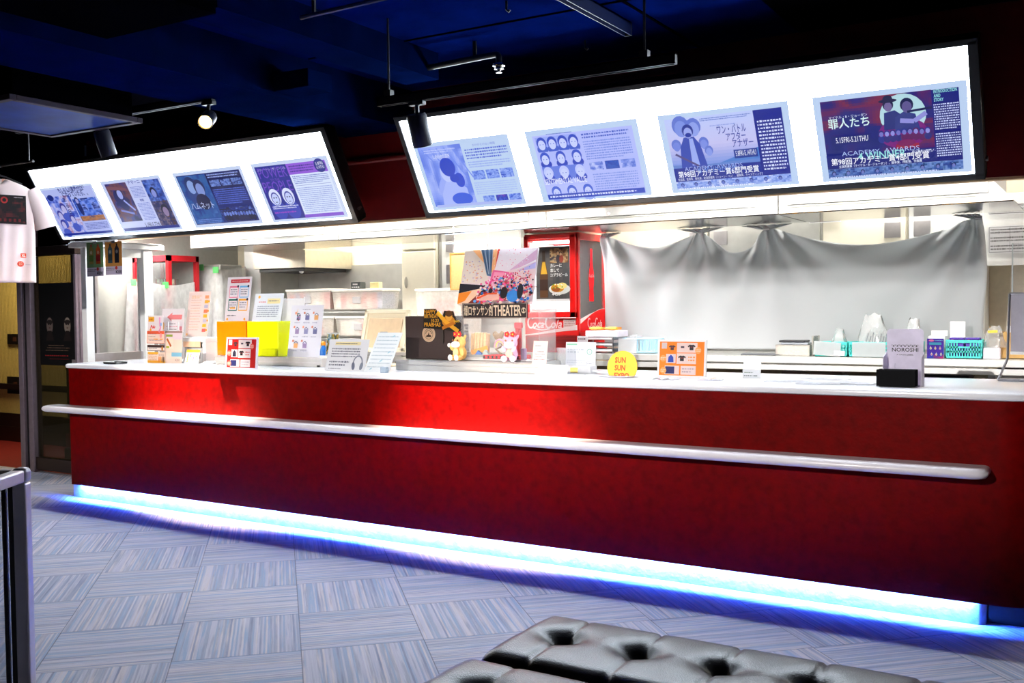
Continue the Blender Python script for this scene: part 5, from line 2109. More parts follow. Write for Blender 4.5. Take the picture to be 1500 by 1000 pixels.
def happy(A):
    H = A.H
    A.poly([(0, H * .22), (2, H), (34, H), (38, H * .86), (50, H * .62), (56, H * .92), (80, H * .9), (86, H * .55), (100, H * .42), (98, 0), (86, H * .06), (60, H * .14)], (30, 20, 8))
    A.text('HAPPY', 3, H * .80, 8.5, (250, 176, 40), width=31, bold=.015)
    A.text('BIRTHDAY', 3, H * .62, 8.5, (250, 176, 40), width=37, bold=.015)
    A.text('10.23', 22, H * .46, 7, (250, 176, 40), width=20, bold=.015)
    A.text('PRABHAS', 3, H * .27, 9, (250, 176, 40), width=44, bold=.015)
    A.ell(68, H * .48, 17, 13, (216, 140, 30), 16)
    A.ell(69, H * .70, 9, 11, (236, 176, 70), 14)
    A.ell(69, H * .80, 10, 7, (90, 54, 16), 14)
    A.line([(38, H * .86), (58, H * .5), (94, H * .08)], 9, (244, 180, 40))
    A.line([(52, H * .2), (70, H * .34), (86, H * .44)], 7, (200, 120, 20))
    A.text('SAHO', 82, H * .44, 5, (250, 200, 40), width=15, bold=.03)


o, wd, h = sheet('birthday_cutout', 'orange and black birthday cutout lettered HAPPY BIRTHDAY before the brown box', 'cutout', 620, 675, 452, 487, y=ry2 + .085, z=at(645, 488, y=ry2 + .085).z,
                 lean=2, art=None, t=.002, mt=mat('dark_card', (34, 22, 10), .6))
for ch in list(o.children):
    bpy.data.objects.remove(ch)
A = Art(wd, h, -.0015, None)
happy(A)
A.build('print', INK, o)
hh = A.H
P = [(0, hh * .22), (2, hh), (34, hh), (38, hh * .86), (50, hh * .62), (56, hh * .92), (80, hh * .9), (86, hh * .55), (100, hh * .42), (98, 0), (86, hh * .06), (60, hh * .14)]
MB().prism([(-wd / 2 + x * wd / 100, -.0008, y * wd / 100) for x, y in P], (0, .0025, 0)).build('board', MATS['dark_card'], o)
MB().box(-.01, .0017, -.06, .01, .0037, h * .5).build('support_strip', MATS['dark_card'], o)


# plush toys
def plush(label, u, vb, vt, main, pale, wave, flower, eye, bib, yaw=0):
    y = ry2 + .035
    s = at(u, vt, y=y).z - R2
    t = thing('plush_toy', label, 'plush toy', (at(u, vb, y=y).x, y, R2), (0, 0, radians(yaw)))
    mm = mat('plush_' + label[:5], main, .95, var=.12, scale=90, bump=.8, bscale=420)
    pm = mat('plush_pale_' + label[:5], pale, .95, var=.06, scale=90, bump=.8, bscale=420)
    b = MB()
    b.ball((0, .02, s * .25), s * .21, s * .19, s * .25)
    b.ball((0, .01, s * .62), s * .23, s * .20, s * .22)
    b.ball((0, .015, s * .46), s * .15, s * .14, s * .14)
    for sx in (-1, 1):
        b.ball((sx * s * .20, .02, s * .80), s * .06, s * .04, s * .10, rot=Matrix.Rotation(sx * .5, 3, 'Y'))
        up = wave if sx < 0 else 0
        if up == 1:
            b.ball((sx * s * .24, -.01, s * .42), s * .08, s * .08, s * .13, rot=Matrix.Rotation(-.9 * sx * -1, 3, 'Y'))
        elif wave == 2:
            b.ball((sx * s * .17, -.03, s * .42), s * .08, s * .09, s * .12, rot=Matrix.Rotation(sx * .5, 3, 'Y'))
        else:
            b.ball((sx * s * .22, -.01, s * .30), s * .08, s * .08, s * .14, rot=Matrix.Rotation(-sx * .35, 3, 'Y'))
        b.ball((sx * s * .14, -s * .12, s * .10), s * .10, s * .16, s * .10)
    b.ball((0, s * .2, s * .12), s * .08, s * .14, s * .08)
    b.build('body', mm, t, remesh=s * .022)
    MB().ball((0, -s * .14, s * .55), s * .185, s * .13, s * .115).build('muzzle', pm, t, smooth='all')
    for sx in (-1, 1):
        MB().ball((sx * s * .15, -s * .26, s * .105), s * .105, s * .05, s * .105).build('foot_pad', pm, t, smooth='all')
        MB().ball((sx * s * .115, -s * .165, s * .70), s * .03, s * .02, s * .035, u=12, v=8).build('eye', mat('eye_dark', eye, .2), t, smooth='all')
        fl_ = MB()
        for k in range(5):
            a = 2 * pi * k / 5
            fl_.ball((sx * s * .10 + s * .055 * cos(a), -s * .05, s * .90 + s * .055 * sin(a)), s * .045, s * .025, s * .045, u=10, v=8)
        f_ = fl_.build('flower', mat('flower_red', flower, .8), t, smooth='all')
        MB().ball((sx * s * .10, -s * .075, s * .90), s * .025, u=10, v=8).build('flower_centre', mat('flower_yellow', (250, 206, 50), .8), f_, smooth='all')
    if wave == 1:
        MB().ball((-s * .36, -.015, s * .52), s * .075, s * .07, s * .075).build('hand_pad', pm, t, smooth='all')
    MB().ball((0, -s * .13, s * .28), s * .13, s * .07, s * .15).build('bib', mat('bib_' + label[:5], bib, .9, bump=.5), t, smooth='all')
    MB().tube([(-s * .03, -s * .268, s * .575), (-s * .01, -s * .275, s * .565), (s * .01, -s * .275, s * .565), (s * .03, -s * .268, s * .575)], s * .008, 6).build('mouth', mat('mouth_brown', (190, 120, 100), .8), t)
    return t


plush('cream plush toy with red flowers waving one paw on the riser', 672, 534, 485, (244, 190, 110), (250, 240, 232), 1, (226, 40, 40), (150, 90, 60), (250, 214, 150), yaw=-12)
plush('pink plush toy with red flowers holding its cheeks on the riser', 748, 536, 485, (240, 190, 214), (252, 240, 246), 2, (222, 30, 44), (30, 24, 30), (244, 196, 170), yaw=14)

# acrylic case with little goods
cy = ry2 + .10
pa, pb = at(668, 534, y=cy), at(790, 534, y=cy)
cw_ = (pb.x - pa.x) / 2
chh = at(720, 458, y=cy).z - R2
CS = thing('display_case', 'clear acrylic case of small goods behind the two plush toys', 'display case', ((pa.x + pb.x) / 2, cy, R2))
b = MB()
b.box(-cw_, 0, 0, cw_, .003, chh).box(-cw_, .2, 0, cw_, .203, chh).box(-cw_, 0, 0, -cw_ + .003, .2, chh).box(cw_ - .003, 0, 0, cw_, .2, chh).box(-cw_, 0, chh - .003, cw_, .2, chh)
b.build('case', ACRYL, CS)
MB().box(-cw_ + .004, .01, 0, cw_ - .004, .19, .006).build('base', WHITEB, CS)


def in_case(name, label, cat, u, dy, z=.0066):
    y = cy + dy
    return thing(name, label, cat, (at(u, 530, y=y).x, y, R2 + z))


t = in_case('plaid_cloth', 'folded red and black plaid cloth in the acrylic case', 'cloth', 728, .02)
b = MB()
b.box(-.10, 0, 0, .16, .13, .024, .006)
b.build('cloth', mat('plaid_red', (206, 22, 30), .9), t)
b = MB()
for k in range(9):
    b.box(-.095 + k * .029, -.001, .004, -.083 + k * .029, .0005, .020)
b.build('dark_checks', mat('plaid_black', (30, 14, 16), .9), t)
zc_ = .0315
t = in_case('wafer_packet', 'stack of upright brown wafers with an orange band in the acrylic case', 'packet', 701, .05, zc_)
for k in range(5):
    MB().box(-.055 + k * .022, 0, 0, -.036 + k * .022, .05, .125 + .006 * (k % 2), .003, rot=Matrix.Rotation(.06, 3, 'Y')).build('wafer', mat('wafer', (226, 190, 140), .7, var=.15, scale=60), t)
MB().box(-.05, -.004, .012, .07, -.001, .040, rot=Matrix.Rotation(-.25, 3, 'Y')).build('orange_band', mat('band_orange', (246, 160, 30), .5), t)
t = in_case('blue_packet', 'small blue and grey packet lying before the wafers', 'packet', 706, .025, zc_)
MB().prism([(-.05, 0, 0), (.0, 0, 0), (-.03, 0, .025)], (0, .02, 0)).build('blue_side', mat('packet_blue', (40, 110, 200), .5), t)
MB().prism([(.0, 0, 0), (.05, 0, 0), (.02, 0, .03)], (0, .02, 0)).build('grey_side', mat('packet_grey', (176, 196, 190), .5), t)
t = in_case('carved_bird', 'small brown carved ornament on a wound cord in the acrylic case', 'ornament', 728, .09, zc_)
b = MB()
b.ball((0, .02, .105), .03, .02, .022).ball((-.022, .02, .12), .018, .014, .018).ball((.025, .02, .12), .014, .012, .02)
b.build('carving', mat('carved_brown', (150, 124, 92), .7, var=.3, scale=60), t, smooth='all')
MB().tube([(.02, .02, .0), (-.02, .02, .03), (.03, .02, .05), (0, .02, .09)], .007, 8).build('stand', MATS['carved_brown'], t, smooth=True)
t = in_case('ribbon_roll', 'pink and yellow striped roll in the acrylic case', 'roll', 731, .04, zc_)
for k, c_ in enumerate(((214, 150, 170), (246, 206, 90), (196, 170, 180))):
    MB().tube([(.035 * cos(a) * (1 - .16 * k), .01 + .004 * k, .045 + .045 * sin(a) * (1 - .16 * k)) for a in [pi * q / 10 for q in range(11)]], .007, 8).build('stripe', mat('roll_%d' % k, c_, .7), t, smooth=True)
t = in_case('curtain_model', 'small red theatre curtain pleat in the acrylic case', 'model', 760, .10)
b = MB()
b.grid(lambda u, v: ((u - .5) * .042, .006 * sin(u * 25), .20 * v + .0), 24, 4)
b.build('curtain', mat('curtain_red', (190, 44, 54), .8), t, smooth='all', solid=.003)
MB().box(-.026, -.01, .18, .026, .012, .215, .006).build('pelmet', MATS['curtain_red'], t)
t = in_case('brick_backdrop', 'narrow grey brick backdrop strip in the acrylic case', 'backdrop', 680, .14)
b = MB()
for k in range(11):
    b.box(-.03 + (.008 if k % 2 else 0), 0, k * .019, .0, .008, k * .019 + .016).box(.004 + (.008 if k % 2 else 0), 0, k * .019, .034, .008, k * .019 + .016)
b.build('bricks', mat('grey_brick', (150, 140, 146), .8, var=.2), t)
t = in_case('purple_block', 'small purple block at the right end of the acrylic case', 'block', 765, .03)
MB().box(-.012, 0, 0, .016, .03, .065, .003).build('block', mat('purple', (120, 90, 130), .6), t)


# theatre photograph board and its caption
def theatre(A):
    H = A.H
    n1, n2 = vnoise(61), vnoise(62)
    A.rect(0, 0, 100, H, (244, 226, 226))
    A.poly([(0, H), (30, H), (36, H * .55), (38, H * .36), (4, H * .40), (0, H * .38)], (246, 236, 222))
    for k in range(60):
        x, y = random.uniform(2, 30), random.uniform(H * .42, H * .8)
        A.ell(x, y, 1.0, .8, random.choice([(240, 200, 160), (214, 190, 214), (250, 240, 230), (236, 170, 130), (190, 180, 220)]), 6)
    A.poly([(12, H), (22, H), (34, H * .7)], (250, 190, 130))
    A.poly([(24, H), (40, H), (42, H * .5), (36, H * .52)], (96, 126, 156))
    for k in range(5):
        A.line([(26 + k * 3, H), (37 + k * 1.1, H * .55)], .8, [(40, 60, 90), (200, 210, 220)][k % 2])
    A.poly([(41, H), (50, H), (45, H * .58), (42, H * .58)], (246, 190, 130))
    A.poly([(47, H), (50, H), (46, H * .62)], (220, 70, 60))
    A.poly([(50, H), (100, H), (100, H * .72), (62, H * .58), (46, H * .6)], (246, 240, 244))
    A.poly([(66, H * .6), (100, H * .97), (100, H * .72)], (226, 190, 216))
    A.poly([(70, H * .58), (100, H * .78), (100, H * .74)], (250, 250, 252))
    A.poly([(76, H * .58), (100, H * .73), (100, H * .62)], (190, 190, 236))
    A.poly([(44, H * .62), (70, H * .56), (74, H * .44), (40, H * .34)], (236, 110, 160))
    A.poly([(46, H * .58), (60, H * .56), (58, H * .46), (44, H * .42)], (248, 170, 200))
    A.poly([(0, H * .38), (36, H * .34), (34, H * .28), (0, H * .2)], (30, 30, 38))
    A.poly([(0, H * .2), (36, H * .30), (18, 0), (0, 0)], (250, 214, 180))
    A.poly([(0, H * .2), (18, H * .24), (10, H * .06), (0, 0)], (240, 150, 40))
    A.poly([(36, H * .30), (42, H * .30), (30, 0), (14, 0)], (130, 50, 40))
    for k in range(620):
        v = random.random() ** .8
        y = H * .60 * (1 - v)
        x0 = 30 + 16 * (y / (H * .6))
        x = random.uniform(x0, 100)
        if y > H * (.42 + .18 * (x - 40) / 60):
            continue
        r_ = .7 + 1.5 * v
        c_ = random.choice([(250, 240, 240), (40, 110, 190), (214, 60, 60), (250, 200, 180), (30, 30, 50), (90, 160, 220), (236, 90, 150), (180, 60, 80), (246, 226, 200)]) if x > 55 or v > .5 else random.choice([(250, 200, 220), (236, 80, 150), (250, 240, 245), (200, 60, 90)])
        A.ell(x, y, r_, r_ * .9, c_, 7)
    A.ell(71, H * .14, 5, 7, (30, 20, 24), 14)
    A.poly([(38, 2), (50, H * .13), (64, H * .14), (66, H * .02), (40, 0)], (240, 190, 170))
    A.line([(36, 3), (50, H * .13), (62, H * .13)], 2.2, (226, 90, 40))
    A.ell(83, H * .08, 8, 7, (50, 130, 205), 14)
    A.ell(92, H * .16, 4, 9, (24, 28, 40), 14)
    A.ell(53, H * .18, 3, 3, (30, 24, 40), 10)
    for k in range(50):
        A.ell(random.uniform(50, 99), random.uniform(H * .6, H * .95), .6, .6, random.choice([(246, 180, 200), (250, 210, 220), (230, 120, 150), (255, 255, 255)]), 6)


ty = cy - .012
zb = at(730, 466, y=ty).z
CAP = sheet('caption_strip', 'dark strip lettered THEATER in cream under the theatre photograph', 'sign', 678, 773, 443.5, 466.5, y=ty, z=zb, lean=0, t=.006, mt=mat('dark_strip', (46, 34, 34), .6))
o, wd, h = CAP
A = Art(wd, h, -.0033, (46, 34, 34))
A.frame(1, .8, 99, A.H - .8, .5, (226, 206, 190))
A.text('爆ロサンサン劇', 2.5, 3, A.H - 6, (246, 226, 196), width=45, bold=.012)
A.text('THEATER', 49, 3, A.H - 6, (246, 226, 196), width=42, bold=.025)
A.ring(94.5, A.H * .5, 3.0, 3.6, (246, 226, 196))
A.text('S', 94.5, A.H * .5 - 3, 6, (246, 226, 196), width=3, align='c', bold=.03)
A.build('lettering', INK, o)
sheet('theatre_photo', 'large tilted photograph board of a cheering cinema crowd over the acrylic case', 'photo board', 672, 780, 366, 445, y=ty + .018, z=at(730, 445.5, y=ty + .018).z, lean=14, t=.012, art=theatre, bg=(244, 230, 230))

# cork board hanging on a cord behind
hy = 1.10
pa, pb = at(661, 420, y=hy), at(700, 420, y=hy)
zt_, zb_ = at(670, 372, y=hy).z, at(670, 423, y=hy).z
t = thing('cork_board', 'tan cork board hanging on chains behind the theatre photograph', 'board', ((pa.x + pb.x) / 2, hy, zb_))
hw = (pb.x - pa.x) / 2
MB().box(-hw, 0, 0, hw, .012, zt_ - zb_, .002).build('board', mat('cork', (222, 180, 116), .8, var=.1, scale=80), t)
b = MB()
H_ = zt_ - zb_
b.box(-hw - .008, -.004, -.008, -hw, .016, H_ + .008).box(hw, -.004, -.008, hw + .008, .016, H_ + .008).box(-hw, -.004, -.008, hw, .016, 0).box(-hw, -.004, H_, hw, .016, H_ + .008)
b.build('rim', mat('cork_rim', (206, 150, 70), .6), t)
for x in (-hw + .02, hw + .08):
    b = MB()
    b.tube([(x, .006, H_ * (.99 if x < 0 else .8)), (x - .004, .006, H_ + .04), (x, .006, H_ + .06)], .004, 6)
    for k in range(6):
        b.tube([(x + .008 * cos(a), .006, H_ + .07 + k * .022 + .012 * sin(a)) for a in [2 * pi * q / 8 for q in range(8)]], .002, 5, closed=True)
    b.tube([(x, .006, H_ + .2), (x, .006, 1.904 - zb_)], .003, 6)
    b.build('chain', ALU, t)
b = MB()
b.tube([(-hw - .05, .006, H_ + .14), (hw + .35, .006, H_ + .15)], .003, 6).tube([(-hw - .05, .006, H_ + .075), (hw + .3, .006, H_ + .08)], .003, 6)
b.build('cord', mat('cord_blue', (150, 170, 200), .6), t)

# ------------------------------------------------------------------ right-hand things on the service counter
def notecard(A):
    H = A.H
    A.dashes(14, H * .78, 60, H * .84, 1, (90, 80, 80), char=5)
    A.dashes(10, H * .68, 90, H * .72, 1, (236, 190, 190))
    A.dashes(30, H * .56, 80, H * .62, 1, (100, 90, 90), char=5)
    A.dashes(14, H * .48, 86, H * .53, 1, (130, 110, 110))
    A.dashes(20, H * .38, 80, H * .43, 1, (130, 110, 110))
    A.dashes(10, H * .26, 90, H * .33, 1, (236, 150, 150))
    A.rect(72, H * .06, 84, H * .14, (190, 170, 180))
    A.frame(3, 3, 97, H - 3, 2, (246, 214, 190))


sheet('note_card', 'small cream notice with pink print beside the stainless riser', 'card', 779, 800, 499, 535, y=.205, z=at(790, 538, y=.205).z, lean=10, art=notecard, bg=(252, 238, 234))
t = thing('card_block', 'small white block carrying the cream notice with pink print', 'block', (at(792, 538, y=.21).x + .012, .205, 1.0))
MB().box(-.038, -.015, 0, .045, .03, at(790, 538, y=.205).z - 1.003, .003).build('block', WHITEB, t)


def calendar(A):
    H = A.H
    for r_ in range(2):
        for k in range(11):
            A.ell(8 + k * 8.4, H * (.3 + .44 * r_), 1.4, 1.6, (70, 90, 96) if r_ == 0 else (190, 200, 204), 8)


sheet('ticket_strip', 'low white strip with rows of dots at the end of the stainless riser', 'strip', 787, 830, 534, 551.5, lean=20, art=calendar, bg=(238, 244, 248))


def spec(A):
    H = A.H
    A.rect(3, H * .90, 38, H * .95, (150, 214, 180))
    A.dashes(6, H * .62, 60, H * .80, 2, (206, 212, 220), char=10)
    A.ring(80, H * .68, 7, 9, (150, 206, 186))
    A.text('1', 80, H * .64, 6, (150, 206, 186), align='c')
    A.dashes(4, H * .28, 66, H * .42, 2, (212, 216, 224))
    A.frame(72, H * .08, 94, H * .34, 1, (190, 190, 196))
    A.ell(84, H * .2, 6, 2.5, (90, 100, 130), 12)
    A.dashes(74, H * .26, 92, H * .31, 1, (170, 170, 180))


sheet('spec_sign', 'upright acrylic sign with a green ring and tiny print behind the white papers', 'sign', 828.5, 872, 501, 541, y=.50, lean=4, art=spec, bg=(238, 241, 246), t=.006)
sheet('acrylic_stand', 'small empty clear stand left of the acrylic sign with the green ring', 'stand', 814, 829, 509, 541, y=.52, lean=6, mt=clear_mat('hazy_acrylic', (235, 238, 242), gloss=.2, opac=.35), t=.004)
t = thing('paper_pack', 'white paper pack with a gold and lilac label at the counter edge', 'pack', (pnt(846, 548).x, pnt(846, 548).y + .03, 1.0), (0, 0, radians(4)))
MB().box(-.07, -.02, 0, .07, .08, .045, .004).build('pack', PAPER, t)
MB().box(-.05, -.0215, .022, -.005, -.0195, .036).box(-.05, -.0214, .008, -.005, -.0195, .022).build('label', mat('gold_label', (220, 190, 90), .5), t)
for k, (u, v, a) in enumerate(((880, 551, 12), (900, 553, -8), (889, 549, 25))):
    p = pnt(u, v)
    t = thing('flyer', ['loose white flyer lying before the acrylic sign', 'loose white flyer lying at the foot of the round yellow sign', 'curled white flyer lying over two other flyers'][k], 'flyer', (p.x, p.y + .05, 1.0005 + k * .003), (0, 0, radians(a)))
    MB().grid(lambda x, y: ((x - .5) * .20, (y - .5) * .15, .002 + (.012 if k == 2 else .003) * (x * 2 - 1) ** 2), 10, 4).build('paper', PAPER, t, smooth='all', solid=.0008)

# round yellow sign
p = pnt(910, 552)
d0 = at(889, 533, y=p.y).x
d1 = at(932.5, 533, y=p.y).x
r_ = (d1 - d0) / 2
t = thing('round_sign', 'round yellow sign lettered SUN SUN EXPO in red', 'sign', ((d0 + d1) / 2, p.y, 1.0), (radians(-9), 0, 0))
cz = at(910, 513, y=p.y + .03).z - 1.0 - r_
b = MB()
pts = []
for k in range(40):
    a = 2 * pi * k / 40
    z = max(.002, cz + r_ * sin(a))
    pts.append((r_ * cos(a), -.003, z))
b.prism(pts, (0, .006, 0))
b.build('disc', mat('sun_yellow', (250, 196, 40), .5), t)
A = Art(2 * r_, 2 * r_, -.0033, None)
for k, (s_, wd_) in enumerate((('SUN', 36), ('SUN', 36), ('EXPO', 50))):
    A.text(s_, 25, 62 - k * 24 + (cz - r_) * 100 / (2 * r_), 18, (232, 84, 50), width=wd_, bold=.03)
A.build('lettering', INK, t)
MB().box(-r_ * .8, -.02, 0, r_ * .9, .02, .004).build('base', ACRYL, t)

# orange framed shirt sign and open leaflets
p = pnt(1000, 556)
o, wd, h = sheet('shirt_sign', 'white framed orange sign of printed shirts over the open leaflets', 'sign', 963, 1034, 497.5, 553, lean=6, t=.012, art=goods((250, 140, 20), (40, 80, 190)), bg=(244, 240, 240))
for k, (u0, u1, v, lab) in enumerate(((940, 1008, 556.5, 'open dark-edged leaflet lying left before the orange shirt sign'), (1000, 1078, 557, 'open leaflet with an orange corner lying right before the orange shirt sign'))):
    p = pnt((u0 + u1) / 2, v)
    hw = (at(u1, v, z=1.0).x - at(u0, v, z=1.0).x) / 2 * .52
    t = thing('leaflet', lab, 'leaflet', (p.x, p.y + .02 - k * .005, 1.001), (0, 0, radians(14 if k else -6)))
    MB().grid(lambda x, y: ((x - .5) * 2 * hw, (y - .5) * .10, .002 + .010 * sin(pi * abs(x * 2 - 1))), 16, 3).build('pages', PAPER, t, smooth='all', solid=.0012)
    b = MB()
    b.grid(lambda x, y: ((x * .42 + .04) * hw * (1 if k else -1), (y - .5) * .08, .0036 + .010 * sin(pi * abs((x * .42 + .04)))), 6, 3)
    b.build('picture', mat('leaf_pic%d' % k, (236, 150, 90) if k else (206, 190, 220), .4), t, smooth='all')

# clear card stand
def tag_(A):
    H = A.H
    A.dashes(12, H * .22, 60, H * .28, 1, (110, 130, 110))
    A.dashes(10, H * .10, 90, H * .18, 1, (110, 120, 120))
    A.frame(2, 2, 98, H * .4, 1.5, (170, 206, 190))


sheet('card_stand', 'small clear card stand alone on the counter between leaflets and flat papers', 'stand', 1088, 1114, 527, 554, lean=8, art=None, mt=clear_mat('hazy_acrylic', (225, 230, 236)), t=.004)
o = [q for q in C.objects if q.name.startswith('card_stand')][0]
A = Art(.095, .045, -.003, (236, 238, 240))
A.dashes(10, 26, 60, 36, 1, (110, 130, 110))
A.dashes(8, 8, 92, 20, 1, (110, 120, 120))
A.build('paper_insert', INK, o)
for k, (u, v, w_, a, lab) in enumerate(((1150, 559, .20, 6, 'white sheet lying flat nearest the clear card stand'), (1208, 556, .22, -5, 'pale sheet lying flat behind two other white sheets'),
                                        (1196, 563, .20, 10, 'white sheet with grey edge lying before the pale sheet'), (1248, 563, .20, -8, 'printed white sheet lying beside the black card holder'))):
    p = pnt(u, v)
    t = thing('paper_sheet', lab, 'paper', (p.x, p.y + .03, 1.0008 + k * .0018), (0, 0, radians(a)))
    MB().box(-w_ / 2, -.06, 0, w_ / 2, .06, .0012).build('paper', PAPER, t)
    A = Art(w_ * .9, .10, 0, None, eps=.0001)
    A.dashes(6, 8, 90, A.H - 6, 4, (190, 196, 206), fill=.3, char=8)
    o = A.build('print', INK, t)
    o.rotation_euler = (radians(-90), 0, 0)
    o.location = (0, -.05, .0016)

# card holder with a block of black cards
p = pnt(1318, 566)
ny = p.y + .02
x0, x1 = at(1296, 560, y=ny).x, at(1350, 560, y=ny).x
hw = (x1 - x0) / 2
ht = at(1320, 482, y=ny + .02).z - 1.0
t = thing('card_holder', 'grey lilac card holder lettered NOROSHI holding a block of black cards', 'card holder', ((x0 + x1) / 2, ny, 1.0))
HM = mat('lilac_card', (226, 220, 234), .45)
see_through(HM, .4)
pts = []
for cx_, cz_, a0 in ((hw - .016, ht - .016, 0), (-hw + .016, ht - .016, 90)):
    for k in range(7):
        a = radians(a0 + 15 * k)
        pts.append((cx_ + .016 * cos(a), .05, cz_ + .016 * sin(a)))
pts = [(hw, .05, 0)] + pts + [(-hw, .05, 0)]
MB().prism(pts, (0, .004, 0)).build('back', HM, t)
b = MB()
for sx in (-1, 1):
    q = [(sx * hw, .05, 0), (sx * hw, -.03, 0), (sx * hw, -.03, ht * .45), (sx * hw, -.02, ht * .52), (sx * hw, .03, ht * .56), (sx * hw, .05, ht * .6)]
    b.prism(q, (sx * .004, 0, 0))
b.box(-hw, -.03, 0, hw, .05, .004)
b.build('sides', HM, t)
MB().box(-.5 * hw, .005, .004, -.45 * hw, .012, ht * .4).build('divider', HM, t)
A = Art(2 * hw, ht, .0492, None)
H = A.H
A.text('NOROSHI', 50, H * .60, 11, (16, 14, 18), width=72, align='c', bold=.012)
for k in range(7):
    x = 18.5 + k * 10.5
    A.poly([(x - 2.6, H * .60 + 14.5), (x + 2.6, H * .60 + 14.5), (x, H * .60 + 20)], (16, 14, 18))
    A.line([(x - 4, H * .60 + 20.5), (x - 4, H * .60 + 17.5)], 1.3, (16, 14, 18))
    A.line([(x + 4, H * .60 + 20.5), (x + 4, H * .60 + 17.5)], 1.3, (16, 14, 18))
A.text('A GAGA LABEL', 50, H * .535, 3.4, (60, 56, 64), width=46, align='c', bold=.01)
A.build('lettering', INK, t)
nx0, nx1 = at(1286.5, 560, y=p.y).x - t.location.x, at(1344, 560, y=p.y).x - t.location.x
for k in range(22):
    y = -.045 + k * .0042 + random.uniform(-.0006, .0006)
    zt_ = at(1318, 541, y=p.y).z - 1.0
    c_ = thing('black_card', 'plain black card standing in the block of cards in the grey lilac holder', 'card',
               (t.location.x + nx0 * 0 + (nx0 + nx1) / 2 + random.uniform(-.002, .002), ny + y - .035, 1.0045), group='black cards in the holder')
    cwid = (nx1 - nx0) / 2 - .003
    MB().box(-cwid, 0, 0, cwid, .0032, zt_ - .005 + random.uniform(-.002, .002), .0004, 1).build('card', mat('matt_black_card', (6, 6, 8), .7, spec=.1), c_)

# metal framed stand at the right edge
p = pnt(1462, 558)
sy = p.y
t = thing('metal_stand', 'slanted metal framed stand with a grey panel and tall clear sheet', 'stand', (p.x, sy, 1.0))
TB = mat('stand_metal', (176, 174, 182), .3, .9)
r0 = .006
bx = .36
P1 = at(1476, 525, y=sy + .10) - Vector(t.location)
P2 = at(1479, 430, y=sy + .12) - Vector(t.location)
b = MB()
b.tube([(0, 0, .006), (bx, 0, .006)], r0, 8).tube([(0, 0, .006), tuple(P1)], r0, 8).tube([tuple(P1), tuple(P2)], r0, 8)
b.tube([tuple(P2), (P2.x + .30, P2.y, P2.z)], r0, 8).tube([(P2.x + .30, P2.y, P2.z), (P1.x + .30, P1.y, P1.z)], r0, 8).tube([(P1.x + .30, P1.y, P1.z), (bx, 0, .006)], r0, 8)
b.build('frame', TB, t, smooth=True)
MB().box(P2.x + .006, P2.y - .002, P1.z + .03, P2.x + .294, P2.y + .02, P2.z - .004).build('grey_panel', mat('stand_grey', (160, 156, 168), .5), t)
MB().box(P2.x + .006, P2.y - .03, P1.z + .02, P2.x + .294, P2.y + .02, P1.z + .034).build('tray', WHITEB, t)
P3 = at(1487, 356, y=sy + .13) - Vector(t.location)
MB().box(P2.x + .012, P2.y + .004, P2.z, P2.x + .28, P2.y + .010, P3.z, rot=Matrix.Rotation(0, 3, 'X')).build('clear_sheet', ACRYL, t)
MB().box(P2.x + .008, P2.y + .002, P2.z, P2.x + .014, P2.y + .012, P3.z).build('clear_edge', mat('acrylic_edge', (206, 214, 212), .2), t)

# ------------------------------------------------------------------ things on the back counter, left to right
BZ = 1.058


def bx_at(u0, u1, y):
    a, b_ = at(u0, 515, y=y), at(u1, 515, y=y)
    return (a.x + b_.x) / 2, (b_.x - a.x) / 2


def bh_at(u, v, y):
    return at(u, v, y=y).z - BZ


x, hw = bx_at(854, 902, 1.56)
t = thing('paper_tray', 'stacked wire trays of papers beside the red bottle cooler', 'paper tray', (x, 1.52, BZ))
for k in range(3):
    b = MB()
    b.box(-hw, 0, .010 + k * .040, hw, .20, .014 + k * .040)
    b.box(-hw, 0, .010 + k * .040, -hw + .004, .20, .030 + k * .040).box(hw - .004, 0, .01 + k * .04, hw, .20, .030 + k * .04)
    b.build('tray', ALU, t)
    MB().box(-hw + .01, .005, .0145 + k * .040, hw - .012, .19, .026 + k * .040).build('papers', mat('paper_grey%d' % k, ((214, 216, 220), (236, 236, 238), (226, 222, 226))[k], .6), t)
for sx in (-hw, hw - .005):
    for sy in (0, .19):
        MB().box(sx, sy, 0, sx + .005, sy + .01, .104).build('upright', ALU, t)
t = thing('box', 'long white carton lying on the stacked paper trays', 'carton', (x + .03, 1.53, BZ + .1115))
MB().box(-.12, 0, 0, .12, .18, .042, .002).build('carton', mat('lilac_white', (238, 230, 242), .6), t)
for k, (dx, a, lab) in enumerate(((-.07, 5, 'yellow packet lying on the white carton at its left'), (.05, -4, 'yellow packet with an orange edge on the white carton at its right'))):
    q = thing('snack_packet', lab, 'packet', (x + .03 + dx, 1.60, BZ + .155), (0, 0, radians(a)))
    b = MB()
    b.ball((0, 0, .012), .055, .05, .012, u=18, v=8)
    b.build('packet', mat('packet_yellow', (250, 200, 90), .4, var=.1), q, smooth='all')
    MB().box(.045, -.03, .004, .058, .03, .02).build('seal', mat('packet_orange', (246, 150, 40), .4), q)
x, hw = bx_at(846, 861, 1.50)
sheet('name_card', 'small white lettered card before the white carton', 'card', 846, 861, 492, 501, y=1.495, z=at(853, 501, y=1.495).z, lean=2, t=.006,
      art=lambda A: [A.dashes(10, A.H * .3, 95, A.H * .75, 1, (110, 70, 90), char=14)], bg=(244, 238, 244))
t = [q for q in C.objects if q.name.startswith('name_card')][0]
MB().box(-.02, .003, -(t.location.z - BZ), .02, .008, .0).build('support', WHITEB, t)

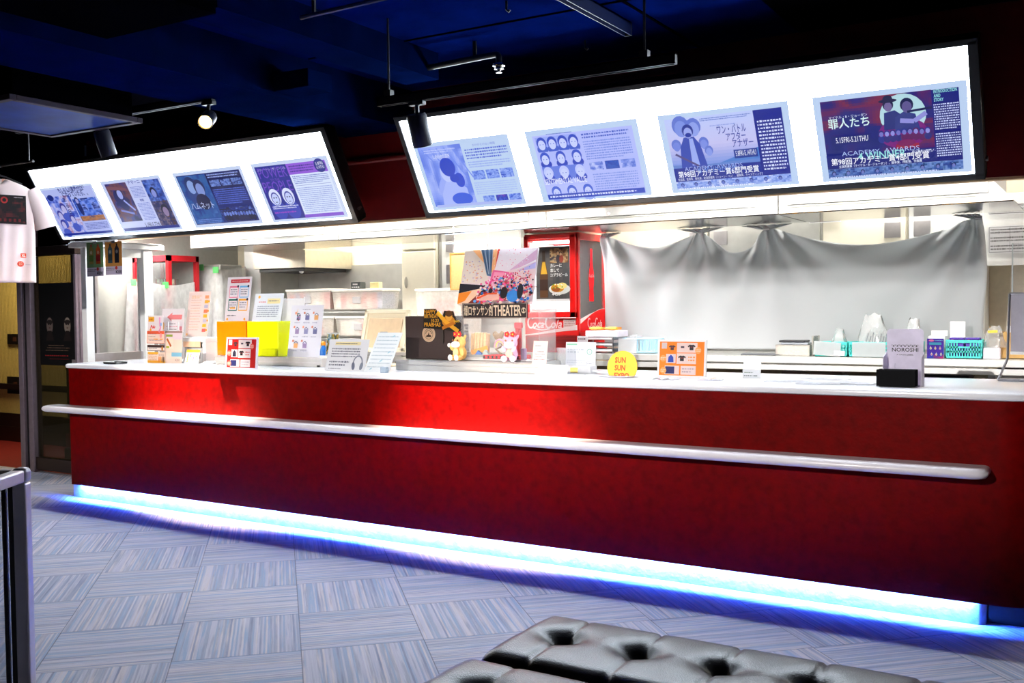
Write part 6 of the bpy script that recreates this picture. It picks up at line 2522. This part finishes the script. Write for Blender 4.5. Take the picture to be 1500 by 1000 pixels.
x, hw = bx_at(905, 962, 1.56)
BLUE = mat('pale_blue_plastic', (170, 212, 230), .35)
t = thing('basket', 'pale blue oval basket with a paper taped on its side', 'basket', (x, 1.66, BZ))
hb = bh_at(930, 495, 1.56)
b = MB()
n = 36
for k in range(n):
    a = 2 * pi * k / n
    b.box(-.5, -.5, 0, .5, .5, 1)
    vs = b.b.verts[-8:] if False else list(b.b.verts)[-8:]
    for v in vs:
        lx, ly, lz = v.co.x * .011, v.co.y * .004, v.co.z * hb * .8 + hb * .08
        rr = .86 + .14 * lz / hb
        px_, py__ = hw * rr * cos(a), .10 * rr * sin(a)
        v.co = Vector((px_ - sin(a) * lx + cos(a) * ly, py__ + cos(a) * lx + sin(a) * ly, lz))
b.build('slatted_side', BLUE, t)
b = MB()
b.tube([(hw * 1.0 * cos(2 * pi * k / 40), .10 * sin(2 * pi * k / 40), hb * .93) for k in range(40)], .006, 8, closed=True)
b.tube([(hw * .86 * cos(2 * pi * k / 40), .086 * sin(2 * pi * k / 40), .008) for k in range(40)], .007, 8, closed=True)
b.build('rims', BLUE, t, smooth=True)
b = MB()
b.prism([(hw * .84 * cos(2 * pi * k / 40), .084 * sin(2 * pi * k / 40), .002) for k in range(40)], (0, 0, .005))
b.build('bottom', BLUE, t)
MB().box(-hw * .95, -.108, .004, .0, -.104, hb * .95, rot=Matrix.Rotation(.05, 3, 'Y')).build('taped_paper', PAPER, t)
q = thing('folded_papers', 'folded white papers heaped in the pale blue basket', 'papers', (x - .02, 1.66, BZ + .01))
for k in range(5):
    MB().box(-.06 + k * .012, -.05, 0, -.057 + k * .012, .04, hb * (1.0 + .06 * (k % 3)), rot=Matrix.Rotation(.1 * k - .3, 3, 'Y')).build('paper', PAPER, q)

# flat dark tablet and white cartons at the cloth's foot
x, hw = bx_at(1085, 1142, 1.56)
t = thing('tablet', 'flat dark tablet lying at the foot of the white cloth', 'tablet', (x, 1.56, BZ))
MB().box(-hw, 0, 0, hw, .12, .010, .003).build('body', mat('tablet_grey', (96, 98, 104), .3), t)
x, hw = bx_at(1136, 1186, 1.56)
hb = bh_at(1160, 505, 1.56)
t = thing('storage_case', 'flat clear case of white packets under two black packs', 'case', (x, 1.56, BZ))
b = MB()
b.box(-hw, 0, 0, hw, .003, hb).box(-hw, .2, 0, hw, .203, hb).box(-hw, 0, 0, -hw + .003, .2, hb).box(hw - .003, 0, 0, hw, .2, hb).box(-hw, 0, hb - .003, hw, .2, hb)
b.build('case', TUBM, t)
MB().box(-hw + .035, .02, .003, hw - .012, .18, hb - .01, .003).build('packets', mat('packet_cream', (236, 234, 222), .5), t)
MB().box(-hw + .008, .02, .003, -hw + .028, .18, hb - .012, .003).build('side_packet', mat('packet_dull', (226, 226, 214), .5), t)
for k, (dx, w_, z_, m_, lab) in enumerate(((0.0, .085, 0, (150, 156, 168), 'grey flat pack on the clear case, under the black one'), (-.015, .082, .0135, (16, 18, 26), 'black flat pack topmost on the clear case'))):
    q = thing('flat_pack', lab, 'pack', (x + dx, 1.60, BZ + hb + .0005 + z_))
    MB().box(-w_, 0, 0, w_, .12, .012, .004).build('pack', mat('pack_%d' % k, m_, .35), q)
x, hw = bx_at(1189, 1191.5, 1.60)
t = thing('clear_bin', 'small clear bin between the clear case and the turquoise baskets', 'bin', (x, 1.60, BZ))
hb2 = bh_at(1194, 492, 1.6)
b = MB()
b.box(-hw, 0, 0, hw, .003, hb2).box(-hw, .15, 0, hw, .153, hb2).box(-hw, 0, 0, -hw + .003, .15, hb2).box(hw - .003, 0, 0, hw, .15, hb2).box(-hw, 0, 0, hw, .15, .004)
b.build('bin', TUBM, t)

TQ = mat('turquoise_plastic', (60, 206, 200), .35, var=.03)


def basket(label, u0, u1, vt, y, handle=False):
    x, hw = bx_at(u0, u1, y)
    h = bh_at((u0 + u1) / 2, vt, y)
    d = .20
    t = thing('basket', label, 'basket', (x, y, BZ), group=None)
    hw -= .002
    nc, nr = 13, 3
    def wall(length, m4, skip=False):
        b = MB()
        cw = length / nc
        ch_ = (h - .03) / nr
        th_ = .003
        b.box(0, 0, 0, length, th_, .014).box(0, -.003, h - .016, length, th_ + .001, h)
        for c_ in range(nc + 1):
            xx = min(length - .006, max(0, c_ * cw - .003))
            if handle and skip and .36 < c_ / nc < .66:
                b.box(xx, 0, .014, xx + .006, th_, .014 + ch_ * 2 - .006)
            else:
                b.box(xx - .0012, 0, .014, xx + .0072, th_, h - .016)
        for r_ in range(1, nr):
            b.box(0, 0, .014 + r_ * ch_ - .005, length, th_, .014 + r_ * ch_ + .005)
        for v in b.b.verts:
            v.co = m4 @ v.co
        return b
    wall(2 * hw, Matrix.Translation((-hw, 0, 0)), True).build('front', TQ, t)
    wall(2 * hw, Matrix.Translation((-hw, d - .003, 0))).build('back', TQ, t)
    wall(d, Matrix.Translation((-hw + .003, 0, 0)) @ Matrix.Rotation(pi / 2, 4, 'Z')).build('side', TQ, t)
    wall(d, Matrix.Translation((hw, 0, 0)) @ Matrix.Rotation(pi / 2, 4, 'Z')).build('side', TQ, t)
    MB().box(-hw, 0, 0, hw, d, .004).build('bottom', TQ, t)
    return t, x, hw, h, d


B1 = basket('turquoise basket with a creased white paper on its front, left of its row', 1193, 1241, 501, 1.53)
MB().box(-.10, -.008, .006, .06, -.005, B1[3] * 1.02, rot=Matrix.Rotation(.07, 3, 'Y')).build('taped_paper', PAPER, B1[0])
MB().box(.02, -.0095, .008, .085, -.008, B1[3] * .42, rot=Matrix.Rotation(.07, 3, 'Y')).build('paper_corner', mat('lilac_paper', (214, 212, 226), .6), B1[0])
B2 = basket('turquoise basket with a square white paper and a bag of sticks', 1243, 1306, 501, 1.53)
MB().box(-.10, -.008, .002, .09, -.005, B2[3] * .98).build('taped_paper', PAPER, B2[0])
B3 = basket('turquoise basket mostly hidden behind the grey lilac card holder', 1308, 1346.5, 501, 1.53)
B4 = basket('turquoise basket with a hand slot holding purple boxes', 1385, 1439, 498, 1.53, True)


def bag(label, x, y, z, w, h, lean, seed, sticks=None):
    nn = vnoise(seed)
    t = thing('plastic_bag', label, 'plastic bag', (x, y, z), (0, radians(lean), 0))
    def f(u, v):
        a = 2 * pi * u
        k = 1 - .55 * v ** 2
        return (w * k * cos(a) * (1 + .2 * (nn(u * 9, v * 5) - .5)) + .02 * v * (nn(v * 4, 2) - .5), .035 * (1 - .5 * v) * sin(a) + .015 * (nn(u * 7, v * 6) - .5), h * v * (1 + .10 * (nn(u * 12, 1) - .5)))
    MB().grid(f, 40, 16).build('film', BAGM, t, smooth='all')
    if sticks:
        for k in range(sticks):
            xx = -w * .7 + 1.4 * w * k / sticks
            b = MB()
            b.cyl((xx, random.uniform(-.012, .012), .005), (xx * .9 + .02, 0, h * random.uniform(.45, .6)), .0035, n=6)
            b.build('stick', mat('stick_dark', (70, 80, 100), .4) if k % 2 else mat('stick_pale', (214, 214, 220), .4), t)
    return t


bag('clear bag slumped in the basket with the creased paper', B1[1] + .01, 1.63, BZ + .006, .055, .16, 12, 31)
bag('clear bag of dark and pale sticks in the basket with the square paper', B2[1], 1.63, BZ + .006, .095, .25, 2, 32, 16)
bag('clear bag standing in the basket behind the card holder', B3[1], 1.63, BZ + .006, .055, .22, 6, 33)


def charms(A):
    H = A.H
    A.photo(0, 0, 100, H, blotch(41, [(60, 30, 150), (90, 40, 190), (40, 70, 190), (190, 40, 120)], 2.4), 10, 10)
    A.rect(14, H * .68, 86, H * .80, (70, 170, 205))
    A.ell(26, H * .90, 16, 7, (240, 120, 170), 14)
    A.dashes(46, H * .86, 94, H * .94, 1, (130, 190, 230))
    for r_ in range(2):
        for c_ in range(3):
            x, y = 22 + c_ * 28 + r_ * 6, H * (.52 - .30 * r_)
            A.line([(x, y), (x, y + 12)], 2.5, (236, 220, 170))
            A.ell(x, y - 2, 6, 8, (244, 226, 206), 12)
            A.ell(x, y - 3, 3, 4, random.choice([(226, 110, 120), (120, 170, 120), (236, 180, 120)]), 10)


o, wd, h = sheet('charm_display', 'purple display card of six charms standing beside the turquoise basket', 'display card', 1358.5, 1383, 495.5, 522.5, y=1.53, z=BZ, lean=0, t=.03, art=charms, bg=(80, 40, 170))
x, hw = bx_at(1360, 1384, 1.60)
t = thing('carton', 'open white carton lid standing behind the purple charm card', 'carton', (x, 1.60, BZ))
hc = bh_at(1372, 484.5, 1.60)
b = MB()
b.box(-hw, 0, 0, hw, .12, hc - .03, .002).box(-hw, .11, hc - .03, hw, .12, hc)
b.build('box', mat('carton_white', (240, 236, 232), .6), t)
MB().box(-hw + .006, .108, hc - .028, hw - .006, .110, hc - .004).build('inner_face', mat('carton_cream', (230, 222, 206), .6), t)
for k, (u0, u1, lab) in enumerate(((1389, 1411, 'purple boxed charm at the left in the turquoise basket with a hand slot'), (1413, 1434, 'purple boxed charm at the right in the turquoise basket with a hand slot'))):
    x, hw = bx_at(u0 + 1, u1, 1.545)
    t = thing('charm_box', lab, 'box', (x, 1.56, BZ + .005))
    hq = bh_at(1410, 495, 1.56) - .004
    MB().box(-hw, 0, 0, hw, .10, hq, .002).build('box', mat('purple_box', (84, 44, 170), .4, var=.3, scale=40), t)
    A = Art(2 * hw, hq, -.0004, None)
    A.rect(3, A.H * .72, 97, A.H * .97, (96, 44, 180))
    A.ell(22, A.H * .86, 15, 8, (244, 120, 160), 14)
    A.dashes(42, A.H * .80, 94, A.H * .92, 1, (120, 190, 220))
    for q in range(3):
        A.ell(24 + q * 26, A.H * .3, 7, 10, (240, 210, 200), 12)
    A.build('print', INK, t)
x, hw = bx_at(1391, 1413.5, 1.66)
t = thing('white_flap', 'plain white flap standing up behind the purple boxes', 'lid', (x, 1.675, BZ + .005))
MB().box(-hw, 0, 0, hw, .006, bh_at(1402, 472, 1.675), .002).build('flap', mat('carton_white', (240, 236, 232)), t)
x, hw = bx_at(1440, 1465, 1.54)
hb = bh_at(1452, 510, 1.54)
t = thing('small_carton', 'small lilac-white carton under a crumpled clear bag', 'carton', (x, 1.54, BZ))
MB().box(-hw, 0, 0, hw, .14, hb, .002).build('carton', mat('lilac_white', (238, 230, 242)), t)
bag('crumpled clear bag with a yellow label on the small lilac-white carton', x + .012, 1.61, BZ + hb + .001, .06, .12, -3, 34)
q = [q for q in C.objects if q.name.startswith('plastic_bag') and 'yellow label' in q['label']][0]
MB().box(-.03, -.042, .085, .02, -.038, .10).build('yellow_label', mat('label_yellow', (246, 214, 70), .5), q)
x, hw = bx_at(1470, 1481, 1.58)
CB = mat('cardboard', (206, 164, 100), .8, var=.06, scale=25)
t = thing('cardboard_box', 'tall brown cardboard box holding white rolls beside the crumpled bag', 'box', (x + .06, 1.60, BZ))
hb = bh_at(1468, 487, 1.58)
b = MB()
b.box(-.10, 0, 0, .10, .004, hb).box(-.10, .2, 0, .10, .204, hb).box(-.10, 0, 0, -.096, .2, hb).box(.096, 0, 0, .10, .2, hb).box(-.1, 0, 0, .1, .2, .004)
b.build('box', CB, t)
for k in range(3):
    q = thing('paper_roll', ['white paper roll standing in the brown cardboard box, its left', 'white paper roll standing in the brown cardboard box, its middle', 'white paper roll standing in the brown cardboard box, its right'][k], 'roll',
              (x + .01 + k * .05, 1.69, BZ + .005))
    MB().cyl((0, 0, 0), (0, 0, hb + .03 - .02 * k), .022, n=18).build('roll', PAPER, q, smooth=True)
t = thing('cardboard_box', 'flat brown cardboard box behind the metal framed stand', 'box', (x + .34, 1.56, BZ))
MB().box(-.16, 0, 0, .16, .16, .05, .002).build('box', CB, t)
MB().box(-.16, -.001, .02, .16, 0, .03).build('tape', mat('tan_tape', (226, 190, 130), .4), t)

# under the back counter
zs = -.815 + 1.057
x = at(1475, 550, y=1.60).x
t = thing('printed_carton', 'white carton with red lettering under the back counter at the right', 'carton', (x + .17, 1.58, zs + .005))
hb = at(1475, 543, y=1.58).z - zs - .005
MB().box(-.24, 0, 0, .3, .3, hb, .004).build('carton', mat('carton_white', (240, 236, 232)), t)
A = Art(.50, hb, -.0006, None)
A.rect(55, A.H - 6, 100, A.H - 1, (226, 60, 50))
A.dashes(6, A.H - 22, 60, A.H - 8, 2, (236, 140, 110), char=5)
A.text('BAG', 66, A.H - 22, 12, (236, 120, 90), width=26, bold=.03)
A.build('print', INK, t)
for k, (u, m_, w_, lab) in enumerate(((1190, (70, 40, 36), .18, 'dark brown tub under the back counter below the clear case'), (1385, (60, 62, 70), .13, 'dark grey bin under the back counter below the basket with a hand slot'),
                                      (1436, (214, 206, 180), .035, 'pale bundle under the back counter beside the red-lettered carton'))):
    x = at(u, 548, y=1.66).x
    t = thing('storage_bin', lab, 'bin', (x, 1.64, zs + .005))
    hb = at(u, 545, y=1.66).z - zs
    MB().box(-w_, 0, 0, w_, .24, hb - .02, .02).build('bin', mat('bin_%d' % k, m_, .4), t)
    MB().box(-w_ - .008, -.008, hb - .02, w_ + .008, .248, hb, .006).build('lid', mat('bin_lid_%d' % k, mixc(m_, (250, 240, 220), .25), .4), t)

# ------------------------------------------------------------------ hanging T-shirt at the far left
hc_ = CAM + (FW + RT * ((-2 - 750) / FPX) - UP * ((258 - 500) / FPX)) * 6.9
hc_ = Vector(hc_)
yaw = math.atan2((CAM - hc_).y, (CAM - hc_).x) + pi / 2
SHM = mat('white_tshirt', (222, 200, 196), .85, var=.03, scale=6, bump=.15, bscale=300)
t = thing('t_shirt', 'white T-shirt with a black print hanging at the far left', 'T-shirt', hc_, (0, 0, yaw + .25))


def shirt(front):
    half = [(0, -.035), (.05, -.018), (.085, .004), (.15, -.022), (.215, -.055), (.27, -.20), (.30, -.40), (.25, -.415), (.225, -.42), (.222, -.33), (.224, -.50), (.222, -.735)]
    # outline width by height
    def f(u, v):
        z = .0 - .735 * v
        if v < .04:
            w_ = .10 + .12 * (v / .04) ** .5
        elif v < .55:
            w_ = .22 + .075 * (v - .04) / .51
        else:
            w_ = .225
        xx = (u * 2 - 1)
        bulge = .035 * (1 - xx * xx) ** .5 + .006 * sin(xx * 14 + v * 3) * v + .010 * sin(xx * 6 + 1) * v
        top = -.05 * exp(-(xx / .28) ** 2) * (1 - v) * (1 if front else .25) - .06 * abs(xx) ** 1.5 * (1 - v)
        return (xx * min(w_, .225), (-1 if front else 1) * bulge, z + top)
    return f


b = MB()
b.grid(shirt(True), 40, 40)
b.grid(shirt(False), 40, 40)
b.build('shirt_body', SHM, t, smooth='all', solid=.002)
for s in (-1, 1):
    b = MB()
    b.tube([(s * .195, 0, -.085), (s * .235, 0, -.15), (s * .275, .0, -.25), (s * .305, 0, -.345)], [.055, .068, .074, .078], 20)
    for v in b.b.verts:
        v.co.y *= .42
    b.build('sleeve', SHM, t, smooth=True)
A = Art(.26, .20, 0, (24, 12, 14))
A.photo(3, 3, 97, A.H - 3, blotch(71, [(16, 8, 10), (40, 8, 10), (20, 10, 12), (90, 14, 18)], 4), 18, 14)
A.ell(46, A.H * .82, 9, 9, (200, 50, 50), 16)
A.ell(46, A.H * .82, 5, 5, (24, 12, 14), 12)
A.dashes(70, A.H * .90, 96, A.H * .95, 1, (220, 200, 200))
A.ell(30, A.H * .42, 10, 14, (60, 12, 14), 14)
for k in range(6):
    A.rect(20 + k * 12, 6, 26 + k * 12, 14, (120, 16, 20))
o = A.build('chest_print', INK, t)
o.location = (.03, -.0445, -.33)
A = Art(.10, .12, 0, None)
A.rect(30, 78, 66, 108, (226, 84, 50))
A.text('XL', 48, 84, 18, (250, 240, 236), width=26, align='c', bold=.04)
A.ell(28, 34, 22, 20, (226, 76, 50), 18)
A.text('SUN', 28, 36, 10, (250, 230, 200), width=24, align='c', bold=.03)
A.text('SUN', 28, 24, 10, (250, 230, 200), width=24, align='c', bold=.03)
A.dashes(60, 26, 96, 32, 1, (140, 130, 140), char=10)
o = A.build('size_sticker', INK, t)
o.location = (.135, -.0475, -.64)
MB().tube([(-.15, 0, -.045), (-.05, 0, -.005), (0, 0, .01), (.05, 0, -.005), (.15, 0, -.045)], .006, 8).tube([(0, 0, .01), (0, 0, .05), (.012, 0, .068), (.024, 0, .06)], .003, 6).build('hanger', BLACKM, t, smooth=True)
MB().box(.012, -.034, -.045, .034, -.032, -.02).build('neck_label', mat('neck_label', (206, 150, 130), .7), t)
t = thing('display_rail', 'black rail near the ceiling that the T-shirt hangs from', 'rail', (hc_.x, hc_.y, hc_.z + .07))
MB().cyl((-.5, 0, 0), (.4, 0, 0), .009, n=12).build('bar', BLACKM, t)
for x in (-.45, .35):
    MB().cyl((x, 0, 0), (x, 0, 2.84 - t.location.z), .006, n=8).build('drop_rod', BLACKM, t)

# poster on the glass partition
def faces(A):
    H = A.H
    A.rect(0, 0, 100, H, (7, 6, 8))
    for x in (28, 76):
        A.ell(x, H * .50, 11, 13, (30, 24, 24), 18)
        A.ell(x, H * .48, 8.5, 14, (120, 104, 98) if x < 50 else (150, 136, 124), 18)
        A.ell(x, H * .525, 8, 4, (40, 32, 30), 14)
        A.ell(x - 3, H * .495, 1.8, 1, (20, 16, 16), 8)
        A.ell(x + 3, H * .495, 1.8, 1, (20, 16, 16), 8)
        A.ell(x, H * .455, 2.6, .9, (90, 50, 46), 8)
        A.poly([(x - 11, H * .30), (x + 11, H * .30), (x + 5, H * .42), (x - 5, H * .42)], (34, 24, 22))
    for k in range(3):
        A.dashes(24 - k * 4, H * (.235 - k * .03), 78 + k * 4, H * (.25 - k * .03), 1, (150, 120, 100), char=3)
    A.dashes(14, H * .105, 88, H * .13, 1, (170, 40, 40), char=5)
    A.dashes(26, H * .07, 80, H * .085, 1, (130, 30, 30))
    A.rect(86, H * .03, 96, H * .075, (150, 140, 140))


o, wd, h = sheet('film_poster', 'black film poster of two pale painted faces on the glass behind the counter end', 'poster', 60, 114, 414, 535, y=.575, z=at(87, 535, y=.575).z, lean=0, t=.004, art=faces, mt=BLACKM, bg=(7, 6, 8))
# switch plates in the corridor
for k, (u0, u1, v0, v1, lab) in enumerate(((11, 28, 489, 504, 'dark switch plate on the yellow corridor wall'), (11, 30, 552, 576, 'dark wall box low on the yellow corridor wall'))):
    a_, b_ = at(u0, v1, y=1.70), at(u1, v0, y=1.70)
    t = thing('switch_plate', lab, 'switch plate', ((a_.x + b_.x) / 2, 1.712, a_.z))
    hw, hh_ = (b_.x - a_.x) / 2, b_.z - a_.z
    MB().box(-hw, -.014, 0, hw, .0, hh_, .003).build('plate', mat('plate_dark', (30, 24, 20), .4), t)
    MB().box(.0, -.018, hh_ * .3, hw * .5, -.014, hh_ * .7).build('rocker', mat('rocker_brown', (84, 50, 36), .4), t)

# ------------------------------------------------------------------ showcase corner at the lower left
dpt = 2.25
c0 = CAM + (FW + RT * ((31 - 750) / FPX) - UP * ((687 - 500) / FPX)) * dpt
ez = c0.z
e1 = Vector((-RT.x, -RT.y, 0)).normalized()
t = thing('showcase', 'glass showcase with satin aluminium posts at the lower left corner', 'showcase', (c0.x, c0.y, 0), (0, 0, math.atan2(-e1.y, -e1.x)))
ps = .030
SHC = mat('showcase_aluminium', (200, 194, 206), .4, .35, var=.04)
L, D_ = .8, -.45


def post(x, y):
    b = MB()
    b.box(x - ps / 2, y - ps / 2, 0, x + ps / 2, y + ps / 2, ez - .03, .004)
    return b


for x, y in ((0, 0), (-L, 0), (0, D_), (-L, D_)):
    pp = post(x, y).build('post', SHC, t)
    MB().box(x - ps / 2 - .002, y - ps / 2 - .002, ez - .03, x + ps / 2 + .002, y + ps / 2 + .002, ez + .004, .010, 3).build('corner_cap', mat('cap_grey', (150, 150, 164), .4, .3), pp)
for y in (0, D_):
    MB().box(-L + ps / 2, y - ps / 2, ez - .028, -ps / 2, y + ps / 2, ez, .004).build('long_rail', SHC, t)
for x in (0, -L):
    MB().box(x - ps / 2, D_ + ps / 2, ez - .028, x + ps / 2, -ps / 2, ez, .004).build('short_rail', SHC, t)
b = MB()
b.box(-.030, -.004, .05, -.019, .0, ez - .03).box(-.046, -.002, .05, -.036, .004, ez - .03)
b.build('dark_seal', BLACKM, t)
MB().box(-L, -.002, .05, -.02, .002, ez - .03).build('front_glass', clear_mat('showcase_glass', (190, 196, 205), gloss=.1, opac=.06), t)
MB().box(-L, D_ - .002, .05, -.02, D_ + .002, ez - .03).build('back_glass', MATS['showcase_glass'], t)
MB().box(-L, D_, ez - .016, 0, 0, ez - .010).build('top_glass', MATS['showcase_glass'], t)
MB().box(-L, D_, .04, 0, 0, .25).build('base', BLACKM, t)

# ------------------------------------------------------------------ tufted black benches
LEA = bpy.data.materials.new('black_leather')
LEA.use_nodes = True
nt = LEA.node_tree
b_ = nt.nodes['Principled BSDF']
b_.inputs['Base Color'].default_value = (.018, .017, .020, 1)
b_.inputs['Roughness'].default_value = .31
b_.inputs['Specular IOR Level'].default_value = .36
tc = nt.nodes.new('ShaderNodeTexCoord')
vo = nt.nodes.new('ShaderNodeTexVoronoi')
vo.inputs['Scale'].default_value = 260
nz = nt.nodes.new('ShaderNodeTexNoise')
nz.inputs['Scale'].default_value = 40
nz.inputs['Detail'].default_value = 6
nt.links.new(tc.outputs['Object'], vo.inputs['Vector'])
nt.links.new(tc.outputs['Object'], nz.inputs['Vector'])
ad = nt.nodes.new('ShaderNodeMath')
ad.operation = 'ADD'
nt.links.new(vo.outputs['Distance'], ad.inputs[0])
nt.links.new(nz.outputs['Fac'], ad.inputs[1])
bp = nt.nodes.new('ShaderNodeBump')
bp.inputs['Strength'].default_value = .28
bp.inputs['Distance'].default_value = .002
nt.links.new(ad.outputs[0], bp.inputs['Height'])
nt.links.new(bp.outputs['Normal'], b_.inputs['Normal'])

BH = .435
PITCH = .232


def bench(label, x0, y1, x1, depth, bx0):
    """tufted top: one row of buttons along the middle, seams across at each button"""
    t = thing('bench', label, 'bench', (x0, y1 - depth, 0))
    W, D = x1 - x0, depth

    def top(x, y):
        ex = min(x, W - x)
        ey = min(y, D - y)
        r = .05
        z = 0
        for e in (ex, ey):
            if e < r:
                z -= r - sqrt(max(0, r * r - (r - e) ** 2))
        i = round((x - bx0) / PITCH)
        dx = x - (bx0 + i * PITCH)
        dy = y - D * .53
        rr = hypot(dx, dy)
        if -1 < i * PITCH + bx0 < W + .2:
            z -= .05 * exp(-(rr / .04) ** 1.4)
            z -= .009 * exp(-abs(dx) / .007)          # seam across
            z -= .010 * exp(-(dy / .03) ** 2) * exp(-(abs(dx) / .07) ** 2)
        # pillow between buttons
        z += .012 * sin(pi * min(1, max(0, y / D))) ** .5
        return z
    b = MB()
    nx, ny = int(W / .011), 46

    def f(u, v):
        x, y = u * W, v * D
        return (x, y, BH + top(x, y))
    b.grid(f, nx, ny)
    b.build('tufted_top', LEA, t, smooth='all')
    b = MB()
    b.box(.012, .012, .10, W - .012, D - .012, BH - .035, .03, 3)
    b.build('body', LEA, t, smooth=True)
    k = 0
    while bx0 + k * PITCH < W:
        x = bx0 + k * PITCH
        MB().ball((x, D * .53, BH - .040), .014, .014, .008, u=14, v=8).build('button', LEA, t, smooth='all')
        k += 1
    for x in (.08, W - .08):
        for y in (.07, D - .07):
            MB().cyl((x, y, 0), (x, y, .11), .02, n=14).build('leg', BLACKM, t)
    return t


zb = BH
q0 = at(842, 940, z=zb - .03)
c_ = at(690, 962, z=zb - .01)
f_ = at(820, 903, z=zb - .01)
bench('black tufted leather bench nearest the counter', 5.150, f_.y, 6.95, f_.y - c_.y, q0.x - 5.150)
bench('black tufted leather bench behind the other, cut off by the photo edge', 5.135, c_.y - .004, 6.95, f_.y - c_.y, q0.x - 5.135)
